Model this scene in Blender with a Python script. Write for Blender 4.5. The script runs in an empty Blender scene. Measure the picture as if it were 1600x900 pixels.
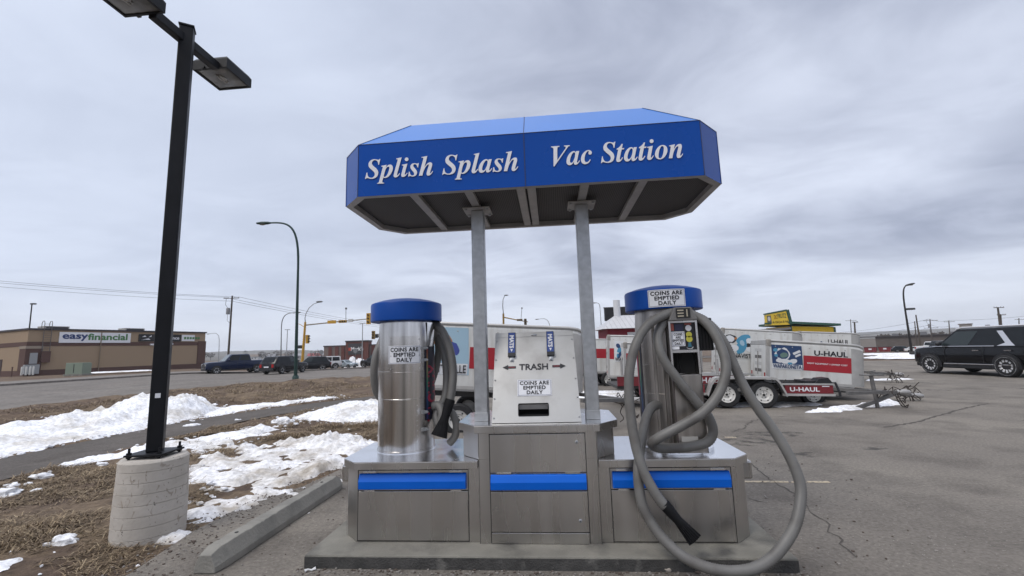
import bpy, bmesh, math, random, json
from mathutils import Vector, Matrix, noise
random.seed(7)
scene = bpy.context.scene
COL = scene.collection
R = math.radians
PI = math.pi

# ------------------------------------------------------------------ camera
EYE = Vector((0.1513, -3.5515, 1.65))
FPX = 687.02                       # focal length in pixels of a 1600 px wide frame
PITCH, ROLL, YAW = R(7.893), R(-1.830), R(-4.79)
fwd = Vector((math.sin(YAW) * math.cos(PITCH), math.cos(YAW) * math.cos(PITCH), math.sin(PITCH)))
r0 = Vector((math.cos(YAW), -math.sin(YAW), 0.0))
u0 = r0.cross(fwd)
right = r0 * math.cos(ROLL) + u0 * math.sin(ROLL)
up = -r0 * math.sin(ROLL) + u0 * math.cos(ROLL)
cam_data = bpy.data.cameras.new('camera')
cam_data.sensor_width = 36.0
cam_data.lens = FPX / 1600.0 * 36.0
cam_data.clip_start = 0.05
cam_data.clip_end = 20000.0
cam = bpy.data.objects.new('camera', cam_data)
COL.objects.link(cam)
m3 = Matrix((right, up, -fwd)).transposed()
cam.matrix_world = Matrix.Translation(EYE) @ m3.to_4x4()
scene.camera = cam
scene.view_settings.view_transform = 'Standard'
scene.view_settings.look = 'None'
scene.view_settings.exposure = 0.2
scene.view_settings.gamma = 1.0

# ------------------------------------------------------------------ overcast sky + weak sun
SUN_EL, SUN_AZ = R(50), R(225)      # azimuth clockwise from +Y
world = bpy.data.worlds.new('World')
scene.world = world
world.use_nodes = True
nt = world.node_tree
nt.nodes.clear()
def wn(t, **kw):
    n = nt.nodes.new(t)
    for k, v in kw.items(): setattr(n, k, v)
    return n
def wmath(op, a, b=None, c=None, clamp=False):
    n = wn('ShaderNodeMath', operation=op); n.use_clamp = clamp
    for i, v in enumerate((a, b, c)):
        if v is None: continue
        if isinstance(v, (int, float)): n.inputs[i].default_value = v
        else: nt.links.new(v, n.inputs[i])
    return n.outputs[0]
def wmix(f, a, b, mode='MIX'):
    n = wn('ShaderNodeMix', data_type='RGBA', blend_type=mode)
    for i, v in ((0, f), (6, a), (7, b)):
        if isinstance(v, (int, float)): n.inputs[i].default_value = v
        elif isinstance(v, tuple): n.inputs[i].default_value = (*v, 1)
        else: nt.links.new(v, n.inputs[i])
    return n.outputs[2]
out = wn('ShaderNodeOutputWorld'); bg = wn('ShaderNodeBackground')
nt.links.new(bg.outputs[0], out.inputs[0])
sky = wn('ShaderNodeTexSky', sky_type='NISHITA'); sky.sun_disc = False
sky.sun_elevation = SUN_EL; sky.sun_rotation = SUN_AZ
tc = wn('ShaderNodeTexCoord'); sep = wn('ShaderNodeSeparateXYZ')
nt.links.new(tc.outputs['Generated'], sep.inputs[0])
zc = wmath('MAXIMUM', sep.outputs[2], 0.0)
den = wmath('ADD', zc, 0.19)
uvx = wmath('DIVIDE', sep.outputs[0], den); uvy = wmath('DIVIDE', sep.outputs[1], den)
comb = wn('ShaderNodeCombineXYZ'); nt.links.new(uvx, comb.inputs[0]); nt.links.new(uvy, comb.inputs[1])
def wnoise(scale, detail, rough, off=(0, 0, 0), sc=(1, 1, 1), dist=0.0):
    mp = wn('ShaderNodeMapping'); mp.inputs['Location'].default_value = off; mp.inputs['Scale'].default_value = sc
    nt.links.new(comb.outputs[0], mp.inputs[0])
    n = wn('ShaderNodeTexNoise'); n.inputs['Scale'].default_value = scale; n.inputs['Detail'].default_value = detail
    n.inputs['Roughness'].default_value = rough; n.inputs['Distortion'].default_value = dist
    nt.links.new(mp.outputs[0], n.inputs['Vector'])
    return n.outputs[0]
def wramp(v, lo, hi, a=0.0, b=1.0):
    n = wn('ShaderNodeMapRange'); n.interpolation_type = 'SMOOTHSTEP'
    nt.links.new(v, n.inputs[0])
    n.inputs[1].default_value = lo; n.inputs[2].default_value = hi; n.inputs[3].default_value = a; n.inputs[4].default_value = b
    return n.outputs[0]
big = wramp(wnoise(0.72, 4, 0.5, (2.3, 0.4, 0), (1, 1, 1), 0.5), 0.36, 0.64)
mid = wramp(wnoise(2.3, 7, 0.58, (7.1, 3.0, 0), (0.8, 1.1, 1), 0.6), 0.32, 0.68)
cl = wmath('ADD', wmath('MULTIPLY', big, 0.60), wmath('MULTIPLY', mid, 0.40))
cloud = wmix(cl, (0.350, 0.388, 0.505), (0.71, 0.765, 0.90))
# thin spot of brighter, bluer cloud high on the left
lft = wn('ShaderNodeVectorMath', operation='DOT_PRODUCT'); nt.links.new(tc.outputs['Generated'], lft.inputs[0])
lft.inputs[1].default_value = Vector((-0.66, 0.58, 0.48)).normalized()
cloud = wmix(wmath('MULTIPLY', wramp(lft.outputs['Value'], 0.72, 1.0), 0.60), cloud, (0.70, 0.775, 0.93))
# brighter band above the horizon, and a brighter zenith as overcast skies have
hz = wramp(sep.outputs[2], 0.0, 0.17, 1.0, 0.0)
cloud = wmix(wmath('MULTIPLY', hz, 0.80), cloud, (0.80, 0.845, 0.95))
zen = wramp(sep.outputs[2], 0.64, 0.95, 1.0, 2.6)
zc3 = wn('ShaderNodeCombineXYZ')
zt_ = wramp(sep.outputs[2], 0.64, 0.95, 1.0, 0.0)
for i, w_ in enumerate((1.06, 1.0, 0.89)): nt.links.new(wmath('MULTIPLY', zen, wmath('ADD', wmath('MULTIPLY', wmath('SUBTRACT', 1.0, zt_), w_ - 1.0), 1.0)), zc3.inputs[i])
cloud = wmix(1.0, cloud, zc3.outputs[0], 'MULTIPLY')
skyd = wn('ShaderNodeVectorMath', operation='SCALE'); nt.links.new(sky.outputs[0], skyd.inputs[0]); skyd.inputs['Scale'].default_value = 0.6
# the Background strength below is 0.1, so the cloud radiance is given x10
cl10 = wn('ShaderNodeVectorMath', operation='SCALE'); nt.links.new(cloud, cl10.inputs[0]); cl10.inputs['Scale'].default_value = 10.0
nt.links.new(wmix(0.92, skyd.outputs[0], cl10.outputs[0]), bg.inputs[0])
bg.inputs[1].default_value = 0.1
sun_d = bpy.data.lights.new('sun', 'SUN'); sun_d.energy = 1.25; sun_d.angle = R(25); sun_d.color = (1.0, 0.94, 0.86)
sun = bpy.data.objects.new('sun', sun_d); COL.objects.link(sun)
sdir = Vector((math.sin(SUN_AZ) * math.cos(SUN_EL), math.cos(SUN_AZ) * math.cos(SUN_EL), math.sin(SUN_EL)))
sun.rotation_euler = sdir.to_track_quat('Z', 'Y').to_euler()
sun.location = (0, -10, 30)

# ------------------------------------------------------------------ surveying: bearings taken from the eye point
def ray(px, py):
    return right * ((px - 800) / FPX) - up * ((py - 450) / FPX) + fwd
def sight(px, py, depth):
    return EYE + ray(px, py) * depth
def on_z(px, py, z=0.0):
    d = ray(px, py); return EYE + d * ((z - EYE.z) / d.z)
def on_y(px, py, y):
    d = ray(px, py); return EYE + d * ((y - EYE.y) / d.y)
def sstep(a, b, x):
    t = min(1.0, max(0.0, (x - a) / (b - a))); return t * t * (3 - 2 * t)
def ground_h(x, y):
    dx, dy = x - EYE.x, y - EYE.y
    s = math.hypot(dx, dy); ang = math.degrees(math.atan2(dx, max(dy, 0.001)))
    left = sstep(-33, -42, ang)
    return left * 0.22 * sstep(30, 46, s) - (1 - left) * 0.024 * min(max(0, s - 52), 110)
def hill_h(x, y):
    dx, dy = x - EYE.x, y - EYE.y
    r = math.hypot(dx, dy); a = math.atan2(dx, dy)
    n = noise.fractal(Vector((math.cos(a) * 5, math.sin(a) * 5, r * 0.0012)), 1.0, 2.0, 4)
    return sstep(350, 2500, r) * (27 + 13 * n) * (1 - 0.8 * sstep(2500, 4200, r))
def gpt(px, depth):
    """point of the terrain on the bearing of image column px at the given depth"""
    p = sight(px, 545, depth); p.z = ground_h(p.x, p.y) + hill_h(p.x, p.y); return p

# ------------------------------------------------------------------ materials
MATS = {}
def mat(name, base=(0.5, 0.5, 0.5), rough=0.5, metal=0.0, var=0.0, vscale=3.0, bump=0.0, bscale=40.0, rvar=0.0,
        stretch=(1, 1, 1), col2=None, c2scale=2.0, c2lo=0.45, c2hi=0.6, detail=6.0, emit=None, coat=0.0, spec=None, alpha=None, trans=0.0, c2stretch=None):
    if name in MATS: return MATS[name]
    m = bpy.data.materials.new(name); m.use_nodes = True
    t = m.node_tree; b = t.nodes['Principled BSDF']
    b.inputs['Base Color'].default_value = (*base, 1); b.inputs['Roughness'].default_value = rough; b.inputs['Metallic'].default_value = metal
    b.inputs['Coat Weight'].default_value = coat
    if spec is not None: b.inputs['Specular IOR Level'].default_value = spec
    if trans: b.inputs['Transmission Weight'].default_value = trans
    if alpha is not None: b.inputs['Alpha'].default_value = alpha
    co = t.nodes.new('ShaderNodeTexCoord')
    def nz(scale, st=(1, 1, 1), det=detail, seed=0.0):
        mp = t.nodes.new('ShaderNodeMapping'); mp.inputs['Scale'].default_value = st; mp.inputs['Location'].default_value = (seed, seed * .7, seed * .3)
        t.links.new(co.outputs['Object'], mp.inputs[0])
        n = t.nodes.new('ShaderNodeTexNoise'); n.inputs['Scale'].default_value = scale; n.inputs['Detail'].default_value = det
        t.links.new(mp.outputs[0], n.inputs['Vector']); return n.outputs[0]
    def rng(v, a, b_, c, d):
        n = t.nodes.new('ShaderNodeMapRange'); t.links.new(v, n.inputs[0])
        for i, x in enumerate((a, b_, c, d)): n.inputs[i + 1].default_value = x
        return n.outputs[0]
    colour = None
    if col2 is not None:
        mx = t.nodes.new('ShaderNodeMix'); mx.data_type = 'RGBA'
        mx.inputs[6].default_value = (*base, 1); mx.inputs[7].default_value = (*col2, 1)
        t.links.new(rng(nz(c2scale, c2stretch or (1, 1, 1), seed=3.1), c2lo, c2hi, 0, 1), mx.inputs[0]); colour = mx.outputs[2]
    if var:
        mx = t.nodes.new('ShaderNodeMix'); mx.data_type = 'RGBA'; mx.blend_type = 'MULTIPLY'; mx.inputs[0].default_value = 1.0
        if colour is not None: t.links.new(colour, mx.inputs[6])
        else: mx.inputs[6].default_value = (*base, 1)
        v = rng(nz(vscale, stretch), 0.25, 0.75, 1 - var, 1 + var)
        cb = t.nodes.new('ShaderNodeCombineXYZ')
        for i in range(3): t.links.new(v, cb.inputs[i])
        t.links.new(cb.outputs[0], mx.inputs[7]); colour = mx.outputs[2]
    if colour is not None: t.links.new(colour, b.inputs['Base Color'])
    if rvar: t.links.new(rng(nz(vscale * 1.7, stretch, seed=9.0), 0.25, 0.75, max(0.02, rough - rvar), min(1, rough + rvar)), b.inputs['Roughness'])
    if bump:
        bn = t.nodes.new('ShaderNodeBump'); bn.inputs['Strength'].default_value = bump; bn.inputs['Distance'].default_value = 0.02
        t.links.new(nz(bscale, stretch, 8.0), bn.inputs['Height']); t.links.new(bn.outputs[0], b.inputs['Normal'])
    if emit: b.inputs['Emission Color'].default_value = (*emit, 1); b.inputs['Emission Strength'].default_value = 1
    MATS[name] = m
    return m

stainless = mat('brushed stainless', (0.535, 0.52, 0.505), 0.28, 1.0, 0.17, 1.3, 0.0, 9, 0.07, (3.0, 1, 0.3), detail=1.5)  # broad vertical colour bands stand in for reflections of the surroundings
stainless_top = mat('stainless top', (0.80, 0.80, 0.81), 0.20, 1.0, 0.07, 3.0, 0.02, 30, 0.08)
stainless_can = mat('brushed stainless canister', (0.52, 0.505, 0.49), 0.22, 1.0, 0.55, 1.7, 0.0, 8, 0.05, (7, 7, 0.12), detail=2.0)  # vertical light and dark bands painted in place of reflections
stainless_shaded = mat('shaded stainless', (0.36, 0.335, 0.31), 0.36, 1.0, 0.32, 2.2, 0.0, 8, 0.06, (7, 7, 0.15), detail=3.0)  # shade of the hose painted into a darker steel, with reflection bands
_t = stainless_can.node_tree; _tg = _t.nodes.new('ShaderNodeTangent'); _tg.direction_type = 'RADIAL'; _tg.axis = 'Z'
_t.links.new(_tg.outputs[0], _t.nodes['Principled BSDF'].inputs['Tangent']); _t.nodes['Principled BSDF'].inputs['Anisotropic'].default_value = 0.75
aluminium = mat('brushed aluminium sheet', (0.45, 0.445, 0.43), 0.48, 0.85, 0.07, 3.0, 0.02, 60, 0.08, col2=(0.36, 0.35, 0.335), c2scale=4.0, c2lo=0.5, c2hi=0.7)
galv = mat('galvanised steel', (0.42, 0.43, 0.44), 0.46, 0.85, 0.16, 16.0, 0.03, 40, 0.1)
galv_dull = mat('dull galvanised steel', (0.40, 0.39, 0.38), 0.6, 0.6, 0.12, 8.0)
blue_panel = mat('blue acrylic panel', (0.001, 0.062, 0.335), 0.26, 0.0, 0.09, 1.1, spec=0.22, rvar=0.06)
blue_roof = mat('skylit blue acrylic roof', (0.012, 0.150, 0.52), 0.34, 0.0, 0.06, 1.5, spec=0.4)  # sky reflection painted in as a lighter blue than the panels
blue_cap = mat('blue moulded plastic', (0.001, 0.058, 0.31), 0.40, 0.0, 0.08, 4.0, 0.03, 90, spec=0.22)
blue_bar = mat('blue painted steel', (0.001, 0.115, 0.58), 0.33, 0.0, 0.05, 4.0, spec=0.25)
letter_white = mat('white vinyl lettering', (0.74, 0.74, 0.76), 0.45, 0.0, 0.03, 5.0)
sign_white = mat('white sign plastic', (0.74, 0.75, 0.78), 0.35, 0.0, 0.04, 6.0)
ink = mat('black ink', (0.015, 0.015, 0.02), 0.5)
black_rub = mat('black rubber', (0.008, 0.008, 0.009), 0.6, 0, 0.2, 12, 0.1, 80, spec=0.2)
black_plastic = mat('black plastic', (0.014, 0.014, 0.016), 0.42, 0, 0.1, 10)
dark_void = mat('dark recess', (0.010, 0.010, 0.010), 0.9)
gap_dark = mat('dark gap', (0.012, 0.012, 0.012), 0.8)
hose_mat = mat('grey vacuum hose', (0.150, 0.146, 0.138), 0.5, 0, 0.16, 5.0, 0.08, 60, 0.08, col2=(0.115, 0.108, 0.10), c2scale=6.0, c2lo=0.5, c2hi=0.7)
concrete = mat('concrete', (0.235, 0.225, 0.200), 0.9, 0, 0.16, 5.0, 0.35, 45, col2=(0.185, 0.178, 0.160), c2scale=2.6)
concrete_pad_m = mat('stained concrete', (0.195, 0.186, 0.160), 0.88, 0, 0.22, 4.0, 0.35, 60, col2=(0.075, 0.072, 0.066), c2scale=3.0, c2lo=0.5, c2hi=0.72)
concrete_edge = mat('darker concrete edge', (0.055, 0.053, 0.050), 0.8, 0, 0.4, 9.0, 0.5, 70, col2=(0.13, 0.125, 0.115), c2scale=7.0, c2lo=0.58, c2hi=0.7)  # front face of the pad, darker than its top, with paler blotches
pole_black = mat('black painted steel', (0.007, 0.0075, 0.0095), 0.48, 0, 0.3, 5.0, 0.05, 50, spec=0.24, rvar=0.08)
red_paint = mat('red vinyl', (0.33, 0.012, 0.022), 0.45, 0, 0.12, 2.5)
trailer_white = mat('white trailer skin', (0.60, 0.60, 0.58), 0.45, 0, 0.10, 1.6, 0.02, 12, col2=(0.44, 0.42, 0.38), c2scale=2.2, c2lo=0.48, c2hi=0.78, c2stretch=(3, 3, .5))
trailer_alu = mat('dull aluminium moulding', (0.46, 0.45, 0.43), 0.5, 0.55, 0.12, 4.0)
tyre_m = mat('tyre rubber', (0.016, 0.016, 0.017), 0.75, 0, 0.25, 9.0)
rim_white = mat('white steel wheel', (0.62, 0.61, 0.58), 0.45, 0, 0.12, 8.0)
chrome = mat('chrome', (0.72, 0.72, 0.74), 0.12, 1.0)
glass_dark = mat('tinted glass', (0.008, 0.010, 0.012), 0.05, 0, spec=0.35)
glass_grey = mat('grey window glass', (0.07, 0.09, 0.095), 0.06, 0, spec=0.7)
lamp_lens = mat('lamp lens', (0.22, 0.21, 0.17), 0.18, 0, 0.25, 8.0)
traffic_yellow = mat('traffic signal yellow', (0.50, 0.28, 0.035), 0.5, 0, 0.08, 3.0)
wood_pole = mat('weathered pole timber', (0.10, 0.085, 0.072), 0.85, 0, 0.2, 6.0)
wire_m = mat('overhead wire', (0.06, 0.06, 0.065), 0.6)

def ground_mat(name, cols, scales, bump, bscale, speck=None):
    """three-colour noise blend in object (= world) coordinates with stones"""
    m = bpy.data.materials.new(name); m.use_nodes = True; t = m.node_tree; b = t.nodes['Principled BSDF']
    b.inputs['Roughness'].default_value = 0.93; b.inputs['Specular IOR Level'].default_value = 0.25
    co = t.nodes.new('ShaderNodeTexCoord')
    def nz(scale, det=7.0, rough=0.6, dist=0.0):
        n = t.nodes.new('ShaderNodeTexNoise'); n.inputs['Scale'].default_value = scale; n.inputs['Detail'].default_value = det; n.inputs['Roughness'].default_value = rough
        n.inputs['Distortion'].default_value = dist
        t.links.new(co.outputs['Object'], n.inputs['Vector']); return n.outputs[0]
    def rng(v, a, b_, c=0.0, d=1.0):
        n = t.nodes.new('ShaderNodeMapRange'); t.links.new(v, n.inputs[0])
        for i, x in enumerate((a, b_, c, d)): n.inputs[i + 1].default_value = x
        return n.outputs[0]
    def mix(f, a, c, mode='MIX'):
        n = t.nodes.new('ShaderNodeMix'); n.data_type = 'RGBA'; n.blend_type = mode
        for i, v in ((0, f), (6, a), (7, c)):
            if isinstance(v, float): n.inputs[i].default_value = v
            elif isinstance(v, tuple): n.inputs[i].default_value = (*v, 1)
            else: t.links.new(v, n.inputs[i])
        return n.outputs[2]
    c = mix(rng(nz(scales[0], 7.0, 0.62, 0.4), 0.40, 0.62), cols[0], cols[1])
    c = mix(rng(nz(scales[1], 6.0, 0.65), 0.46, 0.66), c, cols[2])
    fine = nz(scales[2], 4.0, 0.7)
    cb = t.nodes.new('ShaderNodeCombineXYZ'); v = rng(fine, 0.25, 0.75, 0.62, 1.38)
    for i in range(3): t.links.new(v, cb.inputs[i])
    c = mix(1.0, c, cb.outputs[0], 'MULTIPLY')
    if speck:
        vo = t.nodes.new('ShaderNodeTexVoronoi'); vo.inputs['Scale'].default_value = speck[0]; t.links.new(co.outputs['Object'], vo.inputs['Vector'])
        sp = rng(vo.outputs['Distance'], 0.10, 0.26, 1.0, 0.0)
        wn_ = t.nodes.new('ShaderNodeTexWhiteNoise'); t.links.new(vo.outputs['Position'], wn_.inputs['Vector'])
        k = t.nodes.new('ShaderNodeMath'); k.operation = 'MULTIPLY'; t.links.new(sp, k.inputs[0]); t.links.new(rng(wn_.outputs['Value'], 0.72, 0.98), k.inputs[1])
        c = mix(k.outputs[0], c, speck[1])
    t.links.new(c, b.inputs['Base Color'])
    bn = t.nodes.new('ShaderNodeBump'); bn.inputs['Strength'].default_value = bump; bn.inputs['Distance'].default_value = 0.02
    t.links.new(nz(bscale, 8.0, 0.7), bn.inputs['Height']); t.links.new(bn.outputs[0], b.inputs['Normal'])
    return m
asphalt = ground_mat('old asphalt', ((0.182, 0.164, 0.144), (0.222, 0.200, 0.172), (0.132, 0.118, 0.104)), (0.28, 0.9, 30.0), 0.7, 80.0, (46.0, (0.42, 0.39, 0.35)))
path_asphalt = ground_mat('footpath asphalt', ((0.098, 0.088, 0.080), (0.118, 0.105, 0.095), (0.080, 0.070, 0.062)), (0.5, 2.0, 26.0), 0.5, 70.0, (60.0, (0.2, 0.19, 0.18)))
road_asphalt = ground_mat('road asphalt', ((0.165, 0.149, 0.134), (0.188, 0.170, 0.153), (0.140, 0.127, 0.115)), (0.10, 0.5, 6.0), 0.3, 30.0)
walk_conc = ground_mat('pavement concrete', ((0.21, 0.19, 0.175), (0.18, 0.165, 0.15), (0.15, 0.135, 0.12)), (0.2, 1.0, 6.0), 0.3, 30.0)
field_m = ground_mat('dead grass and mud', ((0.112, 0.078, 0.058), (0.190, 0.142, 0.094), (0.076, 0.053, 0.041)), (0.45, 2.2, 16.0), 1.0, 26.0)
snow_m = ground_mat('old snow', ((0.84, 0.85, 0.88), (0.76, 0.77, 0.80), (0.56, 0.535, 0.50)), (0.9, 1.3, 12.0), 0.7, 16.0)
snow_m.node_tree.nodes['Principled BSDF'].inputs['Subsurface Weight'].default_value = 0.0
snow_dirty = ground_mat('dirty snow', ((0.80, 0.80, 0.82), (0.70, 0.69, 0.68), (0.42, 0.38, 0.33)), (1.1, 1.7, 12.0), 0.8, 16.0)
hill_m = ground_mat('far hills', ((0.105, 0.098, 0.082), (0.13, 0.12, 0.10), (0.20, 0.19, 0.18)), (0.004, 0.012, 0.05), 0.2, 0.05)

# ------------------------------------------------------------------ mesh builder
class MB:
    def __init__(s): s.v = []; s.f = []; s.mi = []
    def add(s, verts, faces, mi=0):
        o = len(s.v); s.v += [tuple(v) for v in verts]; s.f += [tuple(i + o for i in f) for f in faces]; s.mi += [mi] * len(faces); return s
    def box(s, x0, x1, y0, y1, z0, z1, mi=0, M=None):
        v = [Vector((x, y, z)) for z in (z0, z1) for y in (y0, y1) for x in (x0, x1)]
        if M is not None: v = [M @ p for p in v]
        return s.add(v, [(0, 2, 3, 1), (4, 5, 7, 6), (0, 1, 5, 4), (2, 6, 7, 3), (0, 4, 6, 2), (1, 3, 7, 5)], mi)
    def prism(s, poly, a, b, axis='z', mi=0):
        """poly: 2D points; extruded from a to b. axis z: (x,y)  y: (x,z)  x: (y,z)"""
        def P(p, t): return (p[0], p[1], t) if axis == 'z' else (p[0], t, p[1]) if axis == 'y' else (t, p[0], p[1])
        n = len(poly); v = [P(p, a) for p in poly] + [P(p, b) for p in poly]
        f = [tuple(range(n - 1, -1, -1)), tuple(range(n, 2 * n))] + [(i, (i + 1) % n, n + (i + 1) % n, n + i) for i in range(n)]
        return s.add(v, f, mi)
    def rings(s, rings, mi=0, cap=True, close=True):
        n = len(rings[0]); v = [p for r in rings for p in r]; f = []
        for k in range(len(rings) - 1):
            for i in range(n if close else n - 1):
                j = (i + 1) % n; f.append((k * n + i, k * n + j, (k + 1) * n + j, (k + 1) * n + i))
        if cap: f += [tuple(range(n - 1, -1, -1)), tuple(range((len(rings) - 1) * n, len(rings) * n))]
        return s.add(v, f, mi)
    def tube(s, path, rad, seg=8, mi=0, cap=True, square=False):
        path = [Vector(p) for p in path]; rr = rad if isinstance(rad, (list, tuple)) else [rad] * len(path)
        rings = []; prev = None
        for i, p in enumerate(path):
            d = (path[min(i + 1, len(path) - 1)] - path[max(i - 1, 0)]); d = d.normalized() if d.length > 1e-9 else Vector((0, 0, 1))
            if prev is None:
                a = Vector((0, 0, 1)) if abs(d.z) < 0.95 else Vector((1, 0, 0)); prev = d.cross(a).normalized()
            prev = (prev - d * prev.dot(d)).normalized(); q = d.cross(prev)
            ph = PI / 4 if square else 0.0
            rings.append([p + (prev * math.cos(2 * PI * k / seg + ph) + q * math.sin(2 * PI * k / seg + ph)) * rr[i] for k in range(seg)])
        return s.rings(rings, mi, cap)
    def lathe(s, prof, c=(0, 0, 0), seg=32, axis='z', mi=0, cap=True):
        """prof: (radius, height) list, closed at the ends when radius is 0"""
        rings = []
        for r, h in prof:
            r = max(r, 1e-4); ring = []
            for k in range(seg):
                a = 2 * PI * k / seg; x, y = r * math.cos(a), r * math.sin(a)
                ring.append((c[0] + x, c[1] + y, c[2] + h) if axis == 'z' else (c[0] + x, c[1] - h, c[2] + y) if axis == 'y' else (c[0] + h, c[1] + x, c[2] + y))
            rings.append(ring)
        return s.rings(rings, mi, cap)
    def sphere(s, c, r, seg=12, rin=8, mi=0, jit=0.0, seed=0.0):
        rx, ry, rz = r if isinstance(r, (tuple, list)) else (r, r, r); rings = []
        for i in range(rin + 1):
            th = PI * i / rin; ring = []
            for k in range(seg):
                a = 2 * PI * k / seg; n = Vector((math.sin(th) * math.cos(a), math.sin(th) * math.sin(a), -math.cos(th)))
                if i in (0, rin): n = Vector((0, 0, -1 if i == 0 else 1)) + Vector((math.cos(a), math.sin(a), 0)) * 1e-3
                j = 1 + jit * noise.noise(n * 1.7 + Vector((seed, seed * .7, 0)))
                ring.append((c[0] + n.x * rx * j, c[1] + n.y * ry * j, c[2] + n.z * rz * j))
            rings.append(ring)
        return s.rings(rings, mi, True)
    def xf(s, M):
        s.v = [tuple(M @ Vector(p)) for p in s.v]; return s
    def build(s, name, mats, parent=None, smooth=None, bevel=None, off=None):
        me = bpy.data.meshes.new(name)
        vv = s.v if off is None else [(p[0] - off[0], p[1] - off[1], p[2] - off[2]) for p in s.v]
        me.from_pydata(vv, [], s.f)
        mats = mats if isinstance(mats, (list, tuple)) else [mats]
        for m in mats: me.materials.append(m)
        if len(mats) > 1: me.polygons.foreach_set('material_index', s.mi)
        bm = bmesh.new(); bm.from_mesh(me); bmesh.ops.recalc_face_normals(bm, faces=bm.faces); bm.to_mesh(me); bm.free()
        if smooth:
            me.polygons.foreach_set('use_smooth', [True] * len(me.polygons)); me.set_sharp_from_angle(angle=R(smooth))
        me.update()
        o = bpy.data.objects.new(name, me); COL.objects.link(o)
        if parent is not None: o.parent = parent
        if bevel:
            b = o.modifiers.new('bevel', 'BEVEL'); b.width = bevel; b.segments = 2; b.limit_method = 'ANGLE'; b.angle_limit = R(35)
        return o

def tag(o, label=None, cat=None, group=None, kind=None):
    for k, v in (('label', label), ('category', cat), ('group', group), ('kind', kind)):
        if v: o[k] = v
    return o
def thing(name, label, cat, loc=(0, 0, 0), rot=(0, 0, 0), group=None):
    o = bpy.data.objects.new(name, None); COL.objects.link(o); o.empty_display_size = 0.2
    o.location = loc; o.rotation_euler = rot
    return tag(o, label, cat, group)
def solo(name, mb, m, label, cat, group=None, kind=None, base=None, **kw):
    """a thing that is one mesh; its origin is moved to its base"""
    if base is None:
        xs = [p[0] for p in mb.v]; ys = [p[1] for p in mb.v]; base = ((min(xs) + max(xs)) / 2, (min(ys) + max(ys)) / 2, min(p[2] for p in mb.v))
    o = mb.build(name, m, None, off=base, **kw); o.location = base
    return tag(o, label, cat, group, kind)
def struct(name, mb, m, **kw):
    o = mb.build(name, m, None, **kw); o['kind'] = 'structure'; return o
def copy_tree(o, parent=None):
    c = o.copy(); COL.objects.link(c)
    if parent is not None: c.parent = parent
    for ch in list(o.children): copy_tree(ch, c)
    return c

def text_mb(body, size, bold=0.0, depth=0.0006, align='CENTER', sx=1.0, spacing=1.0, line=1.0):
    """built-in sans lettering as a mesh in the XY plane, centred on the origin vertically by cap height of the block"""
    cu = bpy.data.curves.new('lettering', 'FONT'); cu.body = body; cu.size = 1.0; cu.extrude = depth
    cu.align_x = align; cu.space_character = spacing; cu.space_line = line; cu.resolution_u = 3
    o = bpy.data.objects.new('lettering', cu); COL.objects.link(o)
    me = o.to_mesh(); mb = MB()
    for k in range(7 if bold else 1):      # the stroke weight: the same outline nudged round a small circle, each a hair prouder
        a = 2 * PI * k / 6; dx, dy = (bold * math.cos(a), bold * math.sin(a)) if k < 6 and bold else (0.0, 0.0)
        mb.add([(v.co.x * sx * size + dx, v.co.y * size + dy, v.co.z + k * max(0.00012, depth * .05)) for v in me.vertices], [tuple(p.vertices) for p in me.polygons])
    o.to_mesh_clear(); bpy.data.objects.remove(o); bpy.data.curves.remove(cu)
    ys = [p[1] for p in mb.v]; c = (min(ys) + max(ys)) / 2
    mb.v = [(p[0], p[1] - c, p[2]) for p in mb.v]
    return mb
def frame(o, x, y):
    """matrix with origin o, local X along x and local Y along y (made square to x)"""
    x = Vector(x).normalized(); y = Vector(y); y = (y - x * y.dot(x)).normalized(); z = x.cross(y)
    M = Matrix((x, y, z)).transposed().to_4x4(); M.translation = Vector(o); return M
def catmull(pts, n=8):
    pts = [Vector(p) for p in pts]; P = [pts[0] * 2 - pts[1]] + pts + [pts[-1] * 2 - pts[-2]]; outp = []
    for i in range(1, len(P) - 2):
        a, b, c, d = P[i - 1:i + 3]
        for k in range(n):
            t = k / n
            outp.append(0.5 * ((2 * b) + (c - a) * t + (2 * a - 5 * b + 4 * c - d) * t * t + (3 * b - a - 3 * c + d) * t ** 3))
    outp.append(pts[-1]); return outp
def resample(path, step):
    outp = [path[0]]; acc = 0.0
    for a, b in zip(path, path[1:]):
        L = (b - a).length; t = step - acc
        while t <= L:
            outp.append(a.lerp(b, t / L)); t += step
        acc = (acc + L) % step
    return outp
def inside(poly, x, y):
    c = False; j = len(poly) - 1
    for i in range(len(poly)):
        xi, yi = poly[i]; xj, yj = poly[j]
        if (yi > y) != (yj > y) and x < (xj - xi) * (y - yi) / (yj - yi) + xi: c = not c
        j = i
    return c
def seg_dist(poly, x, y, closed=True):
    best = 1e9; n = len(poly)
    for i in range(n if closed else n - 1):
        ax, ay = poly[i]; bx, by = poly[(i + 1) % n]; dx, dy = bx - ax, by - ay
        t = max(0, min(1, ((x - ax) * dx + (y - ay) * dy) / (dx * dx + dy * dy + 1e-12)))
        best = min(best, math.hypot(x - ax - t * dx, y - ay - t * dy))
    return best

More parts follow.
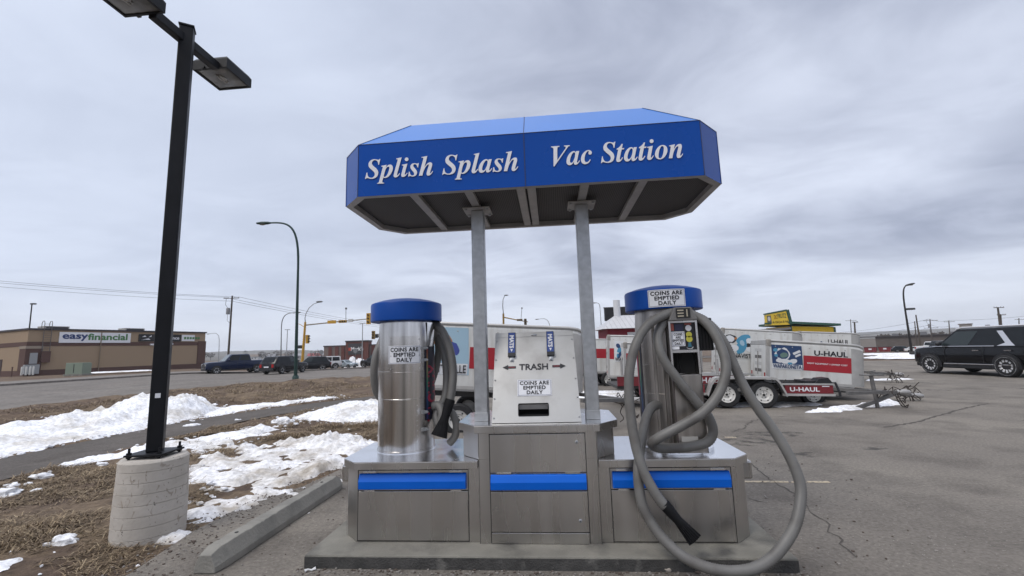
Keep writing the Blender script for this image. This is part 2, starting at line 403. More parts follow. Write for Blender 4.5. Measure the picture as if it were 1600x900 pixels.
# ================================================================== GROUND
LOT_EDGE = [(-4.9, -9), (-3.9, -3.5), (-3.25, -0.9), (-3.22, -0.1), (-3.38, 0.7), (-3.36, 1.5), (-3.08, 2.1), (-2.92, 3.2), (-2.95, 4.2), (-3.2, 6.0), (-4.2, 9.0), (-5.0, 13.0), (-5.0, 30.0)]
LOT = LOT_EDGE + [(6, 39), (16, 35), (24, 30), (31, 26.5), (40, 25), (46, 18), (46, -40), (-9, -40)]
PATH_C = [(-7.7, -12), (-8.1, -6), (-8.45, -1), (-8.75, 3), (-8.88, 5), (-8.85, 7), (-8.6, 8.7), (-7.9, 10.3), (-6.6, 12.2), (-4.6, 15)]
ROAD_NEAR = [(-20.6, -40), (-20.6, 4), (-20.6, 11.6), (-20.5, 14), (-20.3, 17), (-19.3, 20.2), (-16.3, 23.0), (-12.4, 27.2), (-7.5, 33), (0, 40), (12, 49), (30, 62), (70, 90)]
ROAD_FAR = [(-42, -40), (-40, 4), (-38, 27), (-37.4, 31), (-36.8, 36), (-35.4, 39.2), (-31, 41.4), (-27, 45.4), (-22, 50), (-15, 57), (-4, 66), (16, 82), (56, 112)]

def path_dist(x, y): return seg_dist(PATH_C, x, y, False)
def road_x(y):
    for (ax, ay), (bx, by) in zip(ROAD_NEAR, ROAD_NEAR[1:]):
        if ay <= y <= by: return ax + (bx - ax) * (y - ay) / (by - ay)
    return -5
def verge_h(x, y):
    dl = seg_dist(LOT_EDGE, x, y, False)
    if inside(LOT, x, y): dl = -dl
    n1 = noise.fractal(Vector((x * 0.9, y * 0.9, 1.7)), 1.0, 2.0, 4); n2 = noise.fractal(Vector((x * 4.0, y * 4.0, 5.1)), 1.0, 2.0, 3)
    dl += 0.16 * n2 + 0.12 * n1
    k = sstep(-0.05, 0.5, dl)
    z = -0.035 + k * (0.05 + 0.045 * n1 + 0.022 * n2)
    pd = path_dist(x, y) + 0.10 * n2
    z = z * sstep(0.75, 1.05, pd) + (-0.03) * (1 - sstep(0.75, 1.05, pd)) if pd < 1.05 else z
    rd = x - road_x(y)
    z += 0.20 * sstep(-10.5, -13.5, x) * sstep(0.3, 3.0, rd) + 0.08 * n1 * sstep(-10, -13, x)
    z = z * sstep(-0.2, 1.2, rd) - 0.05 * (1 - sstep(-0.2, 1.2, rd))
    return z

# the far terrain and hills, ring by ring
def ring_sheet(radii, seg, zf, a0=0.0, a1=2 * PI):
    mb = MB(); rings = []
    for r in radii:
        ring = []
        for k in range(seg):
            a = a0 + (a1 - a0) * k / seg
            x, y = EYE.x + r * math.sin(a), EYE.y + r * math.cos(a); ring.append((x, y, zf(x, y)))
        rings.append(ring)
    mb.rings(rings, 0, cap=False); return mb
rad_near = [0.5, 10, 20, 30, 36, 42, 48, 54, 62, 72, 86, 104, 125, 150, 170, 200, 260, 330, 400, 470]
struct('ground', ring_sheet(rad_near, 160, lambda x, y: ground_h(x, y) + hill_h(x, y) - 0.07), field_m, smooth=60)
struct('hills', ring_sheet([460, 560, 700, 850, 1000, 1200, 1500, 1800, 2100, 2400, 2600, 2900], 360, lambda x, y: ground_h(x, y) + hill_h(x, y) - 0.3), hill_m, smooth=60)

struct('parking_lot', MB().add([(x, y, 0.0) for x, y in LOT], [tuple(range(len(LOT)))]), asphalt)
def strip(name, A, B, zf, m, n=6, kind=True):
    mb = MB(); v = []; f = []
    for A0, B0 in zip(A, B):
        for k in range(n + 1):
            x = A0[0] + (B0[0] - A0[0]) * k / n; y = A0[1] + (B0[1] - A0[1]) * k / n; v.append((x, y, zf(x, y)))
    for i in range(len(A) - 1):
        for k in range(n): f.append((i * (n + 1) + k, (i + 1) * (n + 1) + k, (i + 1) * (n + 1) + k + 1, i * (n + 1) + k + 1))
    mb.add(v, f); return struct(name, mb, m)
pc = catmull([(x, y, 0) for x, y in PATH_C], 6)
pl, pr = [], []
for i, p in enumerate(pc):
    d = (pc[min(i + 1, len(pc) - 1)] - pc[max(i - 1, 0)]).normalized(); n_ = Vector((-d.y, d.x, 0))
    w = 0.86 + 0.10 * noise.noise(Vector((i * 0.6, 0, 3)))
    pl.append(p + n_ * w); pr.append(p - n_ * w)
strip('footpath', pl, pr, lambda x, y: 0.004, path_asphalt, 3)
def dense(poly, n=4):
    o = []
    for a, b in zip(poly, poly[1:]):
        for k in range(n): o.append((a[0] + (b[0] - a[0]) * k / n, a[1] + (b[1] - a[1]) * k / n))
    o.append(poly[-1]); return o
RN, RF = dense(ROAD_NEAR), dense(ROAD_FAR)
strip('road', RN, RF, lambda x, y: ground_h(x, y) - 0.01, road_asphalt, 10)
def offset(A, B, d0):
    o = []
    for a, b in zip(A, B):
        L = math.hypot(b[0] - a[0], b[1] - a[1]); o.append((b[0] + (b[0] - a[0]) / L * d0, b[1] + (b[1] - a[1]) / L * d0))
    return o
kerb = MB(); K0, K1 = offset(RN, RF, 0.0), offset(RN, RF, 0.25)
for (a, b, c, d) in zip(K0, K0[1:], K1, K1[1:]):
    z0, z1 = ground_h(*a), ground_h(*b)
    kerb.add([(a[0], a[1], z0 - .05), (b[0], b[1], z1 - .05), (b[0], b[1], z1 + .13), (a[0], a[1], z0 + .13), (c[0], c[1], z0 + .13), (d[0], d[1], z1 + .13), (c[0], c[1], z0 - .05), (d[0], d[1], z1 - .05)],
             [(0, 1, 2, 3), (3, 2, 5, 4), (4, 5, 7, 6)])
struct('kerb', kerb, walk_conc)
strip('pavement', offset(RN, RF, 0.25), offset(RN, RF, 7.5), lambda x, y: ground_h(x, y) + 0.126, walk_conc, 3)
# worn lane lines on the road
for fr, nm in ((0.30, 'lane_marking'), (0.66, 'lane_marking')):
    A = [(a[0] + (b[0] - a[0]) * fr, a[1] + (b[1] - a[1]) * fr) for a, b in zip(RN, RF)]; B = [(a[0] + (b[0] - a[0]) * (fr + 0.007), a[1] + (b[1] - a[1]) * (fr + 0.007)) for a, b in zip(RN, RF)]
    strip(nm, A, B, lambda x, y: ground_h(x, y) - 0.004, mat('worn lane paint', (0.22, 0.21, 0.195), 0.9, 0, 0.3, 1.5), 1)

# near verge: lumpy dead grass and mud between the lot and the road
STEP = 0.11
vx0, vx1, vy0, vy1 = -21.2, -2.3, -7.0, 31.0
nx, ny = int((vx1 - vx0) / STEP), int((vy1 - vy0) / STEP)
VH = {}
vv = []; idx = {}; ff = []
for j in range(ny + 1):
    for i in range(nx + 1):
        x, y = vx0 + i * STEP, vy0 + j * STEP
        if x < road_x(y) - 0.5: continue
        if x > -2.6 and inside(LOT, x, y) and seg_dist(LOT_EDGE, x, y, False) > 0.5: continue
        idx[(i, j)] = len(vv); vv.append((x, y, verge_h(x, y)))
for j in range(ny):
    for i in range(nx):
        q = [(i, j), (i + 1, j), (i + 1, j + 1), (i, j + 1)]
        if all(k in idx for k in q): ff.append(tuple(idx[k] for k in q))
verge = MB(); verge.add(vv, ff)
struct('grass_verge', verge, field_m, smooth=80)

# ------------------------------------------------------------------ snow
SNOW_MASKS = []
def snow(name, label, poly, hmax, step, base, peaks=(), rough=0.35, edge=0.45, wob=0.22, m=None, group=None, fine=1.0):
    xs = [p[0] for p in poly]; ys = [p[1] for p in poly]
    x0, x1, y0, y1 = min(xs) - .4, max(xs) + .4, min(ys) - .4, max(ys) + .4
    sd = (xs[0] * 1.37 + ys[0] * .71) % 17
    nx, ny = int((x1 - x0) / step) + 1, int((y1 - y0) / step) + 1; H = {}
    for j in range(ny + 1):
        for i in range(nx + 1):
            x, y = x0 + i * step, y0 + j * step
            d = seg_dist(poly, x, y) * (1 if inside(poly, x, y) else -1)
            v = Vector((x, y, sd))
            d += wob * noise.fractal(v * (0.8 / max(edge, .2)), 1.0, 2.0, 4)
            n = noise.fractal(v * 2.3, 1.0, 2.0, 4); n2 = abs(noise.fractal(v * 5.5 * fine, 0.9, 2.1, 4))
            h = hmax * sstep(-0.02, edge, d) * (0.75 + rough * n) - 0.012
            for (px_, py_, pr_, ph_) in peaks:
                dd = math.hypot(x - px_, y - py_) / pr_
                h += ph_ * max(0, 1 - dd * dd) ** 1.5 * (0.85 + 0.3 * n) * sstep(-0.1, 0.2, d)
            h += min(h, 0.35) * rough * 0.75 * (n2 - 0.25) + (0.014 * rough * noise.noise(v * 13.0) if step < .09 else 0) if h > 0 else 0
            if d < -0.02: h = -0.02
            H[(i, j)] = (x, y, h)
    idx = {}; v = []; f = []
    for j in range(ny):
        for i in range(nx):
            q = [(i, j), (i + 1, j), (i + 1, j + 1), (i, j + 1)]
            if max(H[k][2] for k in q) <= 0.0: continue
            face = []
            for k in q:
                if k not in idx:
                    x, y, h = H[k]; idx[k] = len(v); v.append((x, y, base(x, y) + h))
                face.append(idx[k])
            f.append(tuple(face))
    mb = MB(); mb.add(v, f)
    SNOW_MASKS.append(poly)
    return solo(name, mb, m or snow_m, label, 'snow', group, smooth=80)
flat = lambda x, y: 0.0
SG = 'melting snow patches on the verge'
snow('snow_bank', 'long ploughed snow bank beyond the footpath, highest just behind the lamp pole', [(-9.75, 2.0), (-9.75, 3.7), (-9.75, 5.1), (-9.7, 6.5), (-9.85, 8.4), (-10.4, 10.3), (-11.6, 11.0), (-12.6, 9.6), (-13.0, 7.6), (-12.8, 5.6), (-12.4, 3.4), (-12, 0.5), (-10.2, 0.2)], 0.14, 0.08, verge_h,
     [(-11.2, 8.9, 1.4, 0.46), (-11.6, 7.6, 1.3, 0.24), (-11.4, 6.5, 1.4, 0.10), (-11.3, 9.9, 0.9, 0.14)], 0.62, 0.55, group=SG)
snow('snow_patch', 'thin long tongue of snow along the far side of the footpath behind the pole', [(-9.7, 8.3), (-9.3, 9.8), (-8.7, 11.6), (-7.9, 13.2), (-8.6, 13.6), (-9.8, 12.0), (-10.8, 10.3), (-10.6, 9.0)], 0.07, 0.08, verge_h, (), 0.5, 0.3, group=SG)
snow('snow_bank', 'rounded snow bank beyond the footpath, half hidden by the left vacuum canister', [(-6.7, 7.6), (-7.0, 9.3), (-6.7, 10.8), (-5.4, 10.7), (-3.9, 9.6), (-3.7, 7.6), (-4.3, 6.9), (-5.3, 6.9)], 0.16, 0.07, verge_h, [(-5.0, 8.6, 1.8, 0.14)], 0.5, 0.6, group=SG)
snow('snow_patch', 'broad lumpy snow patch on the grass beside the concrete wheel stop', [(-5.35, 2.9), (-5.35, 3.6), (-5.5, 4.9), (-4.6, 5.1), (-3.6, 5.0), (-2.9, 4.6), (-2.75, 3.4), (-2.72, 2.4), (-2.78, 1.75), (-3.05, 1.2), (-3.5, 0.85), (-3.95, 1.1), (-4.0, 1.8), (-4.95, 2.4)], 0.052, 0.045, verge_h,
     [(-4.0, 4.6, 0.6, 0.12), (-3.45, 4.3, 0.6, 0.08), (-4.6, 4.7, 0.5, 0.05)], 1.3, 0.32, 1.0, m=snow_dirty, group=SG)
snow('snow_patch', 'flat crusty snow patch on the grass just behind the round footing', [(-8.1, 3.4), (-8.2, 4.1), (-7.6, 4.9), (-7.2, 5.9), (-6.6, 6.9), (-6.0, 6.2), (-5.9, 5.0), (-6.1, 4.1), (-6.8, 3.9), (-7.3, 3.3)], 0.05, 0.05, verge_h, [(-6.5, 5.9, 0.5, 0.08), (-6.9, 5.2, 0.5, 0.05)], 1.1, 0.3, 0.7, group=SG)
snow('snow_patch', 'small dirty slab of snow against the round concrete footing', [tuple(on_z(*q)[:2]) for q in ((240, 851), (238, 838), (262, 826), (286, 822), (304, 830), (290, 846), (264, 853))], 0.07, 0.025, verge_h, (), 0.9, 0.12, 0.14, m=snow_dirty, group=SG)
snow('snow_patch', 'thin white snow streak on the dead grass at the lower left corner', [(-4.95, -0.35), (-4.95, 0.0), (-4.45, 0.1), (-4.2, -0.2), (-4.6, -0.45)], 0.035, 0.03, verge_h, (), 0.8, 0.12, 0.14, group=SG)
LOTS = 'snow left on the asphalt round the trailers'
snow('snow_patch', 'narrow ridge of snow on the asphalt under the trailer couplings', [(5.6, 7.25), (6.4, 7.75), (7.4, 8.35), (8.5, 8.75), (9.0, 8.75), (8.7, 8.3), (7.6, 7.85), (6.6, 7.3)], 0.075, 0.05, flat, [(8.1, 8.35, 0.6, 0.05)], 0.8, 0.25, 0.18, group=LOTS)
snow('snow_patch', 'flat snow under the wheels of the red flatbed trailer', [(3.4, 8.5), (3.9, 9.6), (5.4, 9.5), (6.6, 9.2), (7.3, 8.8), (6.7, 8.35), (5.9, 8.15), (5.0, 8.3)], 0.05, 0.06, flat, (), 0.4, 0.3, group=LOTS)
snow('snow_patch', 'snow strip on the asphalt right of the trash bin, under the trailers', [(0.2, 11.3), (0.4, 13.0), (1.8, 13.2), (3.4, 12.8), (3.8, 11.6), (2.2, 11.0)], 0.12, 0.09, flat, (), 0.4, 0.4, group=LOTS)
FARS = 'snow strips at the far edge of the lot'
fs = lambda x, y: ground_h(x, y)
snow('snow_bank', 'small snow heap at the far edge of the lot ahead of the black car', [(25.5, 34.0), (27.0, 37.5), (31, 36.0), (31.5, 31), (28.5, 30.5)], 0.14, 0.3, fs, [(27.4, 34.3, 1.9, 0.22)], 0.5, 0.9, 0.5, group=FARS)
snow('snow_strip', 'long flat snow strip beyond the leaning street lamp, in front of the brown warehouse', [(34, 50), (36, 62), (50, 56), (56, 44), (48, 40), (40, 44)], 0.22, 0.6, fs, (), 0.3, 1.0, 0.8, group=FARS)
snow('snow_strip', 'little streak of snow on the asphalt behind the trailer jack', [(12.2, 14.8), (12.6, 15.6), (14.3, 15.5), (14.2, 14.9)], 0.06, 0.1, flat, (), 0.3, 0.3, group=FARS)

# loose snow clumps
CL = 'loose snow clumps on the grass'
clump_list = [(10, 769, 0.17, 'largest snow clump on the grass, at the left edge beside the path'), (66, 742, 0.13, 'oblong snow clump lying on the footpath edge left of the footing'),
              (18, 756, 0.09, 'small snow clump just behind the largest one at the left edge'), (45, 752, 0.06, 'tiny snow clump between two larger ones on the path edge'), (160, 724, 0.07, 'lone snow clump on dark asphalt just left of the footing'),
              (57, 765, 0.06, 'tiny snow clump on the grass in front of the oblong one'), (99, 848, 0.10, 'flat snow clump on the grass left of the concrete footing'), (403, 673, 0.10, 'small round snow clump on the grass behind the wheel stop'),
              (442, 659, 0.20, 'big snow clump on the footpath edge near the left canister'), (444, 674, 0.05, 'tiny snow clump in front of the big one on the path edge'), (372, 653, 0.10, 'snow clump at the foot of the tongue of snow along the path'),
              (455, 659, 0.09, 'small snow clump touching the right of the big one by the path'), (335, 632, 0.10, 'pale snow clump right of the snow bank peak'), (300, 662, 0.16, 'snow clump on the grass just right of the lamp pole, by the path')]
for k, (px_, py_, r_, lab) in enumerate(clump_list):
    p = on_z(px_, py_ + 2, 0.02); z = verge_h(p.x, p.y); mb = MB()
    rr = random.Random(k)
    for q in range(3):
        s_ = 1.0 if q == 0 else rr.uniform(.4, .7)
        mb.sphere((p.x + (0 if q == 0 else rr.uniform(-.8, .8) * r_), p.y + (0 if q == 0 else rr.uniform(-.5, .5) * r_), z + r_ * .12), (r_ * s_, r_ * s_ * .7, r_ * s_ * .45), 14, 10, 0, 0.7, k * 3.1 + q)
    solo('snow_clump', mb, snow_m, lab, 'snow', CL, smooth=60)

# ------------------------------------------------------------------ dead grass blades (uncountable)
gm = bpy.data.materials.new('dead grass blades'); gm.use_nodes = True
t_ = gm.node_tree; b_ = t_.nodes['Principled BSDF']; b_.inputs['Roughness'].default_value = 0.85
gi = t_.nodes.new('ShaderNodeNewGeometry'); cr = t_.nodes.new('ShaderNodeValToRGB')
for pos, c in ((0.0, (0.080, 0.055, 0.037)), (0.45, (0.165, 0.118, 0.073)), (0.8, (0.28, 0.21, 0.13)), (1.0, (0.40, 0.32, 0.21))):
    e = cr.color_ramp.elements.new(pos) if pos not in (0.0, 1.0) else cr.color_ramp.elements[0 if pos == 0 else -1]; e.color = (*c, 1)
t_.links.new(gi.outputs['Random Per Island'], cr.inputs[0]); t_.links.new(cr.outputs[0], b_.inputs['Base Color'])
grs = MB(); rg = random.Random(3)
def in_snow(x, y):
    return any(inside(p, x, y) for p in SNOW_MASKS[:7])
n_bl = 0
while n_bl < 70000:
    t = rg.random()
    if t < 0.62: x, y = rg.uniform(-8.0, -2.9), rg.uniform(-2.2, 6.5)
    elif t < 0.80: x, y = rg.uniform(-10, -3), rg.uniform(5, 14)
    else: x, y = rg.uniform(-17, -9), rg.uniform(2, 20)
    cl_ = noise.fractal(Vector((x * 1.3, y * 1.3, 9.0)), 1.0, 2.0, 4)
    if cl_ < rg.uniform(-0.45, 0.25): continue
    if inside(LOT, x, y) or path_dist(x, y) < 0.92 or seg_dist(LOT_EDGE, x, y, False) < rg.uniform(0.0, 0.45): continue
    if in_snow(x, y) and rg.random() < 0.97: continue
    dist = math.hypot(x - EYE.x, y - EYE.y); s_ = rg.uniform(0.6, 1.25) * (1 + 0.05 * dist)
    z = verge_h(x, y) if False else None
    a = rg.gauss(0.6, 1.2); L = rg.uniform(.05, .15) * s_; hgt = rg.uniform(0.008, 0.045) * s_ * (0.6 + max(0, cl_)); w = 0.0030 * s_
    dx, dy = math.cos(a), math.sin(a); nx_, ny_ = -dy * w, dx * w
    grs.add([(x - nx_, y - ny_, 0), (x + nx_, y + ny_, 0), (x + dx * L * .5 + nx_ * .8, y + dy * L * .5 + ny_ * .8, hgt), (x + dx * L * .5 - nx_ * .8, y + dy * L * .5 - ny_ * .8, hgt), (x + dx * L, y + dy * L, hgt * .75)],
            [(0, 1, 2, 3), (3, 2, 4)])
    n_bl += 1
# sit the blades on the verge using its sampled heights
def vgrid(x, y):
    i, j = int((x - vx0) / STEP), int((y - vy0) / STEP); k = idx_v.get((i, j))
    return vv[k][2] if k is not None else 0.0
idx_v = idx
for b0 in range(0, len(grs.v), 5):
    z = vgrid(grs.v[b0][0], grs.v[b0][1])
    for k in range(5):
        p = grs.v[b0 + k]; grs.v[b0 + k] = (p[0], p[1], p[2] + z - 0.004)
o = grs.build('dead_grass', gm); tag(o, 'matted straw coloured dead grass on the verge left of the lot', 'grass', None, 'stuff')
crumbs = MB(); rg = random.Random(21)
for poly in SNOW_MASKS[:7]:
    per = sum(math.hypot(b[0] - a[0], b[1] - a[1]) for a, b in zip(poly, poly[1:] + poly[:1]))
    for _ in range(int(per * 16)):
        i = rg.randrange(len(poly)); a, b = poly[i], poly[(i + 1) % len(poly)]; u = rg.random(); k = min(1.0, math.hypot(b[0] - a[0], b[1] - a[1]) / 1.2)
        if rg.random() > k: continue
        x, y = a[0] + (b[0] - a[0]) * u + rg.gauss(0, .22), a[1] + (b[1] - a[1]) * u + rg.gauss(0, .22)
        if inside(LOT, x, y): continue
        r_ = rg.uniform(.008, .03) * (1.9 if rg.random() < .10 else 1)
        crumbs.sphere((x, y, vgrid(x, y) + r_ * .4), (r_ * rg.uniform(.8, 1.6), r_ * rg.uniform(.8, 1.3), r_ * .7), 6, 4, 0, .7, rg.random() * 9)
o = crumbs.build('snow_crumbs', snow_m); tag(o, 'scattered crumbs of snow round the edges of the snow patches', 'snow', None, 'stuff')

# gravel along the edge of the lot and round the pad
gv = MB(); rg = random.Random(11)
for _ in range(2600):
    t = rg.random()
    if t < 0.55:
        i = rg.randrange(1, 9); a, b = LOT_EDGE[i], LOT_EDGE[i + 1]; u = rg.random()
        x, y = a[0] + (b[0] - a[0]) * u + rg.gauss(0.12, 0.25), a[1] + (b[1] - a[1]) * u + rg.gauss(0, 0.1)
    elif t < 0.8: x, y = rg.uniform(-1.9, 1.9), -abs(rg.gauss(0.0, 0.12)) - 0.01
    else: x, y = rg.uniform(-3.2, 3.6), rg.uniform(-1.2, 3.5)
    if abs(x) < 1.86 and 0 < y < 1.4: continue
    r_ = rg.uniform(0.004, 0.011) * (1.6 if rg.random() < 0.05 else 1)
    gv.sphere((x, y, r_ * .45), (r_ * rg.uniform(.8, 1.4), r_ * rg.uniform(.8, 1.3), r_ * .7), 5, 3, rg.randrange(2), 0.5, rg.random() * 9)
o = gv.build('gravel', [mat('pale grit', (0.24, 0.22, 0.20), 0.9), mat('brown grit', (0.10, 0.078, 0.065), 0.9)]); tag(o, 'loose grit scattered along the edge of the asphalt and the pad', 'gravel', None, 'stuff')
p = on_z(1044, 893); solo('stone', MB().sphere((p.x, p.y, 0.012), (0.028, 0.02, 0.017), 12, 8, 0, 0.5, 3.0), mat('pale stone', (0.36, 0.32, 0.28), 0.8), 'single pale pebble on the asphalt just in front of the concrete pad', 'stone', smooth=60)
p = on_z(484, 893); lt = MB(); lt.tube([p + Vector(v) for v in ((-.03, -.02, .012), (-.012, -.005, .018), (0.01, .004, .008), (.036, .022, .014))], [.012, .006, .007, .013], 6)
solo('litter', lt, mat('white plastic scrap', (0.72, 0.72, 0.72), 0.5), 'scrap of white plastic on the asphalt at the left front corner of the pad', 'litter', smooth=50)

# old oil drips and damp blotches, thin sheets lying on the lot
st_m = bpy.data.materials.new('oil stain'); st_m.use_nodes = True; t_ = st_m.node_tree; b_ = t_.nodes['Principled BSDF']; b_.inputs['Base Color'].default_value = (.075, .068, .060, 1); b_.inputs['Roughness'].default_value = .7
co = t_.nodes.new('ShaderNodeTexCoord'); n_ = t_.nodes.new('ShaderNodeTexNoise'); n_.inputs['Scale'].default_value = 5; n_.inputs['Detail'].default_value = 7; mr_ = t_.nodes.new('ShaderNodeMapRange'); mr_.inputs[1].default_value = .47; mr_.inputs[2].default_value = .66; mr_.inputs[4].default_value = .62
t_.links.new(co.outputs['Object'], n_.inputs['Vector']); t_.links.new(n_.outputs[0], mr_.inputs[0]); t_.links.new(mr_.outputs[0], b_.inputs['Alpha'])
rg = random.Random(77); v = []; sm_ = MB()
for k in range(34):
    x, y = rg.uniform(2.6, 15), rg.uniform(-1.5, 15)
    if 3 < x < 10 and y > 7: continue
    r_ = rg.uniform(.12, .5); pts = [(x + r_ * (1 + .5 * noise.noise(Vector((math.cos(a) * 1.5, math.sin(a) * 1.5, k)))) * math.cos(a) * 1.5, y + r_ * (1 + .5 * noise.noise(Vector((math.cos(a) * 1.5, math.sin(a) * 1.5, k + 40)))) * math.sin(a), .0016 + k * .00003) for a in [2 * PI * i / 20 for i in range(20)]]
    sm_.add(pts, [tuple(range(20))])
o = sm_.build('oil_stains', st_m); o['kind'] = 'structure'

# cracks and paint on the lot
crack_m = mat('crack', (0.075, 0.066, 0.058), 0.95)
def crack(pts, w, seed):
    rr = random.Random(seed); P = []
    for a, b in zip(pts, pts[1:]):
        n = max(2, int(math.hypot(b[0] - a[0], b[1] - a[1]) / 0.07))
        for k in range(n): P.append((a[0] + (b[0] - a[0]) * k / n + rr.gauss(0, .018), a[1] + (b[1] - a[1]) * k / n + rr.gauss(0, .018)))
    mb = MB(); v = []; f = []
    for i, (x, y) in enumerate(P):
        a = P[max(0, i - 1)]; b = P[min(len(P) - 1, i + 1)]; L = math.hypot(b[0] - a[0], b[1] - a[1]) or 1; ww = w * rr.uniform(.3, 1.1) * (0.15 if i in (0, len(P) - 1) else 1)
        nx_, ny_ = -(b[1] - a[1]) / L * ww, (b[0] - a[0]) / L * ww; v += [(x + nx_, y + ny_, .004), (x - nx_, y - ny_, .004)]
        if i: f.append((2 * i - 2, 2 * i - 1, 2 * i + 1, 2 * i))
    mb.add(v, f); struct('pavement_crack', mb, crack_m)
W = lambda *p: tuple(on_z(*p)[:2])
crack([W(1158, 705), W(1168, 722), W(1186, 735), W(1205, 752), W(1235, 768), W(1262, 792), W(1292, 820), W(1320, 850), W(1345, 880)], 0.011, 1)
crack([W(1140, 676), W(1165, 668), W(1172, 659), W(1200, 652), W(1240, 650)], 0.018, 2)
crack([W(1168, 779), W(1185, 783), W(1196, 787)], 0.008, 3)
crack([W(1380, 668), W(1430, 660), W(1500, 640), W(1545, 630)], 0.03, 4)
paint = mat('worn cream line paint', (0.46, 0.38, 0.27), 0.85, 0, 0.15, 14, col2=(0.16, 0.145, 0.13), c2scale=26, c2lo=0.52, c2hi=0.6)
def line(a, b, w):
    a, b = Vector((*a, 0)), Vector((*b, 0)); d = (b - a).normalized(); n = Vector((-d.y, d.x, 0)) * w / 2; z = Vector((0, 0, .004))
    struct('road_marking', MB().add([a + n + z, b + n + z, b - n + z, a - n + z], [(0, 1, 2, 3)]), paint)
line((2.0, 2.17), W(1296, 753.5), 0.065)
line(W(1133, 683.5), W(1150, 683.5), 0.09)

# ================================================================== FAR BUILDINGS
brick_tan = mat('tan brick', (0.33, 0.245, 0.165), 0.9, 0, 0.14, 9.0, 0.3, 14, stretch=(1, 1, 5))
brick_brown = mat('brown brick', (0.105, 0.060, 0.050), 0.9, 0, 0.16, 9.0, 0.3, 14, stretch=(1, 1, 5))
dark_cap = mat('dark metal coping', (0.045, 0.04, 0.045), 0.6)
def local_hit(root_loc, yaw, px_, py_, yl=0.0):
    """where the bearing of a pixel meets the wall plane y = yl of a building's local frame: (x, z)"""
    d = ray(px_, py_); c, s_ = math.cos(-yaw), math.sin(-yaw); e = EYE - Vector(root_loc)
    E_ = Vector((c * e.x - s_ * e.y, s_ * e.x + c * e.y, e.z)); D_ = Vector((c * d.x - s_ * d.y, s_ * d.x + c * d.y, d.z))
    t = (yl - E_.y) / D_.y; p = E_ + D_ * t; return p.x, p.z
def put_text(body, size, m, parent, x, y, z, bold=0.0, sx=1.0, name='lettering', depth=0.01, spacing=1.0, tilt=0.0, fit=None):
    """lettering upright on a face that looks along local -y, centred at x, z"""
    mb = text_mb(body, size, bold, depth, 'CENTER', sx, spacing)
    if fit:
        xs = [p[0] for p in mb.v]; ys = [p[1] for p in mb.v]; kx = fit[0] / (max(xs) - min(xs)); ky = fit[1] / (max(ys) - min(ys)); cx_ = (max(xs) + min(xs)) / 2
        mb.v = [((p[0] - cx_) * kx, p[1] * ky, p[2]) for p in mb.v]
    M = Matrix.Translation((x, y, z)) @ Matrix.Rotation(R(90), 4, 'X') @ Matrix.Rotation(tilt, 4, 'Z')
    return mb.xf(M).build(name, m, parent)

# ---- tan brick shop across the road
BL = Vector((-67.5, 48.2, 0.12)); BY = math.atan2(69.1 - 48.2, -60.7 + 67.5)
b = thing('brick_building', 'long low tan brick shop with dark bands and a wide white sign across the road', 'building', BL, (0, 0, BY))
LB, DB, HB = 22.4, 16.0, 6.0
MB().box(0, LB, 0, DB, -.6, HB).build('wall', brick_tan, b)
bd = MB(); bd.box(-.05, LB + .05, -.05, DB, 3.9, 4.45); bd.box(-.05, LB + .05, -.05, DB, -.6, .75); bd.box(-.12, 1.5, -.12, 1.5, .75, 3.9); bd.box(LB - 1.2, LB + .12, -.12, 1.5, .75, 4.6)
bd.build('brick_band', brick_brown, b)
for x in (7.6, 15.2): MB().tube([(x, -.16, 5.9), (x, -.16, .2)], .06, 8).build('downpipe', mat('tan downpipe', (.22, .17, .12), .6), b)
MB().box(-.16, 1.6, -.16, 1.6, 3.55, 3.9).build('pilaster_capital', mat('pale stone trim', (0.30, 0.25, 0.20), 0.9), b)
MB().box(-.15, LB + .15, -.15, DB + .1, HB, HB + .22).build('roof_coping', dark_cap, b)
def wall_sign(px0, px1, py0, py1, m, nm, parent=b, loc=BL, yaw=BY, yl=-0.12):
    x0, z1 = local_hit(loc, yaw, px0, py0, yl); x1, _ = local_hit(loc, yaw, px1, py0, yl); _, z0 = local_hit(loc, yaw, (px0 + px1) / 2, py1, yl)
    _, zt = local_hit(loc, yaw, (px0 + px1) / 2, py0, yl)
    o = MB().box(x0, x1, yl, -.004, z0, zt).build(nm, m, parent); return o, x0, x1, z0, zt
so, x0, x1, z0, z1 = wall_sign(93.5, 205, 519.6, 535.6, sign_white, 'shop_sign')
w_ = x1 - x0; zc_ = (z0 + z1) / 2
put_text('easy', 1.0, mat('blue sign lettering', (0.02, 0.045, 0.16), 0.5), so, x0 + w_ * .205, -.135, zc_ - .02, .03, name='lettering', fit=(w_ * .335, 0.92))
put_text('financial', 1.0, mat('green sign lettering', (0.07, 0.20, 0.07), 0.5), so, x0 + w_ * .66, -.135, zc_ + .12, .03, name='lettering', fit=(w_ * .58, 0.95))
so, x0, x1, z0, z1 = wall_sign(217.5, 283.5, 522.5, 533.6, mat('black sign face', (0.012, 0.012, 0.014), 0.4), 'shop_sign')
put_text('insurance', 1.0, sign_white, so, x0 + (x1 - x0) * .72, -.135, (z0 + z1) / 2, .02, fit=((x1 - x0) * .46, .5))
mk = MB(); mk.prism([(x0 + .3, z0 + .2), (x0 + .9, z0 + .3), (x0 + 1.6, z0 + .25), (x0 + 1.3, z0 + .5)], -.14, -.121, 'y'); mk.prism([(x0 + .4, z1 - .45), (x0 + .8, z1 - .2), (x0 + 1.0, z1 - .4)], -.14, -.121, 'y'); mk.prism([(x0 + 1.3, z1 - .45), (x0 + 1.7, z1 - .15), (x0 + 1.7, z1 - .4)], -.14, -.121, 'y')
mk.build('emblem', sign_white, so)
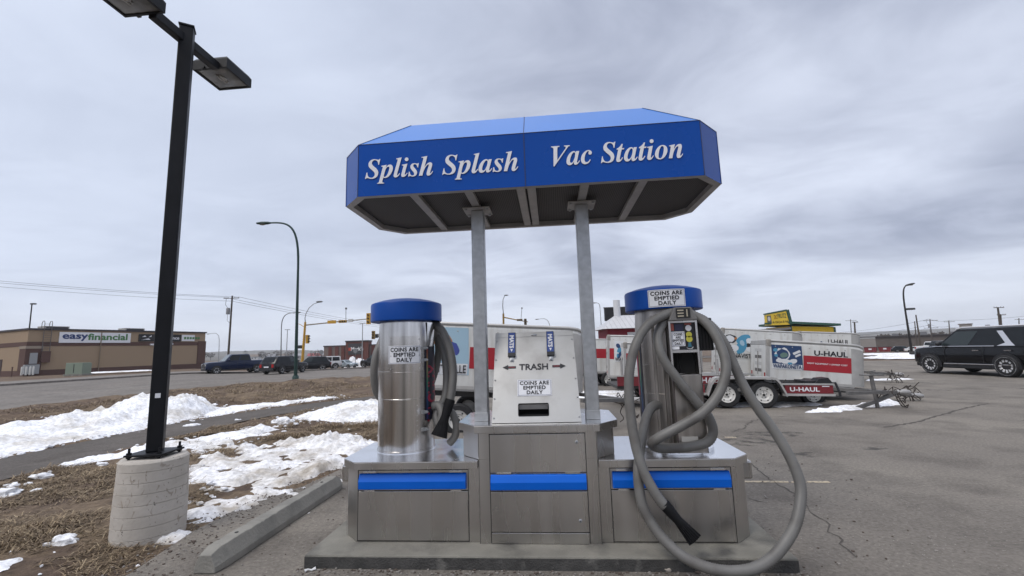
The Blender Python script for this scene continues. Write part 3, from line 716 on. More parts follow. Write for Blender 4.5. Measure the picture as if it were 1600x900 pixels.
so, x0, x1, z0, z1 = wall_sign(284.5, 304.5, 523.4, 533.0, sign_white, 'shop_sign')
g_ = MB()
for k in range(6): g_.box(x0 + .35 + k * .44, x0 + .68 + k * .44, -.135, -.121, zc_ - .25 if False else (z0 + z1) / 2 - .2, (z0 + z1) / 2 + .18)
g_.build('lettering', mat('green sign lettering', (0.07, 0.20, 0.07)), so)
x0, z0 = local_hit(BL, BY, 7, 588); xx, zz = local_hit(BL, BY, 63, 549); x2, z2 = local_hit(BL, BY, 75, 566)
MB().box(xx, x2, -.5, -.004, z2, zz).build('meter_cabinet', brick_brown, b)
lad = MB()
xa, _ = local_hit(BL, BY, 66, 530); xb, _ = local_hit(BL, BY, 78, 530)
for x in (xa, xb): lad.tube([(x, -.25, 2.2), (x, -.25, 6.9), (x, -.1, 7.2), (x, .3, 7.2), (x, .5, 6.9), (x, .5, 6.3)], .035, 6)
for k in range(16): lad.tube([(xa, -.25, 2.3 + k * .3), (xb, -.25, 2.3 + k * .3)], .02, 5)
lad.build('roof_ladder', mat('grey ladder', (0.12, 0.11, 0.11), 0.6), b)
for px_ in (87, 209):
    xx, _ = local_hit(BL, BY, px_, 515, 3.0); u_ = MB().box(xx - 1.3, xx + 1.3, 2.6, 4.6, HB + .2, HB + .72).build('roof_unit', mat('pale roof unit', (0.34, 0.33, 0.31), 0.6), b)
    gl_ = MB()
    gl_.box(xx - 1.15, xx + 1.15, 2.585, 2.6, HB + .32, HB + .62)
    gl_.build('grille', dark_cap, u_)
xx, _ = local_hit(BL, BY, 47, 570); mt = MB(); mt.box(.3, 1.0, -.35, -.125, 1.6, 3.0).build('electric_meter_box', mat('grey meter box', (0.30, 0.31, 0.32), 0.5), b)
MB().box(-.2, 1.2, -.6, -.14, .3, 1.5).build('gas_meter_box', mat('grey meter box'), b)
for xx, zz in ((13.9, 3.62), (16.6, 3.7)): MB().box(xx, xx + .5, -.35, -.052, zz + .9 - .6, zz + .25 + .3).build('wall_lamp', sign_white, b)
MB().box(-.06, -.004, 6.2, 7.2, -.2, 2.3).build('door', mat('dark brown door', (0.05, 0.03, 0.028), 0.6), b)
BOL = 'bollards by the brick corner'
for k, (px_, lab) in enumerate(((38, 'leftmost pale bollard guarding the meters at the brick corner'), (45, 'pale bollard second from the left at the brick corner'), (51, 'pale bollard third from the left at the brick corner'), (56, 'rightmost pale bollard guarding the meters at the brick corner'))):
    p = gpt(px_, 55.5); mb = MB().lathe([(.10, 0), (.10, 1.0), (.07, 1.06), (0, 1.08)], (p.x, p.y, p.z + .1), 10)
    solo('bollard', mb, mat('pale bollard paint', (0.5, 0.5, 0.48), 0.6), lab, 'bollard', BOL, smooth=40)
for px_, lab in ((23, 'thin dark post standing left of the meter boxes'), (107, 'thin dark red post beside the green transformer')):
    p = gpt(px_, 54); solo('marker_post', MB().tube([(p.x, p.y, p.z), (p.x, p.y, p.z + 1.15)], .06, 8).lathe([(.09, 0), (.09, .06), (.05, .08), (0, .09)], (p.x, p.y, p.z + 1.12), 8), brick_brown, lab, 'post')
p = gpt(126, 52); tr = thing('transformer', 'pale green ground transformer cabinet in front of the brick shop', 'cabinet', (p.x, p.y, p.z + .1), (0, 0, BY + .5))
mb = MB(); mb.prism([(-.65, 0), (.65, 0), (.65, 1.2), (.45, 1.35), (-.65, 1.35)], -.9, .9, 'y'); mb.build('housing', mat('pale green steel', (0.20, 0.245, 0.19), 0.6), tr, bevel=.03)
MB().box(-.75, .75, -1.0, 1.0, -.15, .06).build('plinth', concrete, tr); MB().box(-.668, -.652, -.03, .03, .2, 1.2).build('door_seam', gap_dark, tr)
snow('snow_strip', 'thin white snow line along the foot of the brick shop wall', [tuple((gpt(140, 54))[:2]), tuple((gpt(240, 58))[:2]), tuple((gpt(242, 60))[:2]), tuple((gpt(138, 56))[:2])], 0.16, 0.35, lambda x, y: ground_h(x, y) + .12, (), .2, .5, .2, group=FARS)

# ---- red brick clothing store beyond the crossing
p = gpt(506, 150); MY = R(8); MLc = Vector((p.x, p.y, p.z))
mk = thing('store_building', 'distant grey and red brick store with a dark entrance tower and white sign', 'building', MLc, (0, 0, MY))
mx = lambda px_, py_=550, yl=0.0: local_hit(MLc, MY, px_, py_, yl)
ht = mx(520, 541.5)[1]; tw0, tw1 = mx(542)[0], mx(577)[0]; tt = mx(560, 533.8, -1)[1]
m_grey = mat('taupe brick', (0.185, 0.145, 0.128), 0.9, 0, .1, 5); m_red = mat('rust red brick', (0.135, 0.050, 0.040), 0.9, 0, .1, 5); m_char = mat('charcoal cladding', (0.05, 0.05, 0.055), 0.7)
MB().box(0, 30, 0, 24, -1, ht).build('wall', m_grey, mk)
MB().box(-.2, 30.2, -.2, 24, ht, ht + .35).build('roof_coping', dark_cap, mk)
for x in (mx(516)[0], mx(526.5)[0], mx(536)[0], mx(583)[0]): MB().box(x - .55, x + .55, -.25, -.004, -1, ht - .002).build('pilaster', m_red, mk)
MB().box(tw0, tw1, -1.4, 3, -1, tt).build('entrance_tower', m_red, mk)
MB().box(tw0 - .2, tw1 + .2, -1.6, 3.2, tt, tt + .4).build('tower_coping', dark_cap, mk)
sp_ = MB().box(tw0 + .9, tw1 - 1.9, -1.6, -1.404, tt - 4.3, tt - .6).build('sign_panel', m_char, mk)
put_text("Mark's", 1.5, mat('white store lettering', (0.85, .85, .85)), sp_, (tw0 + tw1) / 2 + .1, -1.62, tt - 2.4, .03, 1.0, fit=(4.1, 1.35))  # plain white lettering, no emission
MB().box(tw0 + 1.0, tw0 + 1.9, -1.64, -1.61, tt - 2.95, tt - 2.0).build('emblem', mat('orange red sign block', (0.45, .05, .02), .5), sp_)
MB().box(tw0 + 1.0, tw1 - 2.0, -1.5, -1.404, -1, 2.3).build('entrance', glass_dark, mk)
MB().box(mx(537)[0], mx(541)[0], -.1, -.004, -.8, 2.2).build('door', m_char, mk)
MB().box(mx(531)[0], tw0 - .1, 6, 12, ht + .36, ht + 1.5).build('roof_screen', mat('grey roof screen', (.16, .16, .17), .6), mk)
FP = 'ploughed snow heaps by the clothing store'
for px_, w_, h_, lab in ((551, 3.0, 2.6, 'taller white snow heap in front of the store entrance'), (563, 3.0, 2.0, 'lower wide snow heap right of the store entrance')):
    p = gpt(px_, 118); snow('snow_bank', lab, [(p.x - w_ / 2, p.y - 1.2), (p.x + w_ / 2, p.y - 1.2), (p.x + w_ / 2, p.y + 1.2), (p.x - w_ / 2, p.y + 1.2)], 0.5, 0.25, lambda x, y: ground_h(x, y), [(p.x, p.y, w_ * .75, h_)], .2, .6, .3, group=FP)

# ---- warehouse, hotel, dumpsters on the right
p = gpt(1338, 150); WY = R(-40); WL = Vector((p.x, p.y, p.z))
wh = thing('warehouse', 'very long low brown warehouse with a paler end beyond the snow strip', 'building', WL, (0, 0, WY))
wz = local_hit(WL, WY, 1400, 526)[1]; wx1 = local_hit(WL, WY, 1368, 530)[0]
m_wh = mat('brown warehouse cladding', (0.115, 0.098, 0.088), .85, 0, .1, .6); m_wp = mat('pale warehouse cladding', (.26, .24, .225), .85, 0, .08, .6)
MB().box(wx1, 90, 0, 20, -1, wz).build('wall', m_wh, wh); MB().box(0, wx1 - .01, -.3, 19, -1, wz - .5).build('end_wall', m_wp, wh)
MB().box(-.3, 90.3, -.5, 20, wz, wz + .3).build('roof_edge', dark_cap, wh)
for k in range(9): MB().box(wx1 + 4 + k * 7, wx1 + 5.5 + k * 7, 4, 7, wz + .3, wz + 1.0 + .3 * (k % 2)).build('roof_unit', mat('grey roof screen'), wh)
for px_, lab in ((1360, 'red steel dumpster nearest the pale warehouse end'), (1383, 'red steel dumpster further along the brown warehouse wall')):
    p = gpt(px_, 126); d_ = thing('dumpster', lab, 'dumpster', p, (0, 0, WY), 'red dumpsters by the warehouse')
    mb = MB(); mb.prism([(-1.25, 0.15), (1.25, .15), (1.45, 1.5), (-1.45, 1.5)], -.8, .8, 'y'); mb.build('body', mat('faded red steel', (.17, .015, .02), .6), d_)
    MB().box(-1.5, 1.5, -.85, .85, 1.5, 1.62).build('lid', black_plastic, d_); MB().box(-.35, .35, -.87, -.805, .8, 1.2).build('notice', sign_white, d_)
p = gpt(1505, 330); HY = R(-44); HLc = Vector((p.x, p.y, p.z))
ho = thing('hotel_building', 'distant pale stone hotel with a square corner tower on the right skyline', 'building', HLc, (0, 0, HY))
hz_ = local_hit(HLc, HY, 1530, 510.5)[1]; hx1 = local_hit(HLc, HY, 1518, 510)[0]; hx2 = local_hit(HLc, HY, 1566, 510)[0]; hzt = local_hit(HLc, HY, 1511, 507)[1]
m_h = mat('pale hotel stone', (.32, .285, .25), .85, 0, .1, .2)
MB().box(hx1, hx2, 0, 14, 0, hz_).build('wall', m_h, ho); MB().box(0, hx1 - .01, -1, 9, 0, hzt).build('tower', m_h, ho); MB().box(-.6, hx1 + .5, -1.6, 9.6, hzt, hzt + .7).build('roof', mat('brown roof', (.16, .13, .11), .8), ho)
win = MB()
for k in range(int((hx2 - hx1) / 3)):
    for r_ in range(4): win.box(hx1 + 1 + k * 3, hx1 + 2.4 + k * 3, -.15, -.004, hz_ - 2.4 - r_ * 3, hz_ - .9 - r_ * 3)
win.build('window', glass_dark, ho); MB().box(hx1 + (hx2 - hx1) * .45, hx1 + (hx2 - hx1) * .6, 2, 6, hz_, hz_ + 1.2).build('roof_unit', mat('grey roof screen'), ho)

# ---- the damp winter air over the whole place
hb = MB().box(-3100, 3100, -3100, 3100, -8, 75); hz_o = hb.build('haze', None or [])
hm = bpy.data.materials.new('winter haze'); hm.use_nodes = True; hm.node_tree.nodes.clear()
ho_ = hm.node_tree.nodes.new('ShaderNodeOutputMaterial'); hv = hm.node_tree.nodes.new('ShaderNodeVolumePrincipled'); hv.inputs['Color'].default_value = (.90, .94, 1.0, 1); hv.inputs['Density'].default_value = 0.00024; hv.inputs['Anisotropy'].default_value = 0.0
hm.node_tree.links.new(hv.outputs[0], ho_.inputs['Volume']); hz_o.data.materials.append(hm); hz_o['kind'] = 'stuff'; hz_o['label'] = 'pale blue winter haze over the far houses and hills'

# ---- far woods, houses and single trees
def tree(px_, depth, h, spread, lab, seed, group, bare=True):
    p = gpt(px_, depth); r_ = random.Random(seed); t = thing('tree', lab, 'tree', p, (0, 0, 0), group)
    tk = MB(); tk.tube([(0, 0, -.3), (0.05 * h * .2, 0, h * .3), (0, 0, h * .62)], [h * .03, h * .022, h * .008], 6)
    for k in range(6):
        a = r_.uniform(0, 6.28); z0 = h * r_.uniform(.25, .5); tk.tube([(0, 0, z0), (math.cos(a) * spread * .3, math.sin(a) * spread * .3, z0 + h * .25)], [h * .012, h * .003], 4)
    tk.build('trunk', mat('bare bark', (.075, .065, .055), .9), t)
    cr_ = MB()
    for k in range(260):
        n = Vector((r_.gauss(0, 1), r_.gauss(0, 1), r_.gauss(0, 1))).normalized() * r_.uniform(.3, 1) ** .6
        c = Vector((n.x * spread * .5, n.y * spread * .5, h * .62 + n.z * h * .36)); s_ = spread * r_.uniform(.03, .08); a = r_.uniform(0, 6.28); tl = r_.uniform(-1, 1)
        u_ = Vector((math.cos(a), math.sin(a), tl)) * s_; w_ = Vector((-math.sin(a), math.cos(a), r_.uniform(-1, 1))) * s_ * .5
        cr_.add([c - u_, c + w_, c + u_ * 1.3, c - w_], [(0, 1, 2, 3)])
    cr_.build('crown', mat('bare twigs', (.075, .062, .05), .95, 0, .3, 1.0) if bare else mat('dark conifer needles', (.018, .026, .018), .95, 0, .3, 1.0), t)
TG = 'trees among the far houses'
for k, (px_, d_, h, s_, lab, bare) in enumerate(((384, 420, 11, 4.5, 'tall thin dark spruce on the skyline above the blue pickup cab', False), (410, 480, 10, 9, 'bare round tree beyond the tail of the blue pickup', True), (420, 460, 8, 8, 'low bare tree left of the grey curved lamp', True),
        (432, 500, 11, 9, 'broad bare tree right behind the grey curved lamp', True), (452, 440, 10, 10, 'bare tree on the skyline between two lamp columns', True), (487, 380, 9, 3.4, 'narrow dark spruce just right of the yellow signal pole', False), (497, 430, 10, 9, 'bare tree in front of the clothing store end', True),
        (318, 430, 9, 9, 'bare tree showing at the right end of the brick shop', True), (330, 470, 8, 8, 'smaller bare tree beside the little curved lamp', True))):
    tree(px_, d_, h, s_, lab, k, TG, bare)
HG = 'far houses on the low hillside'
rh = random.Random(5)
hl = [(398, 520, (.5, .5, .5), 'white far house just right of the blue pickup roof'), (424, 560, (.45, .4, .35), 'cream far house between bare trees'), (445, 600, (.55, .55, .57), 'white far house on the skyline behind the small dark car'), (462, 540, (.3, .28, .27), 'grey far house left of the yellow pole'),
      (492, 460, (.5, .5, .5), 'white far house with a pink red roof behind the white off-roader'), (503, 610, (.35, .3, .27), 'beige far house next to the clothing store')]
for k, (px_, d_, c, lab) in enumerate(hl):
    p = gpt(px_, d_); h_ = thing('house', lab, 'house', p, (0, 0, rh.uniform(-.6, .6)), HG); MB().box(-6, 6, -4, 4, -1, 3.4).build('wall', mat('house wall %d' % k, c, .8), h_)
    MB().prism([(-4.6, 3.4), (4.6, 3.4), (0, 6.2)], -6.5, 6.5, 'x').build('roof', mat('pinkish red roof', (.30, .08, .08), .8) if k == 4 else mat('snowy grey roof', (.30, .30, .32), .8) if k % 2 else mat('brown roof'), h_)
    wd_ = MB(); [wd_.box(x, x + 1.4, -4.06, -4.004, 1.0, 2.3) for x in (-4.5, -1, 2.6)]; wd_.build('window', glass_dark, h_)
wd = MB(); rw = random.Random(8)
for k in range(2600):
    u_ = rw.random(); px_ = 1372 + 230 * u_; d_ = rw.uniform(230, 300); p = gpt(px_, d_); h = rw.uniform(2.0, 6.0) * (1 + .3 * noise.noise(Vector((px_ * .05, 0, 0)))); a = rw.uniform(0, 6.28); s_ = rw.uniform(.5, 1.4)
    c = p + Vector((0, 0, rw.uniform(.1, 1) * h)); wd.add([c + Vector((math.cos(a) * s_, math.sin(a) * s_, 0)), c + Vector((0, 0, s_)), c - Vector((math.cos(a) * s_, math.sin(a) * s_, .2))], [(0, 1, 2)])
tag(wd.build('far_woods', mat('bare twigs')), 'dark band of bare woodland beyond the warehouse', 'woods', None, 'stuff')

# ================================================================== POLES, LAMPS, SIGNALS, WIRES
def davit(px_, py_base, py_apex, depth, reach_px, apex_drop, lab, m, r=0.09, z0=None, kind='street_lamp', extra_lamp=False, base_xy=None, lean=(0, 0), bend=0.3, group=None, kz=0.72, soft=0.985):
    p = Vector(base_xy) if base_xy is not None else gpt(px_, depth)
    dp = (p - EYE).dot(fwd)
    top = sight(px_ + lean[0], py_apex, dp); tz = top.z
    t = thing(kind, lab, 'street lamp', p, (0, 0, 0), group)
    rx = reach_px / FPX * dp; sgn = 1 if rx > 0 else -1; H = tz - p.z; ax = right
    lx = Vector((top.x - p.x, top.y - p.y, 0)) * 1.0
    pts = [Vector((0, 0, -.1)), Vector((0, 0, H * kz)) + lx * kz]
    q0 = pts[-1]; q1 = Vector((0, 0, H)) + lx + Vector((ax.x, ax.y, 0)) * rx * .55; q2 = Vector((0, 0, H - apex_drop / FPX * dp)) + lx + Vector((ax.x, ax.y, 0)) * rx
    n = 14
    c0 = Vector((0, 0, H * soft)) + lx * min(1.0, soft + .01)
    for k in range(1, n + 1):
        u_ = k / n; pts.append((1 - u_) ** 3 * q0 + 3 * (1 - u_) ** 2 * u_ * c0 + 3 * (1 - u_) * u_ ** 2 * q1.lerp(c0, .35) + u_ ** 3 * q2)
    L = len(pts); MB().tube(pts, [r * (1 - .55 * (pt.z / H if i < 2 else .62 + .38 * (i - 1) / n)) for i, pt in enumerate(pts)], 10).build('pole', m, t, smooth=50)
    e = pts[-1]; d = (pts[-1] - pts[-2]).normalized(); dh = Vector((d.x, d.y, d.z * .3)).normalized()
    hd = MB(); hd.rings([[(e + dh * a + Vector((-dh.y, dh.x, 0)) * w * math.cos(q) + Vector((0, 0, h_ * math.sin(q)))) for q in [2 * PI * i / 10 for i in range(10)]] for a, w, h_ in ((-.1, r * .5, r * .4), (.1, r * 1.1, r * .8), (.45, r * 1.5, r * .9), (.75, r * 1.0, r * .5))])
    ho_ = hd.build('lamp_head', m, t, smooth=50)
    MB().sphere(e + dh * .42 - Vector((0, 0, r * .65)), (.2, .12, .06), 10, 6).build('lens', lamp_lens, ho_, smooth=60)
    MB().lathe([(r * 1.7, -.1), (r * 1.7, .12), (r * 1.2, .22), (0, .22)], (0, 0, 0), 10).build('base', m, t, smooth=40)
    return t
green_m = mat('dark green painted steel', (0.018, 0.050, 0.045), 0.5, 0, .12, 3); grey_l = mat('grey lamp column', (.12, .125, .13), .55, 0, .1, 3); dark_l = mat('dark bronze lamp column', (.028, .027, .028), .55)
pb = on_z(461.5, 600); pb.z = verge_h(pb.x, pb.y)
davit(466, 600, 345, 0, -46, 2, 'tall dark green curved street lamp on the brown bank beside the road', green_m, .105, base_xy=pb, lean=(1.5, 0))
davit(440, 565, 489, 66, 22, 0, 'grey curved street lamp whose arm bends right behind the dark green one', grey_l, .10)
davit(343, 560, 519, 105, -15, 2, 'small pale curved street lamp rising behind the blue pickup and the brick shop', mat('pale lamp column', (.30, .31, .32), .5), .10)
davit(860, 560, 496, 85, -18, 2, 'pale curved street lamp showing above the nose of the left box trailer', mat('pale lamp column'), .10, kz=.55)
davit(942, 560, 473, 80, -5, 0, 'thin pale lamp column just right of the right sign post', mat('pale lamp column'), .10, lean=(-5, 0), kz=.9)
lp = on_z(1425, 552); L_ = davit(1425, 552, 447, 0, 8, -1, 'dark leaning street lamp with a second box head, at the lot edge', dark_l, .12, base_xy=lp, lean=(-16.5, 0), kz=.66, soft=.94)
dp = (lp - EYE).dot(fwd); e = sight(1417, 483, dp) - lp
MB().box(e.x - .1, e.x + .62, e.y - .22, e.y + .22, e.z - .09, e.z + .09).build('side_lamp_head', dark_l, L_, bevel=.03)
t = thing('lot_lamp', 'slim dark car park lamp rising above the left end of the brick shop roof', 'street lamp', gpt(43, 74)); p = t.location; z1 = sight(50, 474.5, (p - EYE).dot(fwd)).z - p.z
q1 = sight(50, 474.5, (p - EYE).dot(fwd)) - p
MB().tube([(0, 0, -.1), (q1.x * .5, q1.y * .5, z1 * .5), (q1.x, q1.y, z1)], [.11, .10, .08], 8).build('pole', dark_l, t); MB().box(q1.x - .1, q1.x + .6, q1.y - .2, q1.y + .2, z1 - .15, z1 + .06).build('lamp_head', dark_l, t)
for px_, top_, dpt, lab in ((566, 505, 105, 'thin pale mast standing in front of the clothing store tower'), (448, 515, 120, 'thin T-topped mast between the curved grey lamp and the green one')):
    p = gpt(px_, dpt); zt = sight(px_, top_, (p - EYE).dot(fwd)).z; t = thing('lamp_mast', lab, 'street lamp', p); MB().tube([(0, 0, -.1), (0, 0, zt - p.z)], [.14, .09], 8).build('pole', mat('pale lamp column'), t); MB().box(-.7, .7, -.15, .15, zt - p.z, zt - p.z + .14).build('lamp_head', mat('pale lamp column'), t)

def utility_pole(px_, top, depth, lab, lean=0.0, arms=(0.03,), arm_w=2.4, can=False, group='utility poles'):
    p = gpt(px_, depth); dp = (p - EYE).dot(fwd); T_ = sight(px_ + lean, top, dp) - p
    t = thing('utility_pole', lab, 'utility pole', p, (0, 0, 0), group)
    MB().tube([(0, 0, -.2), (T_.x, T_.y, T_.z)], [.19, .12], 10).build('pole', wood_pole, t, smooth=50)
    for a in arms:
        c = Vector((T_.x, T_.y, T_.z)) * (1 - a); d = Vector((right.x, right.y, 0)).normalized(); mb = MB()
        mb.tube([c - d * arm_w / 2 - Vector((0, .16, 0)), c + d * arm_w / 2 - Vector((0, .16, 0))], .075, 4, square=True); ar = mb.build('crossarm', wood_pole, t)
        ins = MB()
        for k in (-1, -.45, .45, 1): ins.lathe([(.035, 0), (.035, .1), (.02, .13), (0, .14)], tuple(c + d * arm_w / 2 * k * .93 + Vector((0, -.16, .07))), 8)
        ins.build('insulator', mat('grey porcelain', (.25, .25, .26), .3), ar)
    if can:
        c = Vector((T_.x, T_.y, T_.z)) * .80; MB().lathe([(0, -.6), (.28, -.6), (.28, .35), (.2, .45), (0, .47)], tuple(c + Vector((-.48, -.1, 0))), 12).build('transformer_can', mat('grey transformer can', (.22, .22, .23), .5), t, smooth=40)
        cw = MB(); cw.tube([c + Vector((-.6, -.1, .45)), c + Vector((-1.0, -.1, 1.0)), c + Vector((-.9, -.1, 1.9))], .03, 5); cw.tube([c + Vector((-.5, -.1, -.6)), c + Vector((-.55, -.1, -1.6)), c + Vector((-.2, 0, -2))], .025, 5); cw.build('drop_wire', wire_m, t)
    return t, p + T_
u1, T1 = utility_pole(357, 462, 72, 'wooden utility pole with crossarm and grey transformer can behind the blue pickup', 6, (0.035,), 2.5, True)
U2, T2 = utility_pole(1439, 492, 95, 'dark wooden pole just right of the leaning street lamp', -8, (), 1, False)
utility_pole(1433, 502, 125, 'shorter thin pole crossing behind the dark one by the leaning lamp', -4, (), 1, False)
U3, T3 = utility_pole(1457, 499, 130, 'utility pole with stacked crossarms and a hanging transformer in the right distance', -4, (0.04, .28), 4.2, True)
U4, T4 = utility_pole(1485.5, 501, 135, 'plain utility pole with one crossarm above the black car windscreen', -3, (0.04,), 3.2)
U5, T5 = utility_pole(1567, 480, 70, 'taller of the paired poles above the black car roof', -8, (0.01,), 1.6)
utility_pole(1566, 491, 72, 'shorter of the paired poles above the black car roof', -3, (0.02,), 1.4)
utility_pole(1594, 497, 140, 'utility pole at the right edge of the photo', -2, (0.05,), 3.0)
utility_pole(1331, 499, 160, 'small distant utility pole beyond the trailer roofs', -2, (0.04,), 4.0)
utility_pole(1337, 503, 78, 'dark pole rising at the nose of the rear white trailer', -2, (0.01,), 1.0)
def wires(name, A, B, offs, sag, r, lab, group='overhead lines'):
    mb = MB()
    for o_ in offs:
        a, b = A + Vector(o_), B + Vector(o_); mb.tube([a.lerp(b, k / 16) - Vector((0, 0, sag * 4 * (k / 16) * (1 - k / 16))) for k in range(17)], r, 5)
    return solo(name, mb, wire_m, lab, 'power line', group)
d_ = Vector((right.x, right.y, 0)).normalized()
wires('power_line', T1, sight(-260, 411, 52), [d_ * 1.1 + Vector((0, 0, -.25)), d_ * -1.1 + Vector((0, 0, -.25)), Vector((0, 0, -.9))], .5, .020, 'overhead wires running left from the transformer pole above the brick shop')
wires('power_line', T1, sight(640, 512, 150), [d_ * 1.1 + Vector((0, 0, -.25)), d_ * -1.1 + Vector((0, 0, -.25)), Vector((0, 0, -.9))], .6, .026, 'overhead wires running right from the transformer pole past the signals')
wires('power_line', T3, T4, [Vector((0, 0, .1)), Vector((0, 0, -1.6))], .5, .03, 'overhead wires between the two middle poles right of the leaning lamp')
wires('power_line', T4, sight(1660, 487, 120), [Vector((0, 0, .1)), Vector((0, 0, -2.2))], .6, .03, 'overhead wires over the black car to the right edge')
wires('power_line', T3, sight(1300, 520, 190), [Vector((0, 0, .1)), Vector((0, 0, -1.6))], .8, .035, 'overhead wires running left from the stacked crossarm pole')

def signal_head(mb_m, parent, c, h=1.05, face=Vector((0, -1, 0)), flat_=False):
    w = h * .34; mb = MB().box(-w / 2, w / 2, -.16, .16, -h / 2, h / 2); o_ = None
    M = Matrix.Translation(c) @ Matrix.Rotation(math.atan2(face.x, -face.y), 4, 'Z')
    if flat_: M = M @ Matrix.Rotation(R(90), 4, 'Y')
    o_ = mb.xf(M).build('signal_head', mb_m, parent)
    ln = MB()
    for k in (-1, 0, 1): ln.lathe([(0, 0), (.11, 0), (.11, .02), (0, .02)], (0, -.162, k * h * .31), 12, 'y')
    ln.xf(M).build('lens', mat('dark signal lens', (.03, .02, .02), .3), o_)
    vz = MB()
    for k in (-1, 0, 1): vz.rings([[(math.cos(a) * .13, -.162 - d, k * h * .31 + math.sin(a) * .13) for a in [PI * i / 8 for i in range(9)]] for d in (0, .2)], 0, False, False)
    vz.xf(M).build('visor', black_plastic, o_)
    return o_
p = gpt(472.5, 60); t = thing('traffic_signal', 'yellow traffic signal pole with a long mast arm and curved luminaire, left of the canister', 'traffic signal', p)
S = lambda px_, py_, k=60: sight(px_, py_, k) - p
top = S(477, 503); MB().tube([(0, 0, -.1), top], [.20, .13], 12).build('pole', traffic_yellow, t, smooth=50)
MB().tube([top, S(476.5, 497), S(478, 490), S(483, 481), S(490, 475), S(499, 472)], [.07, .06, .05, .05, .045, .04], 8).build('luminaire_arm', mat('pale lamp column'), t, smooth=50)
e = S(499, 471.5); MB().sphere(e, (.5, .2, .12), 12, 8).build('luminaire', grey_l, t, smooth=60)
MB().tube([S(477, 508), S(525, 503), S(573, 498.5)], [.09, .075, .06], 8).build('mast_arm', mat('grey mast arm', (.22, .19, .14), .5), t, smooth=50)
signal_head(traffic_yellow, t, S(576, 498), 1.5); signal_head(traffic_yellow, t, S(535.5, 502.3), 1.05, flat_=True); signal_head(traffic_yellow, t, S(480.5, 530), 1.15, Vector((1, -.25, 0)))
MB().box(-.6, .6, -.03, .03, -.22, .22).xf(Matrix.Translation(S(519, 503.2) - Vector((0, .12, 0)))).build('street_name_sign', traffic_yellow, t); MB().box(-.3, .3, -.1, .1, -.2, .2).xf(Matrix.Translation(S(548, 500.8))).build('camera_box', mat('pale bollard paint'), t)
MB().tube([S(540.5, 501), S(540.5, 481.5)], .035, 6).build('antenna_mast', grey_l, t); MB().box(-.09, .09, -.1, .1, -.12, .12).xf(Matrix.Translation(S(540.8, 482))).build('antenna', grey_l, t)
MB().box(-.24, .24, -.2, .2, -.22, .22).xf(Matrix.Translation(S(469.5, 542))).build('pedestrian_signal', black_plastic, t); MB().tube([S(475.5, 511), S(470, 507.5), S(466.5, 506)], .04, 6).build('bracket', traffic_yellow, t)
p = gpt(787, 70); S = lambda px_, py_, k=70: sight(px_, py_, k) - p
t = thing('traffic_signal', 'second traffic signal showing above the left box trailer, between the two sign posts', 'traffic signal', p)
MB().tube([(0, 0, -.1), S(786.5, 490)], [.20, .15], 12).build('pole', mat('ochre signal pole', (.30, .19, .05), .55), t, smooth=50)
MB().tube([S(786.5, 490), S(785.5, 478), S(786, 468), S(788.5, 462), S(791, 461)], [.07, .06, .05, .05, .04], 8).build('luminaire_arm', grey_l, t, smooth=50); MB().sphere(S(791, 461.3), (.35, .2, .1), 10, 6).build('luminaire', grey_l, t, smooth=60)
MB().tube([S(788, 496), S(806, 499.5), S(825, 503)], [.1, .08, .06], 8).build('mast_arm', mat('ochre signal pole'), t, smooth=50); signal_head(mat('ochre signal pole'), t, S(812, 500), .9, flat_=True); signal_head(mat('dark ochre', (.14, .1, .05), .6), t, S(821, 504), 1.2)
MB().tube([S(814, 500), S(815.5, 481)], .04, 6).build('antenna_mast', grey_l, t); MB().box(-.1, .1, -.1, .1, -.12, .12).xf(Matrix.Translation(S(815.5, 481.5))).build('antenna', grey_l, t)
p = gpt(600, 62); S = lambda px_, py_, k=62: sight(px_, py_, k) - p
t = thing('traffic_signal', 'small traffic signal poking out left of the left vacuum canister', 'traffic signal', p)
MB().tube([(0, 0, -.1), S(600, 500)], [.18, .14], 10).build('pole', traffic_yellow, t); MB().tube([S(600, 525), S(584, 524.5)], .05, 6).build('bracket', traffic_yellow, t)
signal_head(mat('ochre signal pole'), t, S(583.5, 523.5), 1.15); signal_head(black_plastic, t, S(588.5, 525), .55, Vector((1, 0, 0)))
for px_, lab in ((502.5, 'slim sign post in front of the white off-roader'), (555.5, 'slim sign post in front of the taller snow heap')):
    p = gpt(px_, 70); t = thing('road_sign', lab, 'road sign', p); MB().tube([(0, 0, -.1), (0, 0, 2.9)], .045, 6).build('post', grey_l, t)
    MB().lathe([(0, 0), (.36, 0), (.36, .03), (0, .03)], (0, -.05, 2.7), 18, 'y').build('sign_plate', mat('grey sign back', (.20, .21, .22), .5), t)

# ================================================================== VACUUM STATION
PADZ = 0.098
pad = MB(); pad.prism([(-1.852, 0), (1.852, 0), (1.852, 1.36), (-1.852, 1.36)], -.08, PADZ, 'z')
pad_o = solo('concrete_pad', pad, concrete_pad_m, 'low rectangular concrete pad under the stainless steel vacuum station', 'concrete pad', base=(0, 0, 0), bevel=.012)
ed = MB(); ed.box(-1.849, 1.849, -.003, -.0005, -.05, PADZ - .014); ed.build('front_edge', concrete_edge, pad_o)

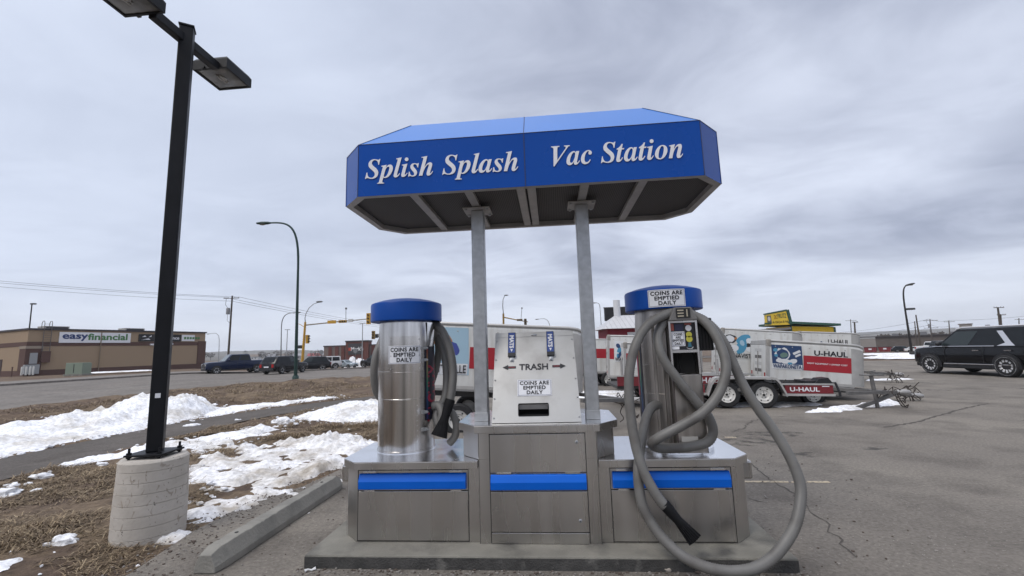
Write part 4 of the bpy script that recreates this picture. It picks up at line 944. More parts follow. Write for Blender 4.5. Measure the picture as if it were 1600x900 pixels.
st = thing('vacuum_cabinet', 'stainless steel base cabinet with blue hinged bars standing on the concrete pad', 'cabinet', (0, 0.7, PADZ))
ORG = (0, 0.7, PADZ)
def sp(name, mb, m, parent=st, **kw): return mb.build(name, m, parent, off=ORG, **kw)
YF, YC = 0.24, 0.215                   # faces of the side cabinets and of the middle one
CT0, CT1 = 0.686, 0.749                # side counter
MT0, MT1 = 0.966, 1.028                # middle counter
for s in (-1, 1):
    pl_ = [(s * .49, YF), (s * 1.536, YF), (s * 1.686, YF + .15), (s * 1.686, 1.05), (s * .49, 1.05)]
    sp('side_cabinet', MB().prism(pl_, PADZ, CT0, 'z'), stainless, bevel=.004)
    cl_ = [(s * .492, .172), (s * 1.54, .172), (s * 1.69, .172 + .14), (s * 1.69, .95), (s * 1.56, 1.10), (s * .492, 1.10)]
    top_ = sp('countertop', MB().prism(cl_, CT1 - .004, CT1, 'z'), stainless_top); sp('edge_band', MB().prism(cl_, CT0, CT1 - .0045, 'z'), stainless, top_, bevel=.003)
    # door with its thin reveal
    x0, x1 = sorted((s * .585, s * 1.525))
    rev = MB()
    for a, b_, c, d in ((x0 - .006, x0, PADZ + .005, CT0 - .01), (x1, x1 + .006, PADZ + .005, CT0 - .01)): rev.box(a, b_, YF - .0012, YF + .001, c, d)
    rev.box(x0, x1, YF - .0012, YF + .001, CT0 - .022, CT0 - .012); rev.box(x0, x1, YF - .0012, YF + .001, PADZ + .006, PADZ + .012); rev.box(x0, x1, YF - .0012, YF + .001, .498, .505)
    sp('door_reveal', rev, gap_dark)
    dr = sp('door', MB().box(x0 + .002, x1 - .002, YF - .007, YF - .0025, PADZ + .014, .497), stainless, bevel=.002)
    pr = [(YF - .002, .512), (YF - .040, .522), (YF - .046, .585), (YF - .020, .640), (YF - .002, .645)]
    sp('hinged_bar', MB().prism(pr, x0 + .012, x1 - .012, 'x'), blue_bar, bevel=.006)
    for xx in (x0 + .10, x1 - .10):
        sp('hinge', MB().box(xx - .055, xx + .055, YF - .014, YF - .002, .648, .660), stainless_top); sp('hinge', MB().box(xx - .045, xx + .045, YF - .012, YF - .002, .498, .509), stainless_top)
    # air box under the overhanging end of the counter
    e0, e1 = sorted((s * 1.688, s * 1.80)); sp('end_bracket', MB().prism([(YF + .25, .50), (YF + .42, .50), (YF + .42, .655), (YF + .25, .655)], e0, e1, 'x'), stainless, bevel=.02)
mid_ = [(-.49, YC), (.49, YC), (.645, YC + .155), (.645, 1.0), (-.645, 1.0), (-.645, YC + .155)]
sp('middle_cabinet', MB().prism([(-.49, YC), (.49, YC), (.4905, YC + .05), (.4905, 1.0), (-.4905, 1.0), (-.4905, YC + .05)], PADZ, CT1 + .002, 'z'), stainless)
sp('middle_cabinet_top', MB().prism(mid_, CT1 + .002, MT0, 'z'), stainless, bevel=.004)
cm = [(-.515, .178), (.515, .178), (.685, .178 + .20), (.685, .94), (.52, 1.08), (-.52, 1.08), (-.685, .94), (-.685, .178 + .20)]
mt_ = sp('middle_countertop', MB().prism(cm, MT1 - .004, MT1, 'z'), stainless_top); sp('edge_band', MB().prism(cm, MT0, MT1 - .0045, 'z'), stainless, mt_, bevel=.003)
rev = MB()
for x in (-.398, .392): rev.box(x, x + .006, YC - .0012, YC + .001, PADZ + .006, MT0 - .012)
for z in (MT0 - .018, .638, .498, .182): rev.box(-.392, .392, YC - .0012, YC + .001, z, z + .006)
rev.box(-.487, -.484, YC - .0012, YC + .001, PADZ, MT0); rev.box(.484, .487, YC - .0012, YC + .001, PADZ, MT0)
sp('door_reveal', rev, gap_dark)
for z0, z1, lab in ((.648, MT0 - .02, None), (.19, .496, None), (PADZ + .004, .18, None)):
    dr = sp('door' if z0 > .15 else 'kick_plate', MB().box(-.389, .389, YC - .007, YC - .0025, z0, z1), stainless, bevel=.002)
    if z0 > .15:
        lk = MB().lathe([(0, 0), (.014, 0), (.014, .006), (.010, .008), (0, .008)], (.325, YC - .007, z1 - .065 if z0 > .5 else z0 + .085), 16, 'y'); sp('lock', lk, galv, dr, smooth=40)
        kh = MB().box(.3225, .3275, YC - .0162, YC - .0152, (z1 - .065 if z0 > .5 else z0 + .085) - .006, (z1 - .065 if z0 > .5 else z0 + .085) + .006); sp('keyhole', kh, gap_dark, dr)
pr = [(YC - .002, .508), (YC - .040, .518), (YC - .046, .578), (YC - .020, .630), (YC - .002, .634)]
sp('hinged_bar', MB().prism(pr, -.389, .389, 'x'), blue_bar, bevel=.006)
for xx in (-.28, .28): sp('hinge', MB().box(xx - .06, xx + .06, YC - .014, YC - .002, .637, .646), stainless_top)

# ------------------------------------------------------------------ sign canopy on two posts
PX, PY = 0.487, 0.455
cn = thing('sign_canopy', 'blue faceted canopy lettered Splish Splash Vac Station on two galvanised posts', 'canopy', (0, PY, MT1))
CO = (0, PY, MT1)
def cp(name, mb, m, parent=cn, **kw): return mb.build(name, m, parent, off=CO, **kw)
ZB, ZT, ZR = 2.966, 3.430, 3.722
YB0, YB1 = -0.096, 1.139
def octo(wf, wo, y0, y1, ch): return [(-wf, y0), (wf, y0), (wo, y0 + ch), (wo, y1 - ch), (wf, y1), (-wf, y1), (-wo, y1 - ch), (-wo, y0 + ch)]
O1 = octo(1.4245, 1.6347, YB0, YB1, .2267); O2 = octo(1.0465, 1.10, .174, .87, .10)
fas = MB(); fas.rings([[(x, y, ZB) for x, y in O1], [(x, y, ZT) for x, y in O1]], 0, False)
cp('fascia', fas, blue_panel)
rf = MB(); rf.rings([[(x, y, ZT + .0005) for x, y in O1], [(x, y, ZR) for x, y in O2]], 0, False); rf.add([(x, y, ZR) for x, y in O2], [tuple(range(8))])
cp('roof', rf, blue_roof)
tr_ = MB()
for a, b in zip(O1, O1[1:] + O1[:1]):
    tr_.tube([(a[0], a[1], ZT), (b[0], b[1], ZT)], .004, 4)
for (x, y), (x2, y2) in zip(O1, O2):
    tr_.tube([(x, y, ZB), (x, y, ZT), (x2, y2, ZR)], .0045, 4)
tr_.box(-.004, .004, YB0 - .003, YB0 - .0005, ZB, ZT); tr_.tube([(0, YB0, ZT), (0, .174, ZR)], .004, 4)
cp('edge_trim', tr_, mat('dark blue trim', (.004, .025, .12), .4))
# soffit: rim of angle iron, cross bars, dark perforated plate
rim = MB(); n = 8
inn = octo(1.385, 1.575, YB0 + .05, YB1 - .05, .20)
zo, zi = ZB - .001, ZB + .004
v = [(x, y, zo) for x, y in O1] + [(x, y, zo) for x, y in inn] + [(x, y, ZB + .045) for x, y in inn]
f = [(i, (i + 1) % n, n + (i + 1) % n, n + i) for i in range(n)] + [(n + i, n + (i + 1) % n, 2 * n + (i + 1) % n, 2 * n + i) for i in range(n)]
rim.add(v, f); cp('soffit_frame', rim, galv_dull)
cb_ = MB()
for x in (-.96, -PX, -.045, .045, PX, .96): cb_.box(x - .035, x + .035, YB0 + .052, YB1 - .052, ZB + .006, ZB + .04)
cp('crossbar', cb_, galv_dull)
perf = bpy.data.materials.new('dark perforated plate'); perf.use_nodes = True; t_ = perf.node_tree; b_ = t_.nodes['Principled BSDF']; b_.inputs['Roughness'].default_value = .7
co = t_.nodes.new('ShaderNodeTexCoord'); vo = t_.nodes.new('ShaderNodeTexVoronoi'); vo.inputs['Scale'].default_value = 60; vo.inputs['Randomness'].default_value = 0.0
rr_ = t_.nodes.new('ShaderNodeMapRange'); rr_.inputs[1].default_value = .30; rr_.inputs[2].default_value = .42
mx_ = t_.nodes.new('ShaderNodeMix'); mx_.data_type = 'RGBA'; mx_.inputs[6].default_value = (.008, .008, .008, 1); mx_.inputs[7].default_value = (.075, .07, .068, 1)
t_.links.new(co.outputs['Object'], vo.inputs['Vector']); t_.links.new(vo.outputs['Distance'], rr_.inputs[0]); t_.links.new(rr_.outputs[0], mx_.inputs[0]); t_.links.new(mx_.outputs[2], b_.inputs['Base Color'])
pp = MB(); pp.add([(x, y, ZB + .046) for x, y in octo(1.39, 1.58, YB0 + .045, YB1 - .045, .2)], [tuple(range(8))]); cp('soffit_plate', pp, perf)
for s in (-1, 1):
    x = s * PX
    po = cp('post', MB().box(x - .058, x + .058, PY - .058, PY + .058, MT1 + .006, ZB - .014), galv, bevel=.008)
    cp('post_sleeve', MB().box(x - .061, x + .061, PY - .061, PY + .061, MT1 + .001, MT1 + .075), galv, po, bevel=.003)
    tp = cp('mounting_plate', MB().box(x - .125, x + .125, PY - .12, PY + .12, ZB - .013, ZB - .003), galv_dull)
    for dx in (-.10, .10):
        for dy in (-.095, .095): cp('bolt', MB().lathe([(0, 0), (.014, 0), (.014, .014), (0, .014)], (x + dx, PY + dy, ZB - .027), 6), galv, tp)
# lettering from serif bold italic outlines
GLYPHS = json.loads('''{"S":{"sp":[[[0.204,-0.011,0.154,-0.011,0.129,-0.011],[0.097,-0.004,0.058,0.01,0.051,0.013],[0.044,0.014,0.038,0.014,0.032,0.014],[0.028,0.012,0.024,0.009,0.019,0.006],[0.015,0.0,0.009,-0.007,0.003,-0.007],[-0.003,-0.007,-0.009,-0.007,0.003,0.043],[0.015,0.094,0.026,0.144,0.032,0.144],[0.039,0.144,0.045,0.144,0.045,0.143],[0.045,0.141,0.045,0.14,0.045,0.098],[0.054,0.066,0.071,0.045,0.088,0.023],[0.113,0.013,0.145,0.013,0.16,0.013],[0.174,0.017,0.187,0.025,0.199,0.033],[0.209,0.043,0.217,0.056,0.224,0.069],[0.228,0.083,0.228,0.097,0.228,0.111],[0.225,0.123,0.218,0.134,0.212,0.146],[0.202,0.157,0.19,0.17,0.177,0.183],[0.161,0.197,0.142,0.214,0.124,0.231],[0.109,0.246,0.098,0.258,0.088,0.271],[0.08,0.283,0.076,0.295,0.072,0.307],[0.07,0.321,0.07,0.336,0.07,0.361],[0.076,0.382,0.088,0.401,0.1,0.42],[0.117,0.435,0.137,0.446,0.158,0.457],[0.182,0.463,0.208,0.463,0.22,0.463],[0.234,0.461,0.248,0.458,0.263,0.455],[0.278,0.451,0.296,0.445,0.302,0.443],[0.308,0.442,0.312,0.442,0.323,0.442],[0.333,0.448,0.342,0.461,0.348,0.461],[0.354,0.461,0.36,0.461,0.349,0.415],[0.338,0.368,0.328,0.322,0.321,0.322],[0.315,0.322,0.308,0.322,0.309,0.325],[0.309,0.327,0.309,0.33,0.309,0.332],[0.309,0.335,0.309,0.337,0.309,0.357],[0.305,0.375,0.298,0.39,0.29,0.405],[0.28,0.417,0.267,0.426,0.254,0.435],[0.24,0.439,0.224,0.439,0.204,0.439],[0.188,0.432,0.174,0.419,0.16,0.405],[0.153,0.388,0.153,0.368,0.153,0.355],[0.157,0.343,0.166,0.331,0.174,0.318],[0.184,0.307,0.197,0.295,0.204,0.288],[0.211,0.281,0.219,0.274,0.227,0.267],[0.235,0.261,0.242,0.254,0.263,0.235],[0.28,0.215,0.293,0.195,0.305,0.174],[0.312,0.151,0.312,0.126,0.312,0.083],[0.298,0.05,0.27,0.025,0.243,0.001]]],"adv":0.369},"p":{"sp":[[[-0.024,-0.139,-0.079,-0.139,-0.079,-0.133],[-0.079,-0.127,-0.079,-0.121,-0.066,-0.121],[-0.057,-0.119,-0.051,-0.114,-0.045,-0.109],[-0.04,-0.103,-0.037,-0.095,-0.034,-0.088],[-0.032,-0.079,-0.03,-0.071,-0.004,0.029],[0.022,0.129,0.048,0.228,0.05,0.238],[0.052,0.246,0.052,0.253,0.052,0.261],[0.049,0.267,0.044,0.269,0.038,0.272],[0.029,0.273,0.016,0.273,0.016,0.279],[0.016,0.285,0.016,0.29,0.041,0.294],[0.064,0.297,0.085,0.3,0.106,0.303],[0.126,0.306,0.144,0.31,0.138,0.287],[0.131,0.264,0.124,0.242,0.159,0.287],[0.193,0.31,0.228,0.31,0.249,0.31],[0.266,0.302,0.279,0.288,0.291,0.273],[0.298,0.252,0.298,0.224,0.298,0.197],[0.292,0.17,0.282,0.143,0.271,0.115],[0.257,0.09,0.239,0.067,0.221,0.044],[0.201,0.025,0.18,0.011,0.158,-0.002],[0.137,-0.009,0.114,-0.009,0.097,-0.009],[0.081,-0.004,0.069,0.006,0.062,-0.019],[0.055,-0.044,0.048,-0.069,0.046,-0.077],[0.044,-0.086,0.044,-0.097,0.044,-0.107],[0.047,-0.113,0.054,-0.116,0.06,-0.119],[0.071,-0.121,0.086,-0.122,0.086,-0.127],[0.086,-0.133,0.086,-0.139,0.031,-0.139]],[[0.086,0.015,0.102,0.015,0.113,0.015],[0.124,0.02,0.135,0.031,0.146,0.041],[0.156,0.055,0.165,0.071,0.175,0.088],[0.183,0.106,0.19,0.125,0.197,0.144],[0.203,0.162,0.207,0.179,0.211,0.197],[0.214,0.212,0.214,0.224,0.214,0.236],[0.211,0.246,0.206,0.252,0.201,0.259],[0.195,0.262,0.187,0.262,0.153,0.262],[0.125,0.222,0.103,0.142,0.098,0.121],[0.092,0.099,0.086,0.078,0.081,0.059],[0.078,0.045,0.078,0.038,0.078,0.022]]],"adv":0.329},"l":{"sp":[[[0.059,-0.009,0.04,-0.009,0.024,-0.009],[0.012,-0.005,0.003,0.003,-0.006,0.012],[-0.01,0.024,-0.01,0.04,-0.01,0.047],[-0.009,0.054,-0.008,0.061,-0.006,0.069],[-0.004,0.077,-0.002,0.085,0.024,0.18],[0.051,0.276,0.077,0.371,0.084,0.394],[0.087,0.409,0.087,0.414,0.087,0.427],[0.077,0.433,0.058,0.433,0.056,0.433],[0.054,0.433,0.052,0.433,0.052,0.439],[0.052,0.444,0.052,0.45,0.101,0.456],[0.145,0.463,0.183,0.47,0.148,0.342],[0.114,0.214,0.079,0.086,0.078,0.081],[0.076,0.075,0.075,0.069,0.073,0.062],[0.073,0.057,0.073,0.054,0.073,0.045],[0.076,0.041,0.083,0.041,0.094,0.041],[0.11,0.057,0.131,0.089,0.135,0.085],[0.14,0.082,0.144,0.079,0.126,0.049],[0.109,0.026,0.093,0.012,0.077,-0.002]]],"adv":0.173},"i":{"sp":[[[0.144,0.371,0.132,0.371,0.119,0.371],[0.109,0.376,0.1,0.384,0.092,0.393],[0.087,0.403,0.087,0.416,0.087,0.428],[0.092,0.439,0.1,0.447,0.109,0.456],[0.119,0.46,0.132,0.46,0.144,0.46],[0.154,0.456,0.163,0.447,0.172,0.439],[0.176,0.428,0.176,0.416,0.176,0.403],[0.172,0.393,0.163,0.384,0.154,0.376]],[[0.086,-0.008,0.049,-0.008,0.034,-0.008],[0.022,-0.004,0.013,0.005,0.005,0.014],[0.001,0.026,0.001,0.041,0.001,0.047],[0.002,0.055,0.004,0.064,0.006,0.074],[0.008,0.081,0.01,0.087,0.021,0.128],[0.033,0.17,0.044,0.211,0.047,0.221],[0.049,0.23,0.051,0.237,0.052,0.244],[0.053,0.249,0.053,0.254,0.053,0.266],[0.044,0.273,0.026,0.273,0.024,0.273],[0.021,0.273,0.019,0.273,0.019,0.278],[0.019,0.284,0.019,0.289,0.044,0.292],[0.067,0.295,0.089,0.299,0.111,0.302],[0.131,0.306,0.15,0.31,0.13,0.235],[0.109,0.16,0.089,0.085,0.086,0.072],[0.084,0.062,0.084,0.055,0.084,0.047],[0.088,0.042,0.095,0.042,0.105,0.042],[0.121,0.058,0.142,0.09,0.146,0.087],[0.151,0.084,0.155,0.081,0.121,0.021]]],"adv":0.194},"s":{"sp":[[[0.11,-0.009,0.091,-0.009,0.075,-0.009],[0.054,-0.005,0.028,0.005,0.024,0.006],[0.02,0.007,0.015,0.007,0.006,0.007],[-0.001,0.003,-0.007,-0.007,-0.013,-0.006],[-0.018,-0.005,-0.024,-0.004,-0.018,0.034],[-0.013,0.071,-0.007,0.109,-0.0,0.108],[0.006,0.107,0.013,0.105,0.017,0.045],[0.04,0.014,0.081,0.014,0.107,0.014],[0.12,0.027,0.12,0.052,0.12,0.06],[0.118,0.068,0.114,0.077,0.11,0.086],[0.104,0.095,0.095,0.106,0.086,0.117],[0.077,0.128,0.069,0.138,0.056,0.155],[0.046,0.171,0.039,0.185,0.032,0.2],[0.028,0.214,0.028,0.228,0.028,0.251],[0.037,0.271,0.053,0.286,0.07,0.301],[0.091,0.309,0.116,0.309,0.133,0.309],[0.154,0.305,0.179,0.298,0.182,0.297],[0.184,0.297,0.186,0.296,0.188,0.295],[0.19,0.295,0.192,0.295,0.201,0.295],[0.208,0.299,0.212,0.307,0.218,0.307],[0.224,0.307,0.23,0.307,0.225,0.273],[0.22,0.239,0.215,0.205,0.209,0.206],[0.203,0.206,0.197,0.207,0.188,0.261],[0.167,0.288,0.134,0.288,0.123,0.288],[0.114,0.285,0.107,0.278,0.1,0.272],[0.097,0.264,0.097,0.255,0.097,0.24],[0.106,0.223,0.124,0.202,0.131,0.193],[0.139,0.184,0.146,0.176,0.153,0.167],[0.159,0.158,0.165,0.149,0.173,0.138],[0.179,0.127,0.183,0.116,0.188,0.105],[0.19,0.094,0.19,0.082,0.19,0.065],[0.186,0.049,0.177,0.036,0.169,0.022],[0.157,0.011,0.142,0.003,0.127,-0.005]]],"adv":0.252},"h":{"sp":[[[0.247,-0.009,0.21,-0.009,0.18,-0.009],[0.165,0.007,0.165,0.041,0.165,0.051],[0.168,0.065,0.173,0.084,0.178,0.103],[0.185,0.126,0.194,0.153,0.202,0.176],[0.209,0.199,0.217,0.222,0.221,0.233],[0.223,0.242,0.223,0.246,0.223,0.256],[0.219,0.261,0.21,0.261,0.186,0.261],[0.16,0.235,0.131,0.185,0.102,0.133],[0.079,0.072,0.063,0.0,0.036,0.0],[0.009,0.0,-0.019,0.0,0.015,0.125],[0.048,0.249,0.082,0.374,0.085,0.385],[0.087,0.393,0.088,0.399,0.089,0.405],[0.09,0.409,0.09,0.411,0.09,0.42],[0.088,0.425,0.083,0.428,0.078,0.431],[0.07,0.433,0.058,0.433,0.055,0.433],[0.051,0.433,0.048,0.433,0.048,0.439],[0.048,0.445,0.048,0.451,0.066,0.452],[0.087,0.454,0.11,0.457,0.133,0.46],[0.159,0.465,0.187,0.47,0.163,0.379],[0.139,0.288,0.115,0.197,0.14,0.235],[0.163,0.264,0.184,0.282,0.206,0.3],[0.228,0.31,0.253,0.31,0.286,0.31],[0.303,0.293,0.303,0.259,0.303,0.241],[0.296,0.211,0.282,0.17,0.271,0.138],[0.261,0.107,0.25,0.075,0.249,0.072],[0.248,0.069,0.247,0.065,0.246,0.062],[0.246,0.059,0.246,0.057,0.246,0.048],[0.249,0.043,0.257,0.043,0.266,0.043],[0.283,0.061,0.306,0.098,0.31,0.095],[0.315,0.092,0.32,0.089,0.284,0.024]]],"adv":0.358},"a":{"sp":[[[0.075,-0.009,0.053,-0.009,0.032,-0.009],[0.014,-0.001,0.001,0.014,-0.012,0.029],[-0.019,0.049,-0.019,0.073,-0.019,0.097],[-0.014,0.122,-0.005,0.147,0.004,0.173],[0.016,0.197,0.032,0.22,0.047,0.242],[0.065,0.261,0.084,0.276,0.113,0.298],[0.14,0.31,0.165,0.31,0.193,0.31],[0.209,0.295,0.214,0.265,0.218,0.278],[0.221,0.29,0.225,0.303,0.249,0.303],[0.273,0.303,0.297,0.303,0.278,0.238],[0.26,0.173,0.241,0.108,0.237,0.094],[0.234,0.082,0.232,0.074,0.229,0.065],[0.228,0.059,0.228,0.056,0.228,0.045],[0.232,0.04,0.238,0.04,0.25,0.04],[0.266,0.056,0.285,0.087,0.29,0.084],[0.295,0.081,0.3,0.078,0.266,0.02],[0.231,-0.009,0.197,-0.009,0.169,-0.009],[0.155,0.006,0.155,0.034,0.155,0.039],[0.156,0.045,0.157,0.052,0.158,0.059],[0.16,0.067,0.162,0.075,0.145,0.047],[0.128,0.026,0.111,0.012,0.094,-0.002]],[[0.074,0.041,0.093,0.041,0.103,0.041],[0.113,0.046,0.124,0.056,0.134,0.066],[0.143,0.079,0.152,0.095,0.161,0.111],[0.169,0.128,0.176,0.147,0.183,0.166],[0.189,0.184,0.192,0.202,0.196,0.219],[0.198,0.235,0.198,0.248,0.198,0.27],[0.189,0.281,0.172,0.281,0.162,0.281],[0.152,0.275,0.141,0.264,0.13,0.252],[0.119,0.237,0.109,0.219,0.099,0.201],[0.09,0.181,0.083,0.159,0.077,0.143],[0.072,0.128,0.07,0.115,0.067,0.102],[0.065,0.091,0.065,0.081,0.065,0.054]]],"adv":0.335},"V":{"sp":[[[0.074,-0.011,0.067,-0.011,0.073,0.116],[0.079,0.242,0.085,0.368,0.086,0.389],[0.081,0.405,0.071,0.416,0.061,0.427],[0.047,0.433,0.028,0.435,0.028,0.44],[0.028,0.445,0.028,0.451,0.095,0.451],[0.163,0.451,0.23,0.451,0.23,0.445],[0.23,0.439,0.23,0.433,0.214,0.433],[0.202,0.43,0.195,0.426,0.188,0.422],[0.183,0.417,0.181,0.409,0.18,0.405],[0.179,0.4,0.178,0.393,0.177,0.385],[0.176,0.376,0.175,0.365,0.171,0.285],[0.168,0.204,0.164,0.123,0.227,0.201],[0.29,0.28,0.353,0.358,0.362,0.368],[0.369,0.377,0.374,0.385,0.379,0.394],[0.381,0.402,0.381,0.412,0.381,0.426],[0.368,0.433,0.34,0.434,0.34,0.439],[0.34,0.445,0.34,0.451,0.386,0.451],[0.433,0.451,0.479,0.451,0.479,0.445],[0.479,0.439,0.479,0.433,0.478,0.433],[0.477,0.433,0.476,0.433,0.462,0.433],[0.451,0.428,0.441,0.419,0.431,0.41],[0.42,0.398,0.407,0.382,0.301,0.251],[0.194,0.12,0.088,-0.011,0.081,-0.011]]],"adv":0.399},"c":{"sp":[[[0.142,-0.009,0.093,-0.009,0.06,-0.009],[0.035,0.0,0.017,0.019,-0.0,0.038],[-0.009,0.064,-0.009,0.097,-0.009,0.13],[-0.001,0.163,0.016,0.195,0.033,0.228],[0.057,0.255,0.088,0.277,0.118,0.299],[0.149,0.31,0.179,0.31,0.202,0.31],[0.221,0.304,0.235,0.291,0.249,0.279],[0.257,0.265,0.257,0.249,0.257,0.235],[0.253,0.224,0.245,0.216,0.237,0.208],[0.227,0.203,0.214,0.203,0.202,0.203],[0.193,0.207,0.186,0.213,0.179,0.219],[0.176,0.227,0.176,0.238,0.176,0.244],[0.178,0.251,0.182,0.258,0.186,0.265],[0.189,0.271,0.189,0.275,0.189,0.284],[0.183,0.289,0.173,0.289,0.162,0.289],[0.151,0.283,0.139,0.27,0.128,0.258],[0.117,0.242,0.107,0.223,0.098,0.203],[0.09,0.182,0.084,0.161,0.078,0.139],[0.075,0.118,0.075,0.099,0.075,0.078],[0.079,0.062,0.088,0.051,0.097,0.04],[0.109,0.034,0.123,0.034,0.15,0.034],[0.177,0.055,0.204,0.096,0.21,0.092],[0.216,0.088,0.222,0.083,0.186,0.021]]],"adv":0.276},"t":{"sp":[[[0.051,-0.009,0.03,-0.009,-0.0,-0.009],[-0.015,0.007,-0.015,0.039,-0.015,0.043],[-0.015,0.047,-0.014,0.052,-0.014,0.058],[-0.013,0.064,-0.011,0.07,0.008,0.138],[0.026,0.206,0.045,0.273,0.034,0.273],[0.024,0.273,0.013,0.273,0.013,0.281],[0.013,0.289,0.013,0.297,0.06,0.313],[0.101,0.347,0.134,0.398,0.143,0.398],[0.153,0.398,0.162,0.398,0.152,0.365],[0.143,0.333,0.134,0.3,0.151,0.3],[0.169,0.3,0.187,0.3,0.184,0.291],[0.182,0.282,0.179,0.273,0.162,0.273],[0.144,0.273,0.126,0.273,0.11,0.216],[0.093,0.16,0.077,0.103,0.074,0.093],[0.072,0.084,0.07,0.077,0.068,0.069],[0.067,0.062,0.067,0.056,0.067,0.046],[0.071,0.041,0.077,0.041,0.088,0.041],[0.105,0.059,0.128,0.095,0.133,0.091],[0.139,0.088,0.144,0.085,0.125,0.054],[0.106,0.03,0.088,0.014,0.07,-0.001]]],"adv":0.184},"o":{"sp":[[[0.122,-0.009,0.096,-0.009,0.065,-0.009],[0.04,0.0,0.02,0.02,-0.0,0.039],[-0.01,0.065,-0.01,0.098,-0.01,0.123],[-0.005,0.147,0.006,0.172,0.016,0.197],[0.03,0.22,0.048,0.241,0.066,0.262],[0.086,0.278,0.107,0.291,0.129,0.303],[0.152,0.31,0.175,0.31,0.21,0.31],[0.237,0.3,0.256,0.281,0.275,0.262],[0.285,0.236,0.285,0.203,0.285,0.179],[0.28,0.155,0.27,0.13,0.26,0.105],[0.246,0.082,0.228,0.061,0.211,0.04],[0.191,0.023,0.168,0.01,0.146,-0.003]],[[0.081,0.013,0.103,0.013,0.114,0.013],[0.124,0.019,0.134,0.03,0.143,0.041],[0.153,0.056,0.162,0.074,0.17,0.092],[0.178,0.111,0.184,0.132,0.191,0.152],[0.196,0.172,0.2,0.191,0.204,0.211],[0.206,0.227,0.206,0.24,0.206,0.272],[0.194,0.288,0.172,0.288,0.162,0.288],[0.151,0.283,0.141,0.272,0.131,0.261],[0.122,0.247,0.113,0.229,0.104,0.212],[0.097,0.193,0.09,0.172,0.084,0.151],[0.079,0.131,0.075,0.111,0.071,0.091],[0.069,0.074,0.069,0.058,0.069,0.028]]],"adv":0.315},"n":{"sp":[[[0.232,-0.009,0.213,-0.009,0.183,-0.009],[0.168,0.007,0.168,0.041,0.168,0.051],[0.17,0.065,0.175,0.084,0.18,0.103],[0.187,0.126,0.197,0.153,0.205,0.176],[0.212,0.199,0.22,0.222,0.224,0.233],[0.226,0.242,0.226,0.246,0.226,0.256],[0.221,0.261,0.213,0.261,0.19,0.261],[0.164,0.237,0.136,0.19,0.122,0.166],[0.109,0.139,0.097,0.107,0.085,0.076],[0.075,0.04,0.066,0.0,0.039,0.0],[0.013,0.0,-0.014,0.0,0.005,0.07],[0.024,0.141,0.042,0.211,0.046,0.223],[0.048,0.233,0.05,0.24,0.051,0.247],[0.052,0.252,0.052,0.254,0.052,0.266],[0.043,0.273,0.024,0.273,0.022,0.273],[0.02,0.273,0.018,0.273,0.018,0.278],[0.017,0.284,0.017,0.289,0.056,0.294],[0.101,0.301,0.151,0.31,0.139,0.271],[0.128,0.232,0.116,0.193,0.141,0.233],[0.165,0.263,0.187,0.281,0.209,0.3],[0.232,0.31,0.256,0.31,0.289,0.31],[0.306,0.293,0.306,0.259,0.306,0.252],[0.305,0.241,0.301,0.226,0.298,0.211],[0.292,0.192,0.285,0.17,0.261,0.097],[0.248,0.06,0.248,0.057,0.248,0.048],[0.252,0.043,0.26,0.043,0.266,0.043],[0.273,0.047,0.279,0.055,0.286,0.063],[0.294,0.074,0.304,0.09,0.309,0.087],[0.314,0.083,0.319,0.08,0.3,0.05],[0.282,0.028,0.266,0.013,0.249,-0.002]]],"adv":0.357}}''')
def serif_text(body, x0, z0, x1, z1, cap, y, parent, name):
    """lay a word line from (x0,z0) to (x1,z1) on the plane y; cap = height of the capital S"""
    cu = bpy.data.curves.new('lettering', 'CURVE'); cu.dimensions = '2D'; cu.fill_mode = 'BOTH'; cu.resolution_u = 4; cu.extrude = 0.002
    pen = 0.0; xmax = 0
    for ch in body:
        if ch == ' ': pen += 0.19; continue
        g = GLYPHS[ch]
        for sp_ in g['sp']:
            s_ = cu.splines.new('BEZIER'); s_.bezier_points.add(len(sp_) - 1); s_.use_cyclic_u = True
            for bp, q in zip(s_.bezier_points, sp_):
                bp.handle_left_type = bp.handle_right_type = 'FREE'
                bp.handle_left = (q[0] + pen, q[1], 0); bp.co = (q[2] + pen, q[3], 0); bp.handle_right = (q[4] + pen, q[5], 0); xmax = max(xmax, q[2] + pen)
        pen += g['adv']
    o = bpy.data.objects.new('lettering', cu); COL.objects.link(o); me = o.to_mesh(); mb = MB()
    kx = (x1 - x0) / xmax; ky = cap / 0.46
    mb.add([(x0 + p.co.x * kx, y - .0015 + p.co.z, z0 + p.co.y * ky + (z1 - z0) * p.co.x / xmax) for p in me.vertices], [tuple(p.vertices) for p in me.polygons])
    o.to_mesh_clear(); bpy.data.objects.remove(o); bpy.data.curves.remove(cu)
    return cp(name, mb, letter_white, parent)
a, b = on_y(571.5, 279.6, YB0), on_y(810, 266.8, YB0); c = on_y(592, 249, YB0); capS = 0.150
serif_text('Splish Splash', a.x, a.z, b.x, b.z, .168, YB0 - .004, cn, 'lettering')
a, b = on_y(860.5, 260, YB0), on_y(1067.5, 246.5, YB0)
serif_text('Vac Station', a.x, a.z, b.x, b.z, .172, YB0 - .004, cn, 'lettering')

